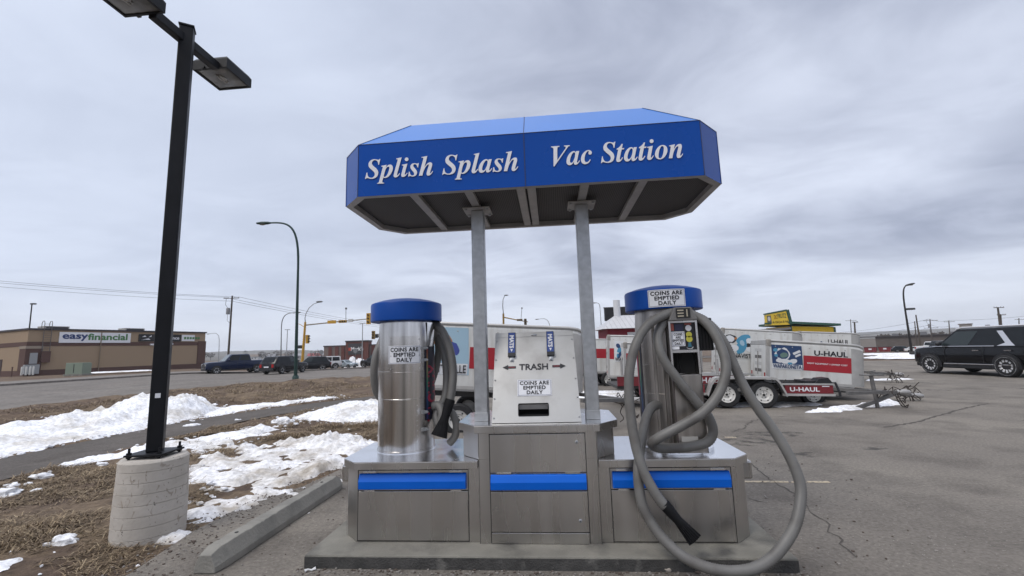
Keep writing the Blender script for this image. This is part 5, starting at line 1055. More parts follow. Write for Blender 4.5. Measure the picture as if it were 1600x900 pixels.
# ------------------------------------------------------------------ trash bin between the posts
tb = thing('trash_bin', 'brushed aluminium trash bin with a sloping front between the two sign posts', 'trash bin', (0, .55, MT1))
TO = (0, .55, MT1)
def tp_(name, mb, m, parent=tb, **kw): return mb.build(name, m, parent, off=TO, **kw)
B0, B1 = Vector((-.377, .262, MT1 + .004)), Vector((.377, .262, MT1 + .004)); T0_, T1_ = Vector((-.366, .60, 1.80)), Vector((.357, .60, 1.80))
bx = MB(); bx.add([B0 + Vector((0, .01, 0)), B1 + Vector((0, .01, 0)), T1_ + Vector((0, .01, -.002)), T0_ + Vector((0, .01, -.002)), (-.377, .84, MT1 + .004), (.377, .84, MT1 + .004), (.357, .84, 1.785), (-.366, .84, 1.785)], [(4, 5, 6, 7), (0, 4, 7, 3), (1, 2, 6, 5), (3, 7, 6, 2)])
tp_('body', bx, aluminium)
def on_face(u_, w_, off=0.0):
    """u across 0..1, w up 0..1 on the sloping front"""
    p = (B0.lerp(B1, u_)).lerp(T0_.lerp(T1_, u_), w_); nrm = (B1 - B0).cross(T0_ - B0).normalized(); return p + nrm * off
# front sheet with the slot cut out of it
us = [0, .295, .315, .63, .65, 1]; ws = [0, .062, .09, .175, .20, 1]
fr = MB(); v = []; f = []
u_s = [0, .30, .645, 1]; w_s = [0, .065, .195, 1]
for w_ in w_s:
    for u_ in u_s: v.append(on_face(u_, w_))
for j in range(3):
    for i in range(3):
        if not (i == 1 and j == 1): f.append((j * 4 + i, j * 4 + i + 1, j * 4 + 5 + i, j * 4 + 4 + i))
fr.add(v, f)
fs_ = tp_('front_sheet', fr, aluminium); sm_ = fs_.modifiers.new('thickness', 'SOLIDIFY'); sm_.thickness = .005
sl = MB(); c4 = [on_face(u_, w_, .001) for u_, w_ in ((.30, .065), (.645, .065), (.645, .195), (.30, .195))]; bk = [p + Vector((0, .16, 0)) for p in c4]
sl.rings([c4, bk], 0, False); sl.add(bk, [(0, 1, 2, 3)]); tp_('slot', sl, dark_void)
tp_('slot_flap', MB().add([on_face(.302, .15, -.045), on_face(.643, .15, -.045), on_face(.643, .192, -.02), on_face(.302, .192, -.02)], [(0, 1, 2, 3)]), galv_dull)
lip = MB(); lip.tube([on_face(u_, w_, .002) for u_, w_ in ((.31, .192), (.635, .192), (.643, .18), (.643, .08), (.635, .068), (.31, .068), (.302, .08), (.302, .18), (.31, .192))], .004, 6); tp_('slot_rim', lip, black_rub)
fl = MB(); fl.add([on_face(0, .945, .0035), on_face(1, .945, .0035), on_face(1, 1.0, .0035), on_face(0, 1.0, .0035), on_face(0, 1, -.05) + Vector((0, 0, .004)), on_face(1, 1, -.05) + Vector((0, 0, .004))], [(0, 1, 2, 3), (3, 2, 5, 4)]); tp_('top_flange', fl, aluminium)
rv = MB()
for w_ in (.05, .25, .45, .68, .9):
    for u_ in (.02, .98): rv.sphere(on_face(u_, w_, .003), .007, 8, 5)
rv.sphere(on_face(.5, .962, .006), (.03, .006, .012), 8, 5); tp_('rivet', rv, galv, smooth=60)
def face_text(body, size, u_, w_, m, parent, bold=.004, rot=0.0, fit=None, off=.004, name='lettering', sx=1.0):
    mb = text_mb(body, size, bold, .0006, 'CENTER', sx)
    if fit:
        xs = [p[0] for p in mb.v]; ys = [p[1] for p in mb.v]; kx = fit[0] / (max(xs) - min(xs)); ky = fit[1] / (max(ys) - min(ys)); cx_ = (max(xs) + min(xs)) / 2; mb.v = [((p[0] - cx_) * kx, p[1] * ky, p[2]) for p in mb.v]
    M = frame(on_face(u_, w_, off), B1 - B0, T0_ - B0) @ Matrix.Rotation(rot, 4, 'Z')
    return mb.xf(M).build(name, m, parent, off=TO)
face_text('TRASH', .1, .485, .590, ink, tb, .003, fit=(.26, .058), sx=1.3, off=.0035)
M_f = frame(on_face(.5, .59, .0035), B1 - B0, T0_ - B0)
def arrow(cx_, s_):
    mb = MB(); mb.prism([(cx_ + s_ * .005, 0), (cx_ + s_ * -.045, .024), (cx_ + s_ * -.045, .010), (cx_ + s_ * -.115, .010), (cx_ + s_ * -.115, -.010), (cx_ + s_ * -.045, -.010), (cx_ + s_ * -.045, -.024)], 0, .001, 'z')
    mb.xf(M_f).build('arrow_decal', ink, tb, off=TO); r2 = MB(); r2.prism([(cx_ + s_ * -.105, .004), (cx_ + s_ * -.05, .004), (cx_ + s_ * -.05, -.004), (cx_ + s_ * -.105, -.004)], .0012, .0018, 'z'); r2.xf(M_f).build('arrow_stripe', mat('faded red decal', (.25, .03, .04), .5), tb, off=TO)
arrow(-.285, -1); arrow(.272, 1)
def coin_sign(parent, M, w, h, lines, off, bold=.0017, size=.05, bend=None):
    pl_ = MB(); n = 12; v = []; f = []
    for k in range(n + 1):
        x = -w / 2 + w * k / n; v += [(x, -h / 2, 0), (x, h / 2, 0)]
        if k: f.append((2 * k - 2, 2 * k, 2 * k + 1, 2 * k - 1))
    pl_.add(v, f); bd_ = MB()
    for a, b in (((-w / 2 + .006, -h / 2 + .006), (w / 2 - .006, -h / 2 + .009)), ((-w / 2 + .006, h / 2 - .009), (w / 2 - .006, h / 2 - .006))):
        for k in range(n):
            xa, xb = a[0] + (b[0] - a[0]) * k / n, a[0] + (b[0] - a[0]) * (k + 1) / n; bd_.add([(xa, a[1], .0008), (xb, a[1], .0008), (xb, b[1], .0008), (xa, b[1], .0008)], [(0, 1, 2, 3)])
    for x in (-w / 2 + .006, w / 2 - .009): bd_.add([(x, -h / 2 + .006, .0008), (x + .003, -h / 2 + .006, .0008), (x + .003, h / 2 - .006, .0008), (x, h / 2 - .006, .0008)], [(0, 1, 2, 3)])
    tx = text_mb('\n'.join(lines), size, bold, .0004, 'CENTER', 1.0, 1.08, .92)
    xs = [p[0] for p in tx.v]; ys = [p[1] for p in tx.v]; kx = (w * .86) / (max(xs) - min(xs)); ky = (h * .80) / (max(ys) - min(ys)); cx_ = (max(xs) + min(xs)) / 2
    tx.v = [((p[0] - cx_) * kx, p[1] * ky, p[2] + .0016) for p in tx.v]
    for mb in (pl_, bd_, tx):
        if bend: mb.v = [tuple(bend(Vector(p))) for p in mb.v]
        else: mb.xf(M)
    o = pl_.build('coin_sign', sign_white, parent, off=off); bd_.build('sign_border', mat('grey sign border', (.10, .11, .18), .5), o, off=off); tx.build('lettering', ink, o, off=off); return o
COINS = ['COINS ARE', 'EMPTIED', 'DAILY']
coin_sign(tb, frame(on_face(.49, .36, .0035), B1 - B0, T0_ - B0), .300, .148, COINS, TO)
for u_ in (.215, .705):
    M = frame(on_face(u_, .86, .002), B1 - B0, T0_ - B0); cl = MB(); cl.box(-.034, .034, -.125, .115, .002, .012); co_ = cl.xf(M).build('mat_clip', mat('black clip strap', (.02, .02, .022), .5), tb, off=TO)
    MB().box(-.031, .031, -.09, .112, .0125, .014).xf(M).build('clip_decal', mat('blue clip decal', (.02, .06, .26), .4), co_, off=TO)
    mb = text_mb('MATS', .052, .003, .0005, 'CENTER'); mb.xf(M @ Matrix.Translation((0, .02, .0152)) @ Matrix.Rotation(R(-90), 4, 'Z')).build('lettering', sign_white, co_, off=TO)
    MB().prism([(-.012, -.055), (.012, -.055), (0, -.082)], .0147, .0152, 'z').xf(M).build('arrow_decal', sign_white, co_, off=TO)
    MB().box(-.032, .032, -.128, -.095, .013, .026).xf(M).build('clip_jaw', black_plastic, co_, off=TO); MB().box(-.018, .018, -.172, -.126, .001, .006).xf(M).build('clip_tongue', galv, co_, off=TO)
    MB().lathe([(0, 0), (.012, 0), (.012, .012), (0, .014)], (0, -.155, .006), 10).xf(M).build('clip_bolt', galv, co_, off=TO, smooth=40)

# ------------------------------------------------------------------ vacuum canisters
def can_angle(c): return math.atan2(EYE.y - c[1], EYE.x - c[0])     # azimuth of the side that faces the eye
def canister(cx, cy, lab, capz, steel):
    t = thing('vacuum_canister', lab, 'vacuum canister', (cx, cy, CT1)); off = (cx, cy, CT1); rad = .265
    b = MB().lathe([(rad + .005, .001), (rad + .005, .018), (rad, .02), (rad, .47), (rad + .0015, .472), (rad + .0015, .478), (rad, .48), (rad, .72), (rad + .0015, .722), (rad + .0015, .728), (rad, .73), (rad, 1.06), (rad - .01, 1.235)], (cx, cy, CT1), 64); body = b.build('body', steel, t, off=off, smooth=30)
    z0 = capz - CT1; rc = .342
    cp_ = MB().lathe([(rad, z0 + .02), (rc - .02, z0 + .002), (rc - .006, z0), (rc, z0 + .008), (rc, z0 + .160), (rc - .006, z0 + .174), (rc - .03, z0 + .184), (rc - .09, z0 + .203), (rc - .17, z0 + .220), (.08, z0 + .232), (0, z0 + .235)], (cx, cy, CT1), 64); cap_ = cp_.build('cap', blue_cap, t, off=off, smooth=35)
    return t, off, rad, body, cap_, rc, z0
def arc_patch(cx, cy, rad, a0, a1, z0, z1, n=10, thick=None):
    mb = MB(); v = []; f = []
    for k in range(n + 1):
        a = a0 + (a1 - a0) * k / n; x, y = cx + rad * math.cos(a), cy + rad * math.sin(a); v += [(x, y, z0), (x, y, z1)]
        if k: f.append((2 * k - 2, 2 * k, 2 * k + 1, 2 * k - 1))
    return mb.add(v, f)
def bender(cx, cy, rad, a_mid, zc):
    def fn(p):
        a = a_mid + p.x / rad; r_ = rad + p.z; return Vector((cx + r_ * math.cos(a), cy + r_ * math.sin(a), zc + p.y))
    return fn
LC = (-1.262, .705); CAPL = 1.945
tl, offl, rad, bodyl, capl, rcl, z0l = canister(*LC, 'left stainless vacuum canister with a blue cap and a sign on its steel body', CAPL, stainless_can)
af = can_angle(LC)
pn = arc_patch(*LC, rad + .0025, af - .62, af + .50, 1.475, 1.80, 14); pno = pn.build('access_panel', stainless_can, tl, off=offl, smooth=60)
sc_ = MB()
for a in (af + .44, af - .56):
    for z in (1.50, 1.62, 1.77): sc_.sphere((LC[0] + (rad + .004) * math.cos(a), LC[1] + (rad + .004) * math.sin(a), z), .006, 8, 5)
for k in range(8): a = af + .36; sc_.sphere((LC[0] + (rad + .002) * math.cos(a), LC[1] + (rad + .002) * math.sin(a), .85 + k * .045), .004, 6, 4)
sc_.build('screw', galv, pno, off=offl)
coin_sign(tl, None, .305, .165, COINS, offl, bend=bender(*LC, rad + .005, af - .085, 1.630), size=.05)
sp1 = arc_patch(*LC, rad + .003, af + .66, af + 1.42, 1.02, 1.70, 12); so_ = sp1.build('instruction_strip', mat('dark navy decal', (.012, .014, .028), .4), tl, off=offl)
g1 = bpy.data.materials.new('rainbow decal'); g1.use_nodes = True; t_ = g1.node_tree; co = t_.nodes.new('ShaderNodeTexCoord'); sx_ = t_.nodes.new('ShaderNodeSeparateXYZ'); mr_ = t_.nodes.new('ShaderNodeMapRange'); rp = t_.nodes.new('ShaderNodeValToRGB')
mr_.inputs[1].default_value = .27; mr_.inputs[2].default_value = .95
for pos, c in ((0.0, (.02, .02, .10)), (.3, (.01, .06, .14)), (.5, (.03, .16, .10)), (.72, (.22, .20, .10)), (1.0, (.20, .015, .02))):
    e = rp.color_ramp.elements[0] if pos == 0 else rp.color_ramp.elements[-1] if pos == 1 else rp.color_ramp.elements.new(pos); e.color = (*c, 1)
t_.links.new(co.outputs['Object'], sx_.inputs[0]); t_.links.new(sx_.outputs[2], mr_.inputs[0]); t_.links.new(mr_.outputs[0], rp.inputs[0]); t_.links.new(rp.outputs[0], t_.nodes['Principled BSDF'].inputs['Base Color'])
arc_patch(*LC, rad + .0038, af + .74, af + .82, 1.03, 1.69, 3).build('rainbow_stripe', g1, so_, off=offl)
red_dec = mat('crimson decal', (.30, .015, .045), .4)
mb = text_mb('VACUUM', .16, .006, .0003, 'CENTER', 1.0); bnd = bender(*LC, rad + .0042, af + 1.13, 1.27); mb.v = [tuple(bnd(Vector((-p[1] * 1.5, p[0] * .78, p[2])))) for p in mb.v]; mb.build('lettering', red_dec, so_, off=offl)
br = MB()
for z in (1.685, 1.575, 1.10, .945):
    for a in (af + .60,):
        x, y = LC[0] + (rad + .012) * math.cos(a), LC[1] + (rad + .012) * math.sin(a); M = Matrix.Translation((x, y, z)) @ Matrix.Rotation(a, 4, 'Z'); q = MB().box(-.012, .014, -.028, .028, -.013, .013).xf(M); br.add(q.v, q.f); q = MB().lathe([(0, 0), (.009, 0), (.009, .02), (0, .022)], (0, 0, 0), 8, 'x').xf(M @ Matrix.Translation((.012, .018, 0))); br.add(q.v, q.f)
br.build('bracket', galv, tl, off=offl)
MB().rings([[(LC[0] + r_ * math.cos(a), LC[1] + r_ * math.sin(a), z) for a in [af + .78 + .55 * k / 8 for k in range(9)]] for r_, z in ((rad + .004, 1.705), (rad + .006, 1.93))], 0, False, False).build('upper_panel', stainless_top, tl, off=offl, smooth=60)
MB().lathe([(rad + .012, 0), (rad + .012, .006), (rad + .004, .008)], (*LC, CT1), 48).build('foot_flange', stainless_top, tl, off=offl, smooth=30)

RC = (1.205, .640); CAPR = 1.955
tr2, offr, rad, bodyr, capr, rcr, z0r = canister(*RC, 'right vacuum canister with a coin sign on its blue cap and a hose round it', CAPR, stainless_shaded)
ar = can_angle(RC)
coin_sign(tr2, None, .315, .150, COINS, offr, bend=bender(*RC, rcr + .003, ar + .11, CAPR + .088))
s2 = arc_patch(*RC, rad + .003, ar - 1.42, ar - .95, .95, 1.70, 10).build('instruction_strip', mat('dark navy decal'), tr2, off=offr)
arc_patch(*RC, rad + .0038, ar - 1.38, ar - 1.22, 1.20, 1.68, 4).build('red_stripe', red_dec, s2, off=offr); arc_patch(*RC, rad + .0038, ar - 1.12, ar - 1.05, .96, 1.69, 3).build('rainbow_stripe', g1, s2, off=offr)
# service column and coin box in front of the canister
BX0, BX1, BY0, BY1 = 1.155, 1.365, .262, .42
hs = MB()
hs.prism([(BX0 - .012, 1.842), (BX1 + .012, 1.842), (BX1 - .035, 1.952), (BX0 + .035, 1.952)], BY0 - .035, BY0 + .012, 'y'); hd_ = hs.build('hood', mat('grey painted hood', (.16, .155, .15), .5, 0, .08, 9), tr2, off=offr, bevel=.006)
MB().box(BX0 + .048, BX1 - .048, BY0 - .042, BY0 - .0355, 1.862, 1.942).build('coin_plate', mat('black coin plate', (.015, .014, .012), .4), hd_, off=offr)
ct_ = MB()
for k in range(3): ct_.box(BX0 + .058, BX0 + .108, BY0 - .045, BY0 - .0425, 1.872 + k * .024, 1.882 + k * .024)
ct_.box(BX1 - .080, BX1 - .070, BY0 - .045, BY0 - .0425, 1.872, 1.932); ct_.build('coin_slot', mat('dull brass lettering', (.45, .40, .30), .4, .4), hd_, off=offr)
fr_ = MB()
for x0, x1, z0, z1 in ((BX0 - .012, BX0 + .004, 1.395, 1.8405), (BX1 - .004, BX1 + .012, 1.395, 1.8405), (BX0 + .0045, BX1 - .0045, 1.575, 1.597), (BX0 + .0045, BX1 - .0045, 1.825, 1.8405)): fr_.box(x0, x1, BY0, BY1, z0, z1)
cbx = fr_.build('coin_box', stainless, tr2, off=offr)
MB().box(BX0 + .005, BX1 - .005, BY0 + .022, BY0 + .03, 1.598, 1.824).build('instruction_panel', mat('black instruction panel', (.012, .012, .016), .4), cbx, off=offr)
dc = MB(); dc.box(BX0 + .006, BX0 + .035, BY0 + .0185, BY0 + .0215, 1.76, 1.82); dc.box(BX1 - .085, BX1 - .03, BY0 + .0185, BY0 + .0215, 1.805, 1.82); dc.build('red_decal', mat('salmon decal', (.30, .07, .055), .5), cbx, off=offr)
MB().box(BX0 + .045, BX0 + .11, BY0 + .0185, BY0 + .0215, 1.755, 1.815).build('navy_decal', mat('navy decal', (.02, .022, .06), .5), cbx, off=offr)
for dz, m_, r_ in ((1.778, letter_white, .025), (1.724, mat('yellow decal', (.50, .46, .06), .5), .024), (1.686, mat('yellow decal'), .026)):
    MB().lathe([(0, 0), (r_, 0), (r_, .002), (0, .002)], (BX1 - .055, BY0 + .0215, dz), 20, 'y').build('round_decal', m_, cbx, off=offr)
MB().prism([(BX1 - .07, 1.62), (BX1 - .04, 1.62), (BX1 - .045, 1.658), (BX1 - .065, 1.658)], BY0 + .0185, BY0 + .0215, 'y').build('teal_decal', mat('teal decal', (.04, .14, .20), .5), cbx, off=offr)
lipd = MB(); lipd.tube([(BX1 - .055 + .026 * math.cos(a), BY0 + .018, 1.622 + .018 * math.sin(a)) for a in [PI + PI * k / 8 for k in range(9)]], .003, 6); lipd.build('hose_ring', galv, cbx, off=offr)
coin_sign(tr2, Matrix.Translation((BX0 + .064, BY0 + .0165, 1.690)) @ Matrix.Rotation(R(90), 4, 'X'), .108, .122, ['COINS', 'ARE', 'EMPTIED', 'DAILY'], offr, .0012)
MB().box(BX0 + .010, BX0 + .068, BY0 + .0185, BY0 + .0215, 1.602, 1.626).build('white_decal', sign_white, cbx, off=offr)
MB().box(BX0 + .0045, BX1 - .0045, BY1 - .06, BY1 - .05, 1.40, 1.574).build('recess', dark_void, cbx, off=offr)
cw = MB(); cw.tube([(BX0 + .06, BY0 + .05, 1.58), (BX0 + .055, BY0 + .06, 1.5), (BX0 + .05, BY0 + .05, 1.41)], .006, 6); cw.tube([(BX0 + .085, BY0 + .05, 1.58), (BX0 + .075, BY0 + .06, 1.5), (BX0 + .08, BY0 + .05, 1.41)], .006, 6); cw.build('cable', black_rub, cbx, off=offr)
cl_ = MB().box(BX0 - .012, BX1 + .012, BY0 + .004, BY1, CT1 + .02, 1.394).build('service_column', stainless_shaded, tr2, off=offr, bevel=.004)
sb = MB(); sb.box(BX1 + .0125, BX1 + .017, BY0 + .004, BY1, CT1 + .02, 1.84); sb.box(BX0 - .012, BX0 - .002, BY0 + .002, BY0 + .0035, CT1 + .02, 1.39); sb.build('corner_strip', mat('dark rub strip', (.06, .045, .045), .5), cl_, off=offr)
pb_ = MB().box(BX1 + .018, BX1 + .155, BY0 + .06, BY0 + .10, 1.585, 1.86).build('side_pocket', mat('black mesh pocket', (.012, .012, .013), .6), tr2, off=offr, bevel=.008)
rb_ = MB()
for k in range(5): rb_.box(BX1 + .035 + k * .025, BX1 + .042 + k * .025, BY0 + .054, BY0 + .0595, 1.60, 1.845)
rb_.build('rib', black_rub, pb_, off=offr)
MB().lathe([(rad + .05, 0), (rad + .05, .03), (rad + .035, .034), (rad + .006, .036)], (RC[0], RC[1] - .04, CT1 + .001), 48).build('foot_flange', stainless_top, tr2, off=offr, smooth=30)
np_ = MB(); np_.box(BX0 + .02, BX1 - .06, BY0 - .004, BY0 + .002, .86, .90); np_.box(BX0 + .03, BX1 - .10, BY0 - .004, BY0 + .002, .80, .84); np_.build('worn_label', mat('worn paper label', (.42, .41, .39), .8), cl_, off=offr)
fv = MB()
for x in (RC[0] - .17, RC[0] - .10, RC[0] - .045): fv.box(x, x + .02, RC[1] - rad - .03 + (.07 if x < RC[0] - .15 else .02 if x < RC[0] - .07 else 0.0), RC[1] - rad + .08, CT1 + .04, 1.90)
fv.build('channel', stainless_shaded, tr2, off=offr)

# ------------------------------------------------------------------ hoses
def hose(name, lab, ctrl, rad_, base):
    P = [on_y(px_, py_, y) if len(c) == 3 else Vector(c[:3]) for c in ctrl for (px_, py_, y) in [c[:3]]]
    path = resample(catmull(P, 14), .0088); t = thing(name, lab, 'vacuum hose', base)
    mb = MB(); mb.tube(path, [rad_ * (1.0 if (k % 2) else .905) for k in range(len(path))], 18); mb.build('tube', hose_mat, t, off=base, smooth=75)
    return t, path
rc_ = [(1046, 628, .52), (1030, 632, .44), (1019, 636, .38), (1010, 652, .32), (1004, 678, .25), (1000, 705, .16), (997, 735, .075), (998.5, 761, .05), (1004, 790, .03), (1018.7, 819, .0), (1042, 848, -.06), (1070, 871, -.12), (1105, 887, -.16), (1140, 893, -.17), (1175, 889.5, -.16), (1204, 874, -.13), (1227, 848, -.09), (1243, 819, -.05), (1250.5, 784, 0), (1250, 755, .04), (1238, 722, .08), (1221, 691, .12), (1203, 664, .16), (1186, 641, .19), (1162, 603, .24), (1147, 570, .28), (1134, 540, .31), (1116, 514, .34), (1094, 497, .35), (1068, 491, .35),
       (1046, 497, .34), (1034, 508, .30), (1027.5, 530, .25), (1036, 560, .205), (1057, 590, .19), (1087, 627, .19), (1106, 650, .19), (1114, 673, .20), (1106, 690, .20), (1083, 697, .195), (1047, 700.5, .19), (1026, 699, .17), (1019, 692, .13), (1033, 682, .085), (1067, 664, .07), (1100, 643, .08), (1124, 613, .10), (1134.5, 577, .13), (1127, 543, .19), (1109, 511, .26), (1087, 494, .315), (1066, 487.5, .325), (1042, 491, .29), (1013, 507, .21), (994, 537, .15), (984, 577, .12), (983, 620, .10), (987, 660, .08), (992.5, 693, .06), (1000, 720, .03), (1007.5, 741, .01), (1018.7, 762, -.01), (1030, 780, -.03), (1040, 792, -.04)]
hr_, path_r = hose('vacuum_hose', 'long grey corrugated hose looped over the right canister and hanging down to the ground', rc_, .0400, (1.2, .1, CT1))
def nozzle(parent, a, b, r0, base, w=.075, th=.024):
    a, b = Vector(a), Vector(b); d = (b - a).normalized(); sd = d.cross(Vector((0, 1, 0))).normalized(); dp_ = sd.cross(d)
    mb = MB(); rings = []
    for t_, wx, wy in ((0, r0 * 1.05, r0 * 1.05), (.05, r0 * 1.12, r0 * 1.12), (.22, r0 * 1.08, r0 * 1.08), (.45, r0 * .9, r0 * .88), (.62, r0 * 1.05, r0 * .75), (.85, w * .86, th * 1.1), (1, w, th)):
        c = a.lerp(b, t_); rings.append([c + sd * wx * math.cos(q) + dp_ * wy * math.sin(q) for q in [2 * PI * k / 20 for k in range(20)]])
    mb.rings(rings); nz_ = mb.build('nozzle', black_rub, parent, off=base, smooth=50)
    rb = MB()
    for k in range(7):
        u_ = -1 + 2 * k / 6; rb.tube([a.lerp(b, .60) + sd * r0 * .9 * u_ - dp_ * 0 + dp_ * (r0 * .72 * math.sqrt(max(0, 1 - (u_ * .93) ** 2))) * s__ for s__ in (1,)] + [b + sd * w * .95 * u_ + dp_ * th * math.sqrt(max(0, 1 - (u_ * .93) ** 2))], .0045, 5)
        rb.tube([a.lerp(b, .60) + sd * r0 * .9 * u_ - dp_ * (r0 * .72 * math.sqrt(max(0, 1 - (u_ * .93) ** 2))), b + sd * w * .95 * u_ - dp_ * th * math.sqrt(max(0, 1 - (u_ * .93) ** 2))], .0045, 5)
    rb.build('nozzle_rib', black_rub, nz_, off=base); return nz_
nozzle(hr_, on_y(1037, 787, -.035), on_y(1086, 844, -.055), .0375, (1.2, .1, CT1), .054, .018)
lc_ = [(676, 634, .66), (686, 634, .64), (691, 648, .60), (686, 662, .60), (682, 648, .66), (694, 624, .70), (698, 600, .74), (696.5, 566, .78), (690, 540, .82), (679, 520, .88), (655, 508, .98), (625, 508, 1.02), (604, 520, 1.0), (591.5, 544, .92), (586.5, 560, .88), (584.5, 580, .86), (586, 603, .88), (592, 618, .92), (610, 632, .99), (640, 632, 1.02), (668, 610, .95), (684, 560, .90), (684, 530, .86), (676, 505, .82), (683, 508, .76), (694, 522, .72), (704, 550, .68), (708, 580, .65), (706.5, 606, .62), (703, 628, .60)]
lb_ = (-1.05, .75, CT1)
hl_, _ = hose('vacuum_hose', 'grey hose hung behind the left canister with its black nozzle pointing down', lc_, .040, lb_)
nozzle(hl_, on_y(704, 624, .60), on_y(686, 682, .54), .043, lb_, .075, .03)
lo = [(700, 640, .66), (708, 648, .66), (713, 664, .66), (711, 681, .66), (702, 693, .67)]
P = [on_y(*c) for c in lo]; mb = MB(); pth = resample(catmull(P, 12), .0062); mb.tube(pth, [.036 if k % 2 else .034 for k in range(len(pth))], 16); mb.build('tube', hose_mat, hl_, off=lb_, smooth=75)

# ------------------------------------------------------------------ wheel stop, lamp post and its footing
ws_a, ws_b = on_z(322, 897), on_z(527, 762)
d = (ws_b - ws_a); L_ = d.length; yaw_ = math.atan2(d.y, d.x)
wsp = MB(); prof = [(-.11, 0), (.11, 0), (.11, .055), (.060, .165), (-.060, .165), (-.11, .055)]
rings = []
xs_ = [0, .10, .13] + [.13 + (L_ - .26) * i / 60 for i in range(1, 60)] + [L_ - .13, L_ - .10, L_]
rw_ = random.Random(4)
for x in xs_:
    k, zk = (.80, .80) if x in (0, L_) else (.97, .98) if x in (.10, L_ - .10) else (1, 1)
    rings.append([(x, y * k * (1 - (.05 * rw_.random() ** 4 if 0 < i < 5 else 0)) + .002 * noise.noise(Vector((x * 6, i, 0))), z * zk * (1 - (.06 * rw_.random() ** 6 if i in (3, 4) else 0)) + (.002 * noise.noise(Vector((x * 7, i, 4))) if z > 0 else 0)) for i, (y, z) in enumerate(prof)])
wsp.rings(rings)
wo_ = wsp.build('wheel_stop', concrete, None, bevel=.006); wo_.location = (ws_a.x - .02, ws_a.y, .002); wo_.rotation_euler = (0, 0, yaw_)
tag(wo_, 'long grey concrete wheel stop lying along the left edge of the asphalt', 'wheel stop')
hl = MB()
for x in (.35, L_ - .35): hl.lathe([(0, .0), (.016, .0), (.016, .003), (0, .003)], (x, 0, .1645), 12)
hl.build('pin_hole', gap_dark, wo_)
FC = (-3.80, .655); FH = .715
fmat = bpy.data.materials.new('formed concrete footing'); fmat.use_nodes = True; t_ = fmat.node_tree; b_ = t_.nodes['Principled BSDF']; b_.inputs['Roughness'].default_value = .9
co = t_.nodes.new('ShaderNodeTexCoord')
def fn_noise(scale, st, det=6, dist=0.0):
    mp = t_.nodes.new('ShaderNodeMapping'); mp.inputs['Scale'].default_value = st; t_.links.new(co.outputs['Object'], mp.inputs[0]); n = t_.nodes.new('ShaderNodeTexNoise'); n.inputs['Scale'].default_value = scale; n.inputs['Detail'].default_value = det; n.inputs['Distortion'].default_value = dist; t_.links.new(mp.outputs[0], n.inputs['Vector']); return n.outputs[0]
def fn_rng(v, a, b, c=0.0, d=1.0):
    n = t_.nodes.new('ShaderNodeMapRange'); t_.links.new(v, n.inputs[0])
    for i, x in enumerate((a, b, c, d)): n.inputs[i + 1].default_value = x
    return n.outputs[0]
def fn_mix(f, a, c):
    n = t_.nodes.new('ShaderNodeMix'); n.data_type = 'RGBA'; t_.links.new(f, n.inputs[0])
    for i, v in ((6, a), (7, c)):
        if isinstance(v, tuple): n.inputs[i].default_value = (*v, 1)
        else: t_.links.new(v, n.inputs[i])
    return n.outputs[2]
c_ = fn_mix(fn_rng(fn_noise(5, (1, 1, 1)), .35, .65), (.50, .462, .415), (.42, .385, .34))
c_ = fn_mix(fn_rng(fn_noise(9.0, (1.6, 1.6, .9), 12, 1.4), .615, .66), c_, (.33, .29, .245))
c_ = fn_mix(fn_rng(fn_noise(40, (1, 1, 1), 3), .68, .74), c_, (.10, .09, .08))
t_.links.new(c_, b_.inputs['Base Color']); bn = t_.nodes.new('ShaderNodeBump'); bn.inputs['Strength'].default_value = .5; bn.inputs['Distance'].default_value = .01; t_.links.new(fn_noise(30, (1, 1, 1), 8), bn.inputs['Height']); t_.links.new(bn.outputs[0], b_.inputs['Normal'])
pf = []; rF = .283
z = -.15; k = 0
prof = [(rF + .012, -.15)]
for k in range(7):
    zz = .03 + k * .098; prof += [(rF + .010 - .002 * k, zz), (rF + .004 - .002 * k, zz + .003), (rF + .010 - .002 * k, zz + .007)]
prof += [(rF - .004, FH - .02), (rF - .02, FH), (0, FH + .002)]
ftm = MB().lathe(prof, (*FC, 0), 56)
ftm.v = [(p[0] + .006 * noise.noise(Vector(p) * 3), p[1] + .006 * noise.noise(Vector(p) * 3 + Vector((5, 0, 0))), p[2] + (.006 * noise.noise(Vector(p) * 4) if p[2] > .7 else 0)) for p in ftm.v]
solo('concrete_footing', ftm, fmat, 'round cast concrete footing with form lines and dark stains under the black lamp pole', 'concrete footing', base=(*FC, 0), smooth=30)
lpst = thing('lamp_post', 'tall square black lamp post with two box heads on the round footing', 'lamp post', (*FC, FH)); LO = (*FC, FH)
def lpp(name, mb, m, parent=lpst, **kw): return mb.build(name, m, parent, off=LO, **kw)
PT = 5.36; ang = R(33); Mp = Matrix.Translation((*FC, 0)) @ Matrix.Rotation(ang, 4, 'Z')
lpp('pole', MB().box(-.066, .066, -.066, .066, FH + .045, PT).xf(Mp), pole_black, bevel=.012); lpp('pole_cap', MB().box(-.073, .073, -.073, .073, PT, PT + .018).xf(Mp), pole_black)
bp = lpp('base_plate', MB().box(-.17, .17, -.17, .17, FH + .028, FH + .046).xf(Matrix.Translation((*FC, 0)) @ Matrix.Rotation(R(8), 4, 'Z')), pole_black, bevel=.003)
for sx_, sy_ in ((-1, -1), (1, -1), (1, 1), (-1, 1)):
    q = Matrix.Rotation(R(8), 4, 'Z') @ Vector((sx_ * .14, sy_ * .14, 0)); c = (FC[0] + q.x, FC[1] + q.y, FH)
    lpp('anchor_bolt', MB().lathe([(0, -.02), (.011, -.02), (.011, .012), (.022, .012), (.022, .027), (.011, .027), (.011, .047), (.022, .047), (.022, .063), (.011, .063), (.011, .105), (0, .107)], c, 8), pole_black, bp)
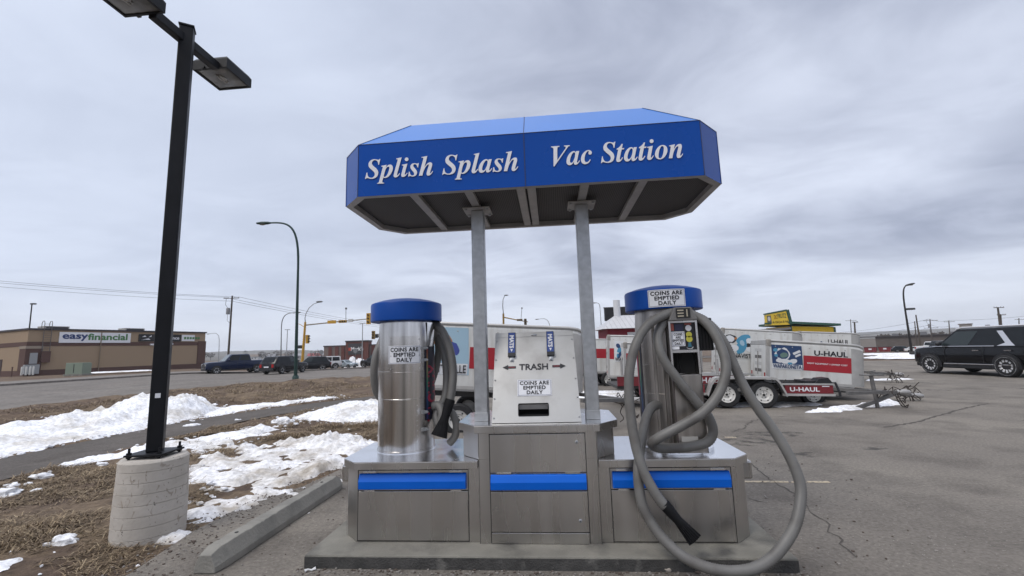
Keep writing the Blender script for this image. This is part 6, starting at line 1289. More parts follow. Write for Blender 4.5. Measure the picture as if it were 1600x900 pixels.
lpp('inspection_tag', MB().box(-.022, .022, -.0685, -.067, 1.28, 1.325).xf(Mp), sign_white); lpp('hand_hole_cover', MB().box(-.0685, -.067, -.03, .03, .95, 1.10).xf(Mp), pole_black)
ZU = 5.20
for s_, cy_ in ((1, 1.34), (-1, .02)):
    hx, hy = -3.90, cy_; w = .225
    am = MB().box(FC[0] - .045 - .02, FC[0] + .045 - .02, min(FC[1], hy - s_ * w) , max(FC[1], hy - s_ * w), PT - .19, PT - .09); arm_ = lpp('arm', am, pole_black, bevel=.006)
    hb = MB(); hb.rings([[(hx - w, hy - w, ZU), (hx + w, hy - w, ZU), (hx + w, hy + w, ZU), (hx - w, hy + w, ZU)], [(hx - w, hy - w, ZU + .12), (hx + w, hy - w, ZU + .12), (hx + w, hy + w, ZU + .12), (hx - w, hy + w, ZU + .12)], [(hx - w * .9, hy - w * .9, ZU + .155), (hx + w * .9, hy - w * .9, ZU + .155), (hx + w * .9, hy + w * .9, ZU + .155), (hx - w * .9, hy + w * .9, ZU + .155)]], 0, False)
    hb.add([(hx - w * .9, hy - w * .9, ZU + .155), (hx + w * .9, hy - w * .9, ZU + .155), (hx + w * .9, hy + w * .9, ZU + .155), (hx - w * .9, hy + w * .9, ZU + .155)], [(0, 1, 2, 3)])
    wi = w - .028; v = [(hx + a * w, hy + b * w, ZU) for a, b in ((-1, -1), (1, -1), (1, 1), (-1, 1))] + [(hx + a * wi, hy + b * wi, ZU) for a, b in ((-1, -1), (1, -1), (1, 1), (-1, 1))] + [(hx + a * wi, hy + b * wi, ZU + .012) for a, b in ((-1, -1), (1, -1), (1, 1), (-1, 1))]
    hb.add(v, [(i, (i + 1) % 4, 4 + (i + 1) % 4, 4 + i) for i in range(4)] + [(4 + i, 4 + (i + 1) % 4, 8 + (i + 1) % 4, 8 + i) for i in range(4)])
    hd_ = lpp('lamp_head', hb, pole_black)
    ln = MB(); ln.add([(hx + a * wi, hy + b * wi, ZU + .011) for a, b in ((-1, -1), (1, -1), (1, 1), (-1, 1))], [(0, 1, 2, 3)])
    lpp('lens', ln, mat('lamp glass', (.085, .08, .068), .10, 0, .35, 6.0, col2=(.15, .145, .13), c2scale=4.0, c2lo=.45, c2hi=.6), hd_)
    bu = MB(); bu.lathe([(.045, 0), (.05, .004), (.045, .008)], (hx, hy, ZU + .001), 20); bu.tube([(hx - .02, hy - .08, ZU + .004), (hx - .02, hy + .08, ZU + .004)], .012, 8); bu.tube([(hx + .015, hy - .07, ZU + .004), (hx + .015, hy + .07, ZU + .004)], .009, 8); lpp('bulb', bu, mat('lamp bulb glass', (.34, .33, .30), .15), hd_)
    kn = MB(); kn.box(hx + .06, hx + .10, hy - s_ * (w + .02), hy - s_ * (w + .001), ZU + .0, ZU + .03); kn.box(hx - .10, hx - .06, hy - s_ * (w + .02), hy - s_ * (w + .001), ZU, ZU + .03); lpp('latch', kn, pole_black, hd_)

# ================================================================== TRAILERS
def wheel(parent, c, r_, w, side=-1, rim_m=None, name='wheel', spokes=0, rim_r=.56):
    """wheel with axis along local y; side -1 shows its face towards -y"""
    x, y, z = c
    ty = MB().lathe([(r_ * .60, -w / 2), (r_ * .90, -w / 2), (r_ * .98, -w * .36), (r_, -w * .2), (r_, w * .2), (r_ * .98, w * .36), (r_ * .90, w / 2), (r_ * .60, w / 2), (r_ * .60, -w / 2)], (x, y, z), 32, 'y', 0, False).build(name, tyre_m, parent, smooth=40)
    q = -side; rm = MB()
    rm.lathe([(0, q * w * .28), (r_ * .10, q * w * .30), (r_ * .12, q * w * .22), (r_ * .30, q * w * .20), (r_ * .40, q * w * .36), (r_ * rim_r, q * w * .36), (r_ * (rim_r + .03), q * w * .50), (r_ * (rim_r + .06), q * w * .50), (r_ * (rim_r + .06), q * w * .1)], (x, y, z), 32, 'y')
    ro = rm.build('rim', rim_m or rim_white, ty, smooth=35)
    hl = MB()
    yy = y - q * w * .372 if False else y
    if spokes == 0:
        for k in range(6):
            a = 2 * PI * k / 6; hl.lathe([(0, q * w * .385), (r_ * .055, q * w * .385), (r_ * .055, q * w * .37), (0, q * w * .37)], (x + math.cos(a) * r_ * .47, y, z + math.sin(a) * r_ * .47), 8, 'y')
        for k in range(5):
            a = 2 * PI * k / 5 + .3; hl.lathe([(0, q * w * .30), (r_ * .035, q * w * .30), (r_ * .035, q * w * .2), (0, q * w * .2)], (x + math.cos(a) * r_ * .21, y, z + math.sin(a) * r_ * .21), 6, 'y')
        MB().lathe([(0, q * w * .40), (r_ * .09, q * w * .38), (r_ * .10, q * w * .3), (0, q * w * .3)], (x, y, z), 12, 'y').build('hub', mat('dark wheel hole', (.02, .018, .016), .7), ty)
        hl.build('hole_and_bolt', mat('dark wheel hole', (.02, .018, .016), .7), ty)  # dark wheel holes and the lug bolts together in one mesh
    else:
        for k in range(spokes):
            a = 2 * PI * k / spokes + .1; b = a + PI / spokes
            hl.add([(x + math.cos(a_) * rr * r_, y - q * w * .40, z + math.sin(a_) * rr * r_) for a_, rr in ((b - .16 * PI / spokes, .22), (b + .16 * PI / spokes, .22), (b + .36 * PI / spokes, rim_r - .05), (b - .36 * PI / spokes, rim_r - .05))], [(0, 1, 2, 3)])
        hl.build('spoke_gap', mat('dark wheel hole', (.02, .018, .016), .7), ty)
    return ty
def tongue(t, x0, z0, L, half, m=mat('dirty galvanised tongue', (.16, .155, .15), .6, .4, .2, 8)):
    mb = MB()
    for s in (-1, 1): mb.tube([(x0, s * half, z0), (x0 + L * .8, s * .06, z0 - .02)], .05, 4, square=True)
    mb.tube([(x0 + L * .55, 0, z0 - .01), (x0 + L, 0, z0 - .03)], .05, 4, square=True)
    o = mb.build('tongue', m, t); cp_ = MB().rings([[(x0 + L - .05 + a, w * math.cos(q), z0 - .02 + h * math.sin(q)) for q in [2 * PI * k / 10 for k in range(10)]] for a, w, h in ((0, .05, .05), (.1, .07, .06), (.2, .07, .065), (.28, .03, .04))]).build('coupler', galv_dull, o)
    ch = MB(); rr = random.Random(int(x0 * 1000))
    for k in range(9):
        q = [Vector((x0 + L * .66 + rr.uniform(0, .5), rr.uniform(-.2, .2), z0 + rr.uniform(-.10, .12)))]
        for _ in range(5): q.append(q[-1] + Vector((rr.uniform(-.08, .16), rr.uniform(-.08, .08), rr.uniform(-.12, .10))))
        ch.tube(catmull(q, 5), .009, 6)
    for k in range(2): ch.tube(catmull([(x0 + L * .95, -.05 + .1 * k, z0 - .05), (x0 + L * .98, -.08 + .1 * k, z0 - .22), (x0 + L * 1.06, -.06 + .12 * k, z0 - .36), (x0 + L * 1.10, -.05, z0 - .30)], 6), .011, 6)
    ch.build('safety_chain', mat('rusty dark chain', (.04, .03, .026), .8), o); return o
def art_panel(t, x0, x1, z0, z1, y, title, seed, scheme):
    """picture decal on the side: sky ground, loose shapes and a title word"""
    sk = (x1 - x0) * .10
    o = MB().add([(x0 - sk * .2, y, z1), (x0 + sk * .3, y, z0), (x1 + sk * .3, y, z0 + .0), (x1 - sk * .2, y, z1)], [(0, 1, 2, 3)]).build('picture_decal', scheme['ground'], t)
    w, h = x1 - x0, z1 - z0; rr = random.Random(seed); k = 0
    for m_, shapes in scheme['shapes']:
        for cx_, cz_, rx, rz, rot, nn in shapes:
            k += 1; pts = []; mb = MB(); rx, rz = (rx * 1.41, rz * 1.41) if nn == 4 else (rx, rz)
            for i in range(nn):
                a = 2 * PI * i / nn + (PI / 4 if nn == 4 else 0); q = 1 + (.25 * noise.noise(Vector((a * 2, seed, k))) if nn > 6 else 0); px_, pz_ = rx * w * math.cos(a) * q, rz * h * math.sin(a) * q
                pts.append((x0 + cx_ * w + px_ * math.cos(rot) - pz_ * math.sin(rot), y - .0008 - .0004 * k, z0 + cz_ * h + px_ * math.sin(rot) + pz_ * math.cos(rot)))
            mb.add(pts, [tuple(range(nn))]); mb.build('picture_shape', m_, o)
    if title: put_text(title, h * .25, scheme['ink'], o, x0 + w * .5, y - .02, z0 + h * .12, .004, fit=(w * .94, h * .17), depth=.001)
    return o
dk_blue = mat('deep blue print', (.02, .05, .13), .45); lt_blue = mat('pale blue print', (.30, .45, .55), .45); cy_blue = mat('cyan print', (.07, .27, .42), .45); wh_pr = mat('white print', (.66, .67, .68), .45); or_pr = mat('orange print', (.40, .16, .05), .45); gr_pr = mat('grey green print', (.12, .20, .17), .45); bk_pr = mat('black print', (.02, .02, .025), .45)
SC = {
 'balloon': dict(ground=mat('sky blue print', (.33, .48, .58), .45), ink=bk_pr, shapes=[(wh_pr, [(.5, .12, .50, .115, 0, 4)]), (or_pr, [(.45, .70, .24, .17, -.5, 14)]), (mat('indigo print', (.05, .07, .28), .45), [(.62, .58, .22, .13, -.6, 14)]), (mat('plum print', (.20, .05, .12), .45), [(.52, .66, .06, .2, .4, 10)])]),
 'space': dict(ground=dk_blue, ink=dk_blue, shapes=[(wh_pr, [(.5, .1, .5, .11, 0, 4), (.36, .62, .25, .27, 0, 18), (.45, .32, .20, .10, 0, 10), (.70, .34, .14, .10, .3, 10), (.25, .34, .12, .09, 0, 9), (.82, .72, .13, .05, .5, 4), (.86, .60, .10, .04, .5, 4)]), (dk_blue, [(.36, .62, .20, .21, 0, 18)]), (gr_pr, [(.40, .58, .13, .11, .3, 12)]), (cy_blue, [(.12, .78, .08, .08, 0, 8), (.14, .55, .06, .06, 0, 8), (.60, .25, .08, .05, 0, 8)])]),
 'birds': dict(ground=trailer_white, ink=bk_pr, shapes=[(bk_pr, [(.22, .74, .19, .17, 0, 16), (.86, .55, .22, .10, .2, 10), (.10, .5, .12, .1, .4, 8)]), (cy_blue, [(.62, .75, .24, .16, .5, 12), (.55, .45, .16, .28, -.4, 12)]), (wh_pr, [(.20, .74, .14, .13, 0, 16), (.80, .70, .10, .10, 0, 12), (.30, .38, .18, .14, .3, 10), (.85, .38, .16, .10, 0, 10)]), (or_pr, [(.38, .76, .05, .05, .4, 6)]), (mat('sky blue print'), [(.58, .60, .07, .12, .4, 8)])]),
 'plane': dict(ground=trailer_white, ink=bk_pr, shapes=[(cy_blue, [(.35, .4, .33, .10, .12, 12)]), (lt_blue, [(.75, .45, .20, .2, 0, 10)]), (dk_blue, [(.55, .6, .06, .16, .3, 8)])]),
 'marine': dict(ground=wh_pr, ink=bk_pr, shapes=[(dk_blue, [(.4, .75, .22, .14, .6, 10), (.55, .35, .16, .22, -.4, 10)]), (cy_blue, [(.5, .55, .3, .1, .9, 10), (.3, .3, .1, .1, 0, 8)])]),
}
def box_trailer(lab, loc, yaw, pitch, L, Wd, z0, H, axle=.45, tandem=False, wr=.325, art=None, title=None, art_x=(.05, .33), art_z=(.25, .9), stripe=(.30, .62), logo=False, slogan=None, round_=.10, wheels=True, fender=False, tng=True, group='rental box trailers parked in the row', rear_art=None, corner=True):
    """local x runs to the nose; x = 0 at the rear; near side is y = 0; root sits at the near rear corner on the ground"""
    t = thing('box_trailer', lab, 'trailer', loc, (0, pitch, yaw), group)
    b = MB(); r_ = round_; secs = []
    for x, k in ((0, 1), (L - .34, 1), (L - .16, .97), (L - .05, .90), (L, .78)):
        ins = (1 - k) * .5 * Wd; top = z0 + H - (1 - k) * .55
        ring = [(x, ins, z0)]
        for q in range(7):
            a = PI - PI / 2 * q / 6; ring.append((x, ins + r_ + r_ * math.cos(a), top - r_ + r_ * math.sin(a)))
        for q in range(7):
            a = PI / 2 - PI / 2 * q / 6; ring.append((x, Wd - ins - r_ + r_ * math.cos(a), top - r_ + r_ * math.sin(a)))
        ring.append((x, Wd - ins, z0)); secs.append(ring)
    b.rings(secs); body = b.build('body', trailer_white, t, smooth=30)
    tr_ = MB(); tr_.box(.0, L - .3, -.012, -.002, z0 - .02, z0 + .05); tr_.box(.05, L - .3, .015, Wd - .015, z0 - .06, z0 - .004)
    tr_.build('bottom_rail', trailer_alu, t)
    if corner:
        cn_ = MB(); cn_.box(-.02, .055, -.014, .05, z0 - .02, z0 + H - r_ + .02); cn_.box(-.02, .055, Wd - .05, Wd + .014, z0 - .02, z0 + H - r_ + .02); cn_.box(-.022, .03, .03, Wd - .03, z0 + H - .14, z0 + H - .02); cn_.build('corner_post', trailer_alu, t, bevel=.006)
        cc = MB()
        cc.box(-.028, .10, -.02, .09, z0 + H - .20, z0 + H + .012); cc.build('corner_cap', mat('cast corner cap', (.30, .28, .25), .6, .3, .2, 9), t, bevel=.03)
        dr = MB().box(-.019, -.004, .06, Wd - .06, z0 + .03, z0 + H - .15).build('rear_door', trailer_white, t)
        lt = MB(); lt.box(-.03, -.02, .12, .2, z0 + .1, z0 + .2); lt.box(-.03, -.02, Wd - .2, Wd - .12, z0 + .1, z0 + .2); lt.build('tail_light', mat('red lamp lens', (.35, .01, .01), .2), dr)
        for q in range(4): MB().box(-.0215, -.0195, Wd * .3, Wd * .7, z0 + H * (.18 + .17 * q), z0 + H * (.18 + .17 * q) + .09).build('notice', mat('pale grey notice', (.46, .46, .45), .6) if q % 2 else mat('dark smudged notice', (.12, .115, .11), .6), dr)
        la = MB(); la.tube([(-.035, Wd * .5, z0 + .12), (-.035, Wd * .5, z0 + H * .7)], .012, 6); la.build('latch_bar', galv_dull, dr)
    rv = MB()
    for k in range(int(L / .42)): rv.sphere((.2 + k * .42, -.003, z0 + H - r_ - .05), .016, 6, 4)
    rv.build('rivet', trailer_alu, body)
    nose = MB(); nose.rings([[(x, -.004 + (1 - k) * .5 * Wd, z0), (x, -.004 + (1 - k) * .5 * Wd, z0 + H - r_ - (1 - k) * .55)] for x, k in ((L - .36, 1), (L - .30, 1), (L - .16, .97), (L - .05, .90), (L + .002, .78))], 0, False, False); nose.build('nose_panel', trailer_alu, t, smooth=50)
    rr_ = MB(); rr_.tube([(.0, .022, z0 + H - .03), (L - .34, .022, z0 + H - .03), (L - .16, .045, z0 + H - .05), (L - .05, .10, z0 + H - .09)], .036, 10); rr_.build('roof_rail', trailer_alu if logo != 'white' else trailer_white, t, smooth=50)
    xa, xb = art_x[0] * L, art_x[1] * L
    if stripe:
        sa, sb = z0 + H * stripe[0], z0 + H * stripe[1]; 
        if xa > .12: MB().box(.06, xa - .02, -.003, -.0005, sa, sb).build('red_stripe', red_paint, t)
        so_ = MB().box(xb + .03, L - .36, -.003, -.0005, sa, sb).build('red_stripe', red_paint, t)
        if slogan: put_text(slogan, H * .09, letter_white, so_, (xb + .03 + L - .36) / 2, -.0045, (sa + sb) / 2, .0015, fit=((L - .39 - xb) * .84, H * .042), depth=.0005)
    if art: art_panel(t, xa, xb, z0 + H * art_z[0], z0 + H * art_z[1], -.0045, title, len(title or 'x') * 3, SC[art])
    if logo: put_text('U-HAUL', H * .22, ink, t, L - .36 - (L * .20), -.004, z0 + H * .735, .008, fit=(L * .335, H * .125), depth=.0008)
    ax = axle * L
    if wheels:
        for k in ((-.40, .40) if tandem else (0,)):
            for y, sd in ((.02, -1), (Wd - .02, 1)): wheel(t, (ax + k, y if not fender else y - .10 * (1 if sd < 0 else -1), wr), wr, .2, sd)
        axb = MB().tube([(ax, .1, wr), (ax, Wd - .1, wr)], .04, 8); axb.build('axle', black_plastic, t)
    MB().box(.1, L - .4, .12, .22, z0 - .18, z0 - .062).box(.1, L - .4, Wd - .22, Wd - .12, z0 - .18, z0 - .062).build('chassis', mat('dark chassis', (.03, .028, .027), .7), t)
    if fender:
        fd = MB(); arc = [(ax - .46, z0 - .02), (ax - .32, wr * 2 + .06), (ax - .2, wr * 2 + .12), (ax + .2, wr * 2 + .12), (ax + .32, wr * 2 + .06), (ax + .46, z0 - .02)]
        fd.prism(arc, -.004, -.002, 'y'); fdo = fd.build('wheel_well', dark_void, t); ob = MB(); ob.tube([(x, -.10, z) for x, z in arc], .02, 6); ob.rings([[(x, -.11, z), (x, 0, z)] for x, z in arc], 0, False, False); ob.build('fender', trailer_alu, t)
    if tng: tongue(t, L - .15, z0 - .08, 1.15, Wd * .36)
    return t
def at_depth(px_, py_, dpt): 
    p = sight(px_, py_, dpt); p.z = 0.0; return p
P4 = R(4.0)
box_trailer('white box trailer with a balloon picture and red stripe, behind the trash bin', at_depth(628, 548, 9.25), R(4.5), P4, 3.72, 1.9, .96, 1.36, .31, False, .325, 'balloon', 'FAYETTEVILLE', (.075, .345), (.20, .92), (.30, .63), False, None, .13, tng=True)
t = bpy.data.objects['box_trailer']
put_text('MOVE', .12, letter_white, t, 2.05, -.0045, .96 + 1.36 * .465, .001, fit=(.38, .085), depth=.0005)
box_trailer('low white box trailer with an astronaut picture and WAPAKONETA lettering', at_depth(1192, 560, 12.2), R(-8.0), R(5.6), 2.38, 1.5, .58, 1.12, .44, False, .30, 'space', 'WAPAKONETA', (.045, .36), (.30, .88), (.30, .66), True, 'RIGHT EQUIPMENT / LOWEST COST', .13, fender=True)
box_trailer('tall white box trailer with a bird picture and BUENA VISTA lettering behind the hose', at_depth(1122, 560, 14.6), R(-8.0), R(5.6), 2.45, 1.5, .60, 1.54, .5, False, .32, 'birds', 'BUENAVISTA', (.02, .42), (.36, .92), None, False, None, .07, fender=True)
box_trailer('rear white box trailer with an airplane picture, showing above the astronaut trailer', at_depth(1247, 560, 16.8), R(-8), R(4.0), 2.1, 1.5, .62, 1.36, .5, False, .32, 'plane', None, (.15, .52), (.55, .80), None, True, None, .07)
box_trailer('white trailer with a blue picture, first rear end right of the right sign post', at_depth(947, 560, 15.6), R(-6), R(3.0), 2.6, 1.5, .58, 1.46, .45, False, .32, 'marine', 'WAY', (.09, .215), (.36, .86), (.42, .68), False, None, .10)
box_trailer('smaller white trailer half hidden by the right canister and hose', at_depth(972, 560, 13.6), R(-6), R(3.0), 2.3, 1.4, .55, 1.20, .45, False, .30, 'marine', None, (.12, .36), (.36, .86), (.42, .72), False, None, .10)
box_trailer('white trailer with a faded pink stripe straight behind the right sign post', at_depth(905, 560, 18.5), R(2), R(2.5), 2.6, 1.5, .60, 1.40, .45, False, .32, None, None, (.0, .02), (.3, .9), (.42, .70), False, None, .10)
# red tandem flatbed in front
wp = on_z(1197, 638.5); FYAW = R(-6.0)
fb = thing('flatbed_trailer', 'low red flatbed trailer with two wheels a side and grey fenders', 'trailer', (wp.x, wp.y + .02, 0), (0, R(1.2), FYAW))
wr = .325
for x in (0, -.86):
    for y, sd in ((.10, -1), (1.85, 1)): wheel(fb, (x, y, wr), wr, .20, sd)
MB().box(-2.3, 1.58, .24, 1.75, .46, .56).build('deck', mat('dark deck plate', (.05, .048, .046), .6, .3, .2, 6), fb)
MB().box(-2.3, -1.36, .10, .14, .36, .56).build('side_rail', mat('dark red rail', (.16, .012, .018), .5, 0, .15, 4), fb); rl = MB(); rl.box(.52, 1.58, .10, .14, .36, .56); ro_ = rl.build('side_rail', mat('dark red rail', (.16, .012, .018), .5, 0, .15, 4), fb)
rt = MB(); rt.box(.45, 1.61, .085, .15, .30, .355); rt.box(-2.32, -1.30, .085, .15, .30, .355); rt.box(.45, 1.61, .085, .15, .565, .60); rt.build('rail_edge', trailer_alu, fb)
put_text('U-HAUL', .16, letter_white, ro_, .95, .096, .46, .004, fit=(.66, .105), depth=.001); MB().box(1.34, 1.50, .094, .099, .525, .545).build('notice', sign_white, ro_)
for y0 in (.02, 1.72):
    fd = MB(); arc = [(-1.34, .33), (-1.22, .62), (-1.12, .74), (-1.04, .76), (.20, .76), (.30, .74), (.38, .64), (.52, .33)]
    fd.rings([[(x, y0 - .06, z), (x, y0 + .26, z)] for x, z in arc], 0, False, False); fd.rings([[(x, y0 - .062, z), (x * .97 - .012, y0 - .062, z - .05)] for x, z in arc], 0, False, False)
    fdo = fd.build('fender', trailer_alu, fb); sm_ = fdo.modifiers.new('thickness', 'SOLIDIFY'); sm_.thickness = .01
MB().prism([(-1.0, .38), (.16, .38), (.10, .72), (-.95, .72)], .26, .27, 'y').build('inner_panel', mat('dark chassis'), fb)
tongue(fb, 1.56, .44, 1.35, .55)
jk = MB(); jk.tube([(2.42, -.02, .06), (2.36, -.02, .80)], .042, 10); jk.box(2.14, 2.36, -.10, .04, .80, .825); jk.box(2.37, 2.60, -.10, .04, .80, .835); jk.tube([(2.36, -.02, .82), (2.34, -.02, .90), (2.46, -.02, .92)], .016, 6); jk.build('jack', mat('dirty galvanised tongue'), fb, smooth=40)
br_ = MB(); br_.tube([(1.95, -.02, .03), (2.38, -.02, .20), (2.78, -.02, .38)], .055, 4, square=True); br_.build('stand_brace', mat('dirty galvanised tongue'), fb)
wn_ = MB(); wn_.box(1.0, 1.42, .2, .8, .56, .66); wn_.tube([(1.56, .2, .6), (1.66, .15, .62), (1.71, .1, .4), (1.72, .1, .3)], .03, 8); wn_.prism([(1.22, .60), (1.62, .60), (1.52, .74), (1.32, .72)], .15, .5, 'y'); wn_.build('winch', black_plastic, fb, bevel=.015)
rp = MB(); rp.box(.3, 1.3, .3, .9, .565, .60); rp.box(.3, 1.2, 1.0, 1.6, .565, .60); rp.build('wheel_track', black_rub, fb)
cp_ = at_depth(1000, 600, 11.6)
cd = thing('car_dolly', 'low red car hauler with white lettering, right behind the right canister', 'trailer', (cp_.x, cp_.y, 0), (0, R(1), R(2)))
for x in (.5, 1.3):
    for y, sd in ((.1, -1), (1.7, 1)): wheel(cd, (x, y, .3), .3, .18, sd)
rl2 = MB().box(-.6, 2.4, -.01, .03, .58, .82).build('side_rail', mat('dark red rail'), cd); put_text('U-HAUL', .2, letter_white, rl2, 1.75, -.013, .71, .004, fit=(.8, .14), depth=.001)
MB().box(-.6, 2.4, .04, 1.8, .5, .575).build('deck', mat('dark deck plate'), cd); MB().box(-.62, 2.42, -.02, .038, .825, .85).build('rail_edge', trailer_alu, cd); tongue(cd, 2.3, .5, 1.0, .5)
rb = MB()
for x in (-.45, -.3, 2.05, 2.25): rb.tube([(x, .1, .56), (x, .1, 1.25)], .035, 6)
rb.build('stake', galv_dull, cd)
# more couplings lying beside the nose of the row
for k, (px_, dpt, lab) in enumerate(((1345, 11.6, 'tangled couplings and chains at the nose of the astronaut trailer'),)):
    pass

# ================================================================== HUT, YELLOW SHOP
p = gpt(944, 36); HYW = R(6); HL = Vector((p.x, p.y, p.z)); hut = thing('red_hut', 'small red hut with a white hipped metal roof, left of the right canister', 'hut', HL, (0, 0, HYW))
hl_ = lambda px_, py_, yl=0.0: local_hit(HL, HYW, px_, py_, yl)
ze = hl_(950, 514)[1]; zr = hl_(966, 493, 1.8)[1]
MB().box(.35, 4.6, 0, 3.6, -.3, ze).build('wall', mat('red hut boarding', (.20, .012, .022), .7, 0, .1, 3), hut)
rf = MB(); rf.add([(-.1, -.5, ze), (5.05, -.5, ze), (5.05, 4.1, ze), (-.1, 4.1, ze), (1.5, 1.8, zr), (3.5, 1.8, zr)], [(0, 1, 5, 4), (1, 2, 5), (2, 3, 4, 5), (3, 0, 4), (3, 2, 1, 0)]); ro_ = rf.build('roof', mat('pale metal roof', (.50, .50, .51), .45, .1, .06, 3), hut)
sm = MB()
for k in range(1, 13): x = -.1 + 5.15 * k / 13; u_ = min(1, max(0, min((x + .1) / 1.6, (5.05 - x) / 1.55))); sm.tube([(x, -.5, ze + .02), (x, -.5 + 2.3 * u_, ze + (zr - ze) * u_ + .02)], .02, 4)
sm.build('roof_seam', mat('pale metal roof'), ro_)
wi = MB().box(2.0, 4.0, -.06, -.004, ze - 1.25, ze - .32).build('window', mat('white window frame', (.6, .6, .6), .5), hut); MB().box(2.45, 3.6, -.08, -.062, ze - 1.2, ze - .55).build('pane', glass_dark, wi)
ve = MB(); ve.tube([(1.75, 1.9, zr - .3), (1.75, 1.9, zr + 1.35)], .30, 12); ve.build('vent_stack', mat('white metal stack', (.62, .63, .65), .5), hut, smooth=40)
p = gpt(948, 44); bb = thing('billboard', 'black sign board standing behind the red hut with the white stack', 'sign', (p.x, p.y, p.z), (0, 0, R(5)))
zb0, zb1 = sight(955, 501, 44).z - p.z, sight(955, 480, 44).z - p.z; x1_ = 3.4
MB().box(0, x1_, 0, .25, zb0, zb1).build('board', mat('black sign face'), bb); MB().box(-.05, x1_ + .05, -.02, .27, zb1 + .002, zb1 + .06).build('board_edge', dark_cap, bb); MB().tube([(.8, .12, -.2), (.8, .12, zb0)], .1, 8).tube([(2.6, .12, -.2), (2.6, .12, zb0)], .1, 8).build('post', dark_cap, bb)

p = gpt(1190, 64); YY = R(-2); YL = Vector((p.x, p.y, p.z)); ys = thing('yellow_shop', 'yellow shop with a dark green eave and roof sign, above the trailers', 'building', YL, (0, 0, YY))
yl = lambda px_, py_, y_=0.0: local_hit(YL, YY, px_, py_, y_)
yel = mat('mustard yellow boarding', (.64, .41, .012), .7, 0, .10, 2, stretch=(4, 1, 1)); dgreen = mat('dark green fascia', (.012, .060, .040), .5); 
xA, xB = yl(1236, 515)[0], yl(1304, 515)[0]; zt_ = yl(1236, 509.5)[1]; zt2 = yl(1304, 511)[1]
MB().add([(xA, 0, -.3), (xB, 0, -.3), (xB, 0, zt2), (xA, 0, zt_), (xA, 8, -.3), (xB, 8, -.3), (xB, 8, zt2), (xA, 8, zt_)], [(0, 1, 2, 3), (4, 7, 6, 5), (0, 3, 7, 4), (1, 5, 6, 2), (3, 2, 6, 7)]).build('wall', yel, ys)
xe0, xe1 = yl(1232, 503, -1)[0], yl(1314, 507, -1)[0]; z0e, z1e = yl(1233, 502, -1)[1], yl(1313, 505.5, -1)[1]
ev = MB(); ev.prism([(xe0, z0e - .32), (xe1, z1e - .30), (xe1, z1e), (xe0, z0e)], -1, 9, 'y'); evo = ev.build('eave', dgreen, ys)
MB().prism([(xA + .1, zt_ - .02), (xB - .1, zt2 - .02), (xB - .1, zt2 + .05), (xA + .1, zt_ + .05)], -.06, -.004, 'y').build('trim', dgreen, ys)
MB().box(xA - .15, xA + .12, -.08, -.004, -.3, zt_).build('corner_board', dgreen, ys); MB().box(xB - .12, xB + .12, -.08, -.004, -.3, zt2).build('corner_board', dgreen, ys)
xs0, xs1 = yl(1190, 512)[0], xA - .2; zl0, zl1 = yl(1195, 513)[1], yl(1230, 511)[1]
MB().prism([(xs0 - 4, -.3), (xs1, -.3), (xs1, zl1 - .5), (xs0 - 4, zl0 - .8)], .3, 8, 'y').build('low_wing', mat('brown wing wall', (.16, .10, .08), .8), ys); MB().prism([(xs0 - 8, zl0 - .75), (xs1, zl1 - .35), (xs1, zl1 - .05), (xs0 - 8, zl0 - .45)], -.4, 8.2, 'y').build('wing_roof', mat('greyish flat roof', (.30, .28, .27), .7), ys)
sx0, sx1 = yl(1195, 495, -.6)[0], yl(1231, 495, -.6)[0]; za, zb_ = yl(1196, 508.5, -.6)[1], yl(1196, 492, -.6)[1]; zc_, zd_ = yl(1231, 507.5, -.6)[1], yl(1228, 486, -.6)[1]
sg = MB(); sg.prism([(sx0, za), (sx1, zc_), (sx1 - .3, zd_), (sx0 + .05, zb_)], -.9, -.3, 'y'); sgo = sg.build('roof_sign', mat('yellow sign face', (.62, .43, .03), .5), ys)
fr = MB(); fr.prism([(sx0 - .05, zb_), (sx1 - .2, zd_), (sx1 - .2, zd_ + .22), (sx0 - .05, zb_ + .18)], -.95, -.28, 'y'); fr.prism([(sx1 - .28, zd_), (sx1 + .05, zc_), (sx1 + .42, zc_), (sx1 + .1, zd_ + .2)], -.95, -.28, 'y'); fr.prism([(sx0 - .3, za + .1), (sx0 + .6, za + .12), (sx0 + .6, za + .4), (sx0 - .3, za + .35)], -.97, -.905, 'y'); fr.build('sign_frame', dgreen, sgo)
til = math.atan2(zc_ - za, sx1 - sx0) + R(2)
w_ = sx1 - sx0; zm = (zb_ + zd_ + za + zc_) / 4
pc = MB(); pc.add([(sx0 + .12, -.905, zm - .7), (sx0 + .75, -.905, zm - .65), (sx0 + .7, -.905, zm + .55), (sx0 + .15, -.905, zm + .5)], [(0, 1, 2, 3)]); po_ = pc.build('picture', mat('grey portrait print', (.10, .10, .09), .6), sgo)
f2 = MB(); f2.add([(sx0 + .42 + .2 * math.cos(a), -.91, zm + .05 + .33 * math.sin(a)) for a in [2 * PI * k / 12 for k in range(12)]], [tuple(range(12))]); f2.build('picture_shape', mat('pale portrait print', (.5, .48, .44), .6), sgo)
put_text('DC', .6, mat('brown sign lettering', (.22, .10, .01), .5), sgo, sx0 + w_ * .43, -.915, zm + .28, .01, fit=(.42, .62), tilt=til, depth=.005)
put_text('FRUTZ', .6, dgreen, sgo, sx0 + w_ * .70, -.915, zm + .42, .01, fit=(1.15, .62), tilt=til, depth=.005)
put_text('th Old Joe & Val', .4, mat('dark olive lettering', (.06, .05, .01), .5), sgo, sx0 + w_ * .60, -.915, zm - .48, .01, fit=(w_ * .66, .42), tilt=til, depth=.005)

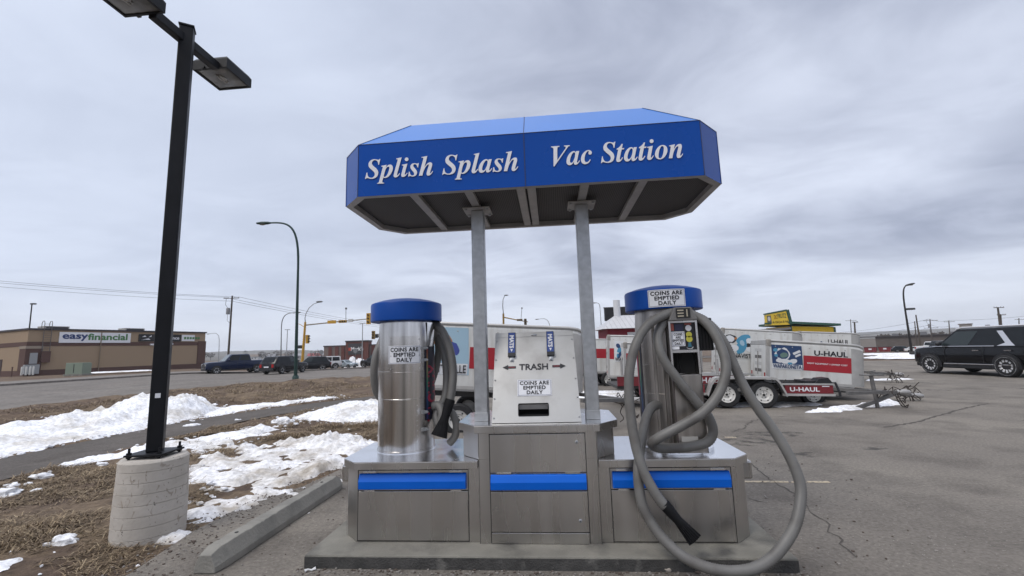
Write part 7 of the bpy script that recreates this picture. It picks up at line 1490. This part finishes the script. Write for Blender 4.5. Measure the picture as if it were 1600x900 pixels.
# ================================================================== VEHICLES
def vehicle(lab, cat, name, loc, yaw, L, W, H, wb, wr, hood, belt, cabin, paint, clad=None, group=None, glassm=None, rimm=None, bed=None, sill=.24, nose_z=None, front_oh=.9, spokes=5, chrome_kit=False, jeep=False, scale=1.0, tail_m=None):
    """local +x is the front; root on the ground under the middle. cabin = (windscreen base, roof front, roof rear, rear base) as x"""
    t = thing(name, lab, cat, loc, (0, 0, yaw), group); t.scale = (scale,) * 3
    xf = L / 2; xr = -L / 2; axf = xf - front_oh; axr = axf - wb
    nz_ = nose_z or hood - .16
    tops = [(xf, nz_ - .22), (xf - .05, nz_), (xf - .18, hood - .05), (xf - .5, hood - .01), (cabin[0] - .05, hood + .03), (cabin[0], belt)]
    if bed is None: tops += [(cabin[3] + .3, belt + .01), (xr + .1, belt), (xr + .03, belt - .12), (xr, belt - .4)]
    else: tops += [(cabin[3], belt), (cabin[3] - .03, bed), (xr + .06, bed), (xr, bed - .1)]
    secs = []
    for i, (x, zt) in enumerate(tops):
        e = min(1, max(0, min((xf - x) / .55, (x - xr) / .35))); k = .86 + .14 * math.sqrt(e) if not jeep else .90 + .10 * e
        w = W / 2 * k; zb = sill + (.16 * (1 - e)); zt = max(zt, zb + .1); hh = zt - zb
        half = [(0, zb), (w * .90, zb), (w * .985, zb + hh * .12), (w, zb + hh * .45), (w * .985, zb + hh * .78), (w * .95, zt - .04), (w * .86, zt), (0, zt + .025)]
        secs.append([(x, y, z) for y, z in half] + [(x, -y, z) for y, z in reversed(half[1:-1])])
    body = MB(); body.rings(secs); body.build('body', paint, t, smooth=38)
    g = glassm or glass_dark
    c0, c1, c2, c3 = cabin; wb_, wt = W / 2 * .94, W / 2 * (.80 if not jeep else .88)
    zb, zt = belt - .02, H
    cab = MB(); lev = []
    for u_ in (0, .5, .85, .96, 1.0):
        ins = 0 if u_ < .9 else .04 if u_ < 1 else .14; z = zb + (zt - zb) * (u_ if u_ < 1 else 1)
        xa, xb = c0 + (c1 - c0) * min(u_, .98) - ins, c3 + (c2 - c3) * min(u_, .98) + ins; yy = wb_ + (wt - wb_) * u_ - ins * .6
        lev.append([(xa, -yy * .86, z), (xa - .08, -yy, z), (xb + .06, -yy, z), (xb, -yy * .88, z), (xb, yy * .88, z), (xb + .06, yy, z), (xa - .08, yy, z), (xa, yy * .86, z)])
    cab.rings(lev); cb = cab.build('cabin', paint, t, smooth=32)
    def side_pt(x_f, u_, s, off=.006):
        xa, xb = c0 + (c1 - c0) * u_ - .08, c3 + (c2 - c3) * u_ + .06; return Vector((xb + (xa - xb) * x_f, s * (wb_ + (wt - wb_) * u_ + off), zb + (zt - zb) * u_))
    cuts = [(.02, .30), (.34, .64), (.68, .97)] if (c0 - c3) > 2.6 else [(.05, .46), (.51, .96)]
    for s in (-1, 1):
        for a, b_ in cuts:
            MB().add([side_pt(a, .10, s), side_pt(b_, .10, s), side_pt(b_, .84, s), side_pt(a, .84, s)], [(0, 1, 2, 3)]).build('window', mat('side window glass', (.028, .037, .039), .05, 0, spec=.45) if a > .6 else g, t)
    def end_pt(yf, u_, front, off=.006):
        x = (c0 + (c1 - c0) * u_ + off) if front else (c3 + (c2 - c3) * u_ - off); return Vector((x, yf * (wb_ + (wt - wb_) * u_) * .82, zb + (zt - zb) * u_))
    MB().add([end_pt(-1, .06, True), end_pt(1, .06, True), end_pt(1, .88, True), end_pt(-1, .88, True)], [(0, 1, 2, 3)]).build('windscreen', glassm or glass_grey, t)
    MB().add([end_pt(-1, .15, False), end_pt(1, .15, False), end_pt(1, .85, False), end_pt(-1, .85, False)], [(0, 1, 2, 3)]).build('rear_window', g, t)
    for x in (axf, axr):
        for s in (-1, 1):
            ar_ = MB(); r2 = wr * 1.16; yo = s * (W / 2 + .003); prof = [(x + r2 * math.cos(a), wr * 1.02 + r2 * math.sin(a)) for a in [PI * k / 14 for k in range(15)]] + [(x - r2, sill), (x + r2, sill)]
            ar_.prism(prof, s * (W / 2 - .28), yo, 'y'); ar_.build('wheel_arch', clad or dark_void, t)
            wheel(t, (x, s * (W / 2 - .075), wr), wr, .25, s, rimm or mat('alloy wheel', (.50, .50, .51), .35, .5), spokes=spokes, rim_r=.77 if chrome_kit else .68)
    lo = MB(); lo.box(axr + wr * 1.2, axf - wr * 1.2, -W / 2 * .985, W / 2 * .985, sill - .03, sill + .16); lo.box(xf - .35, xf + .005, -W * .40, W * .40, sill + .02, sill + .24); lo.box(xr - .02, xr + .3, -W * .41, W * .41, sill + .05, sill + .27); lo.build('lower_trim', clad or black_plastic, t, bevel=.03)
    for s in (-1, 1):
        MB().box(xf - .16, xf + .012, s * W * .27 - .20 if s > 0 else s * W * .27 - .22, s * W * .27 + .22 if s > 0 else s * W * .27 + .20, nz_ - .26, nz_ - .06).build('headlight', mat('headlamp glass', (.45, .46, .48), .12), t, bevel=.02)
        MB().box(xr - .012, xr + .12, s * W * .36 - .12, s * W * .36 + .12, belt - .42, belt - .12).build('tail_light', tail_m or mat('red lamp lens'), t, bevel=.02)
        mr = MB(); mr.sphere((c0 - .35, s * (W / 2 + .10), belt + .12), (.10, .13, .10), 12, 8); mr.build('mirror', clad or paint, t, smooth=60)
        hd = MB()
        for xh in ((c0 + c3) / 2 + .35, (c0 + c3) / 2 - .75): hd.box(xh - .13, xh + .1, s * (W / 2 * .99 + .002) - .012, s * (W / 2 * .99 + .002) + .012, belt - .18, belt - .145)
        hd.build('door_handle', chrome if chrome_kit else paint, t)
        sm = MB()
        for xh in (c0 - .45, (c0 + c3) / 2 + .1, c3 + .75): sm.box(xh - .006, xh + .006, s * (W / 2 * .995) - .006, s * (W / 2 * .995) + .006, sill + .2, belt - .05)
        sm.build('door_seam', gap_dark, t)
    gr = MB().box(xf - .02, xf + .018, -W * .25, W * .25, sill + .28, nz_ - .10).build('grille', black_plastic if not jeep else dark_void, t)
    MB().box(xr - .022, xr - .01, -.26, .26, belt - .42, belt - .30).build('number_plate', sign_white, t)
    return t
dk_navy = mat('dark navy car paint', (.008, .015, .045), .2, 0, .06, 1, coat=.15, spec=.3); blk_paint = mat('black car paint', (.0045, .0045, .006), .16, 0, coat=.15, spec=.3); graph = mat('graphite car paint', (.010, .0105, .013), .2, 0, coat=.15, spec=.3); wht_paint = mat('white car paint', (.62, .62, .62), .25, coat=.5); slv_blue = mat('pale silver blue paint', (.30, .35, .38), .25, .3, coat=.6)
# black full size SUV on the right
fw_, rw_ = on_z(1457, 583.5), on_z(1576.5, 589.8)
sx_ = (fw_.x + rw_.x) / 2; yaw_s = math.atan2(fw_.y - rw_.y, fw_.x - rw_.x)
WBS = (fw_ - rw_).length
cx_ = (fw_ + rw_) / 2; dsv = Vector((math.cos(yaw_s), math.sin(yaw_s), 0)); nsv = Vector((-dsv.y, dsv.x, 0))
Ls = 5.75 * WBS / 3.40; foh = .98 * WBS / 3.4; mid_x = Ls / 2 - foh - WBS / 2
ctr = cx_ - dsv * mid_x - nsv * (2.06 / 2 - .02)
sv = vehicle('large black sport utility vehicle with chrome multi spoke wheels at the right edge', 'car', 'parked_suv', (ctr.x, ctr.y, 0), yaw_s, Ls, 2.06, 1.90, WBS, .415, 1.16, 1.17, (1.38, .50, -2.30, -2.62), blk_paint, black_plastic, None, glass_dark, mat('bright alloy wheel', (.74, .74, .75), .35, .3), None, .30, 1.06, foh, 11, True)
# chrome trim of the SUV
tk = MB(); W2 = 1.03
for s in (-1, 1):
    tk.tube([(1.42, s * (W2 * .955), 1.175), (-.95, s * (W2 * .965), 1.175)], .018, 6)
    tk.prism([(-.78, 1.172), (-1.30, 1.172), (-1.02, 1.80), (-.86, 1.80), (-1.02, 1.42)], s * .835 - .02, s * .99, 'y') if False else None
    tk.box(-1.6, 1.0, s * (W2 + .004) - .012, s * (W2 + .004) + .012, .44, .475)
tk.build('chrome_trim', chrome, sv, bevel=.006)
pl_ = MB()
for s in (-1, 1):
    def cab_y(z): return W2 * .94 + (W2 * .80 - W2 * .94) * ((z - 1.15) / .75) + .014
    pts = [(-1.02, 1.185), (-1.62, 1.185), (-1.50, 1.32), (-1.22, 1.76), (-1.02, 1.76), (-1.30, 1.30)]
    pl_.add([(x, s * cab_y(z), z) for x, z in pts], [tuple(range(6))])
pl_.build('chrome_pillar', mat('satin silver trim', (.62, .62, .64), .3, .6), sv)
rr2 = MB()
for s in (-1, 1): rr2.tube([(.50, s * .80, 1.875), (.25, s * .79, 1.935), (-2.2, s * .79, 1.935), (-2.5, s * .80, 1.89)], .032, 8)
rr2.build('roof_rail', mat('bright satin rail', (.75, .75, .76), .3, .6), sv, smooth=50)
VG = 'vehicles across the road'
p = gpt(371, 46.5); p2 = sight(353.8, 570, 46) - sight(396, 570, 48.5)
vehicle('dark blue crew cab pickup truck facing left, beside the brick shop', 'pickup truck', 'pickup_truck', (p.x, p.y, p.z + .02), math.atan2(p2.y, p2.x) - R(14), 5.9, 2.03, 1.96, 3.68, .40, 1.22, 1.28, (1.35, .75, -.95, -1.15), dk_navy, None, VG, None, None, 1.30, .36, 1.10, .92, 6)
p = gpt(446, 43.5); p2 = sight(473, 565, 45.5) - sight(437, 565, 42.5)
vehicle('black crossover with silver wheels seen from behind, by the green lamp', 'car', 'crossover_car', (p.x, p.y, p.z), math.atan2(p2.y, p2.x), 4.6, 1.88, 1.68, 2.75, .36, 1.02, 1.05, (.95, .25, -1.75, -2.22), graph, black_plastic, VG, None, mat('alloy wheel'), None, .26, .90, .90, 5)
p = gpt(486, 52); vehicle('dark grey car partly hidden between the yellow pole and the white off-roader', 'car', 'parked_car', (p.x, p.y, p.z), R(205), 4.5, 1.85, 1.62, 2.7, .35, 1.0, 1.02, (.9, .25, -1.7, -2.1), graph, None, VG)
p = gpt(508, 63); vehicle('white boxy off-roader with black fenders facing left in front of the clothing store', 'car', 'off_roader', (p.x, p.y, p.z), R(218), 4.3, 1.88, 1.85, 2.7, .42, 1.12, 1.15, (.55, .38, -1.95, -2.05), wht_paint, black_plastic, VG, None, None, None, .42, 1.08, .72, 5, False, True)
p = gpt(540, 80); vehicle('pale silver blue sedan parked right of the white off-roader', 'car', 'sedan_car', (p.x, p.y, p.z), R(-15), 4.6, 1.80, 1.45, 2.7, .33, .92, .95, (.95, .2, -1.1, -1.75), slv_blue, None, VG)
p = gpt(589, 58); vehicle('dark vehicle half hidden behind the hose left of the left canister', 'car', 'parked_car', (p.x, p.y, p.z), R(150), 4.8, 1.9, 1.75, 2.8, .38, 1.05, 1.08, (.9, .3, -1.8, -2.2), graph, None, VG)
VR = 'vehicles beyond the black one on the right'
p = gpt(1461, 74); vehicle('white pickup seen just over the bonnet of the big black car', 'pickup truck', 'pickup_truck', (p.x, p.y, p.z), R(10), 5.6, 1.98, 1.9, 3.5, .38, 1.12, 1.18, (1.2, .6, -.9, -1.1), wht_paint, None, VR, None, None, 1.2, .32, 1.02, .9, 6)
p = gpt(1481, 62); vehicle('dark wagon showing just above the windscreen base of the big black car', 'car', 'parked_car', (p.x, p.y, p.z), R(20), 4.7, 1.9, 1.75, 2.8, .37, 1.05, 1.08, (.9, .3, -1.8, -2.2), graph, None, VR)
p = gpt(1411, 118); vehicle('dark car with a snowy roof parked along the brown warehouse', 'car', 'parked_car', (p.x, p.y, p.z), R(-30), 5.2, 1.95, 1.7, 3.0, .37, 1.0, 1.05, (1.0, .4, -1.6, -2.3), graph, None, VR)
p = gpt(1431, 112); vehicle('white low car parked past the leaning lamp by the warehouse', 'car', 'parked_car', (p.x, p.y, p.z), R(-30), 4.6, 1.85, 1.45, 2.7, .34, .92, .95, (.95, .2, -1.1, -1.75), wht_paint, None, VR)
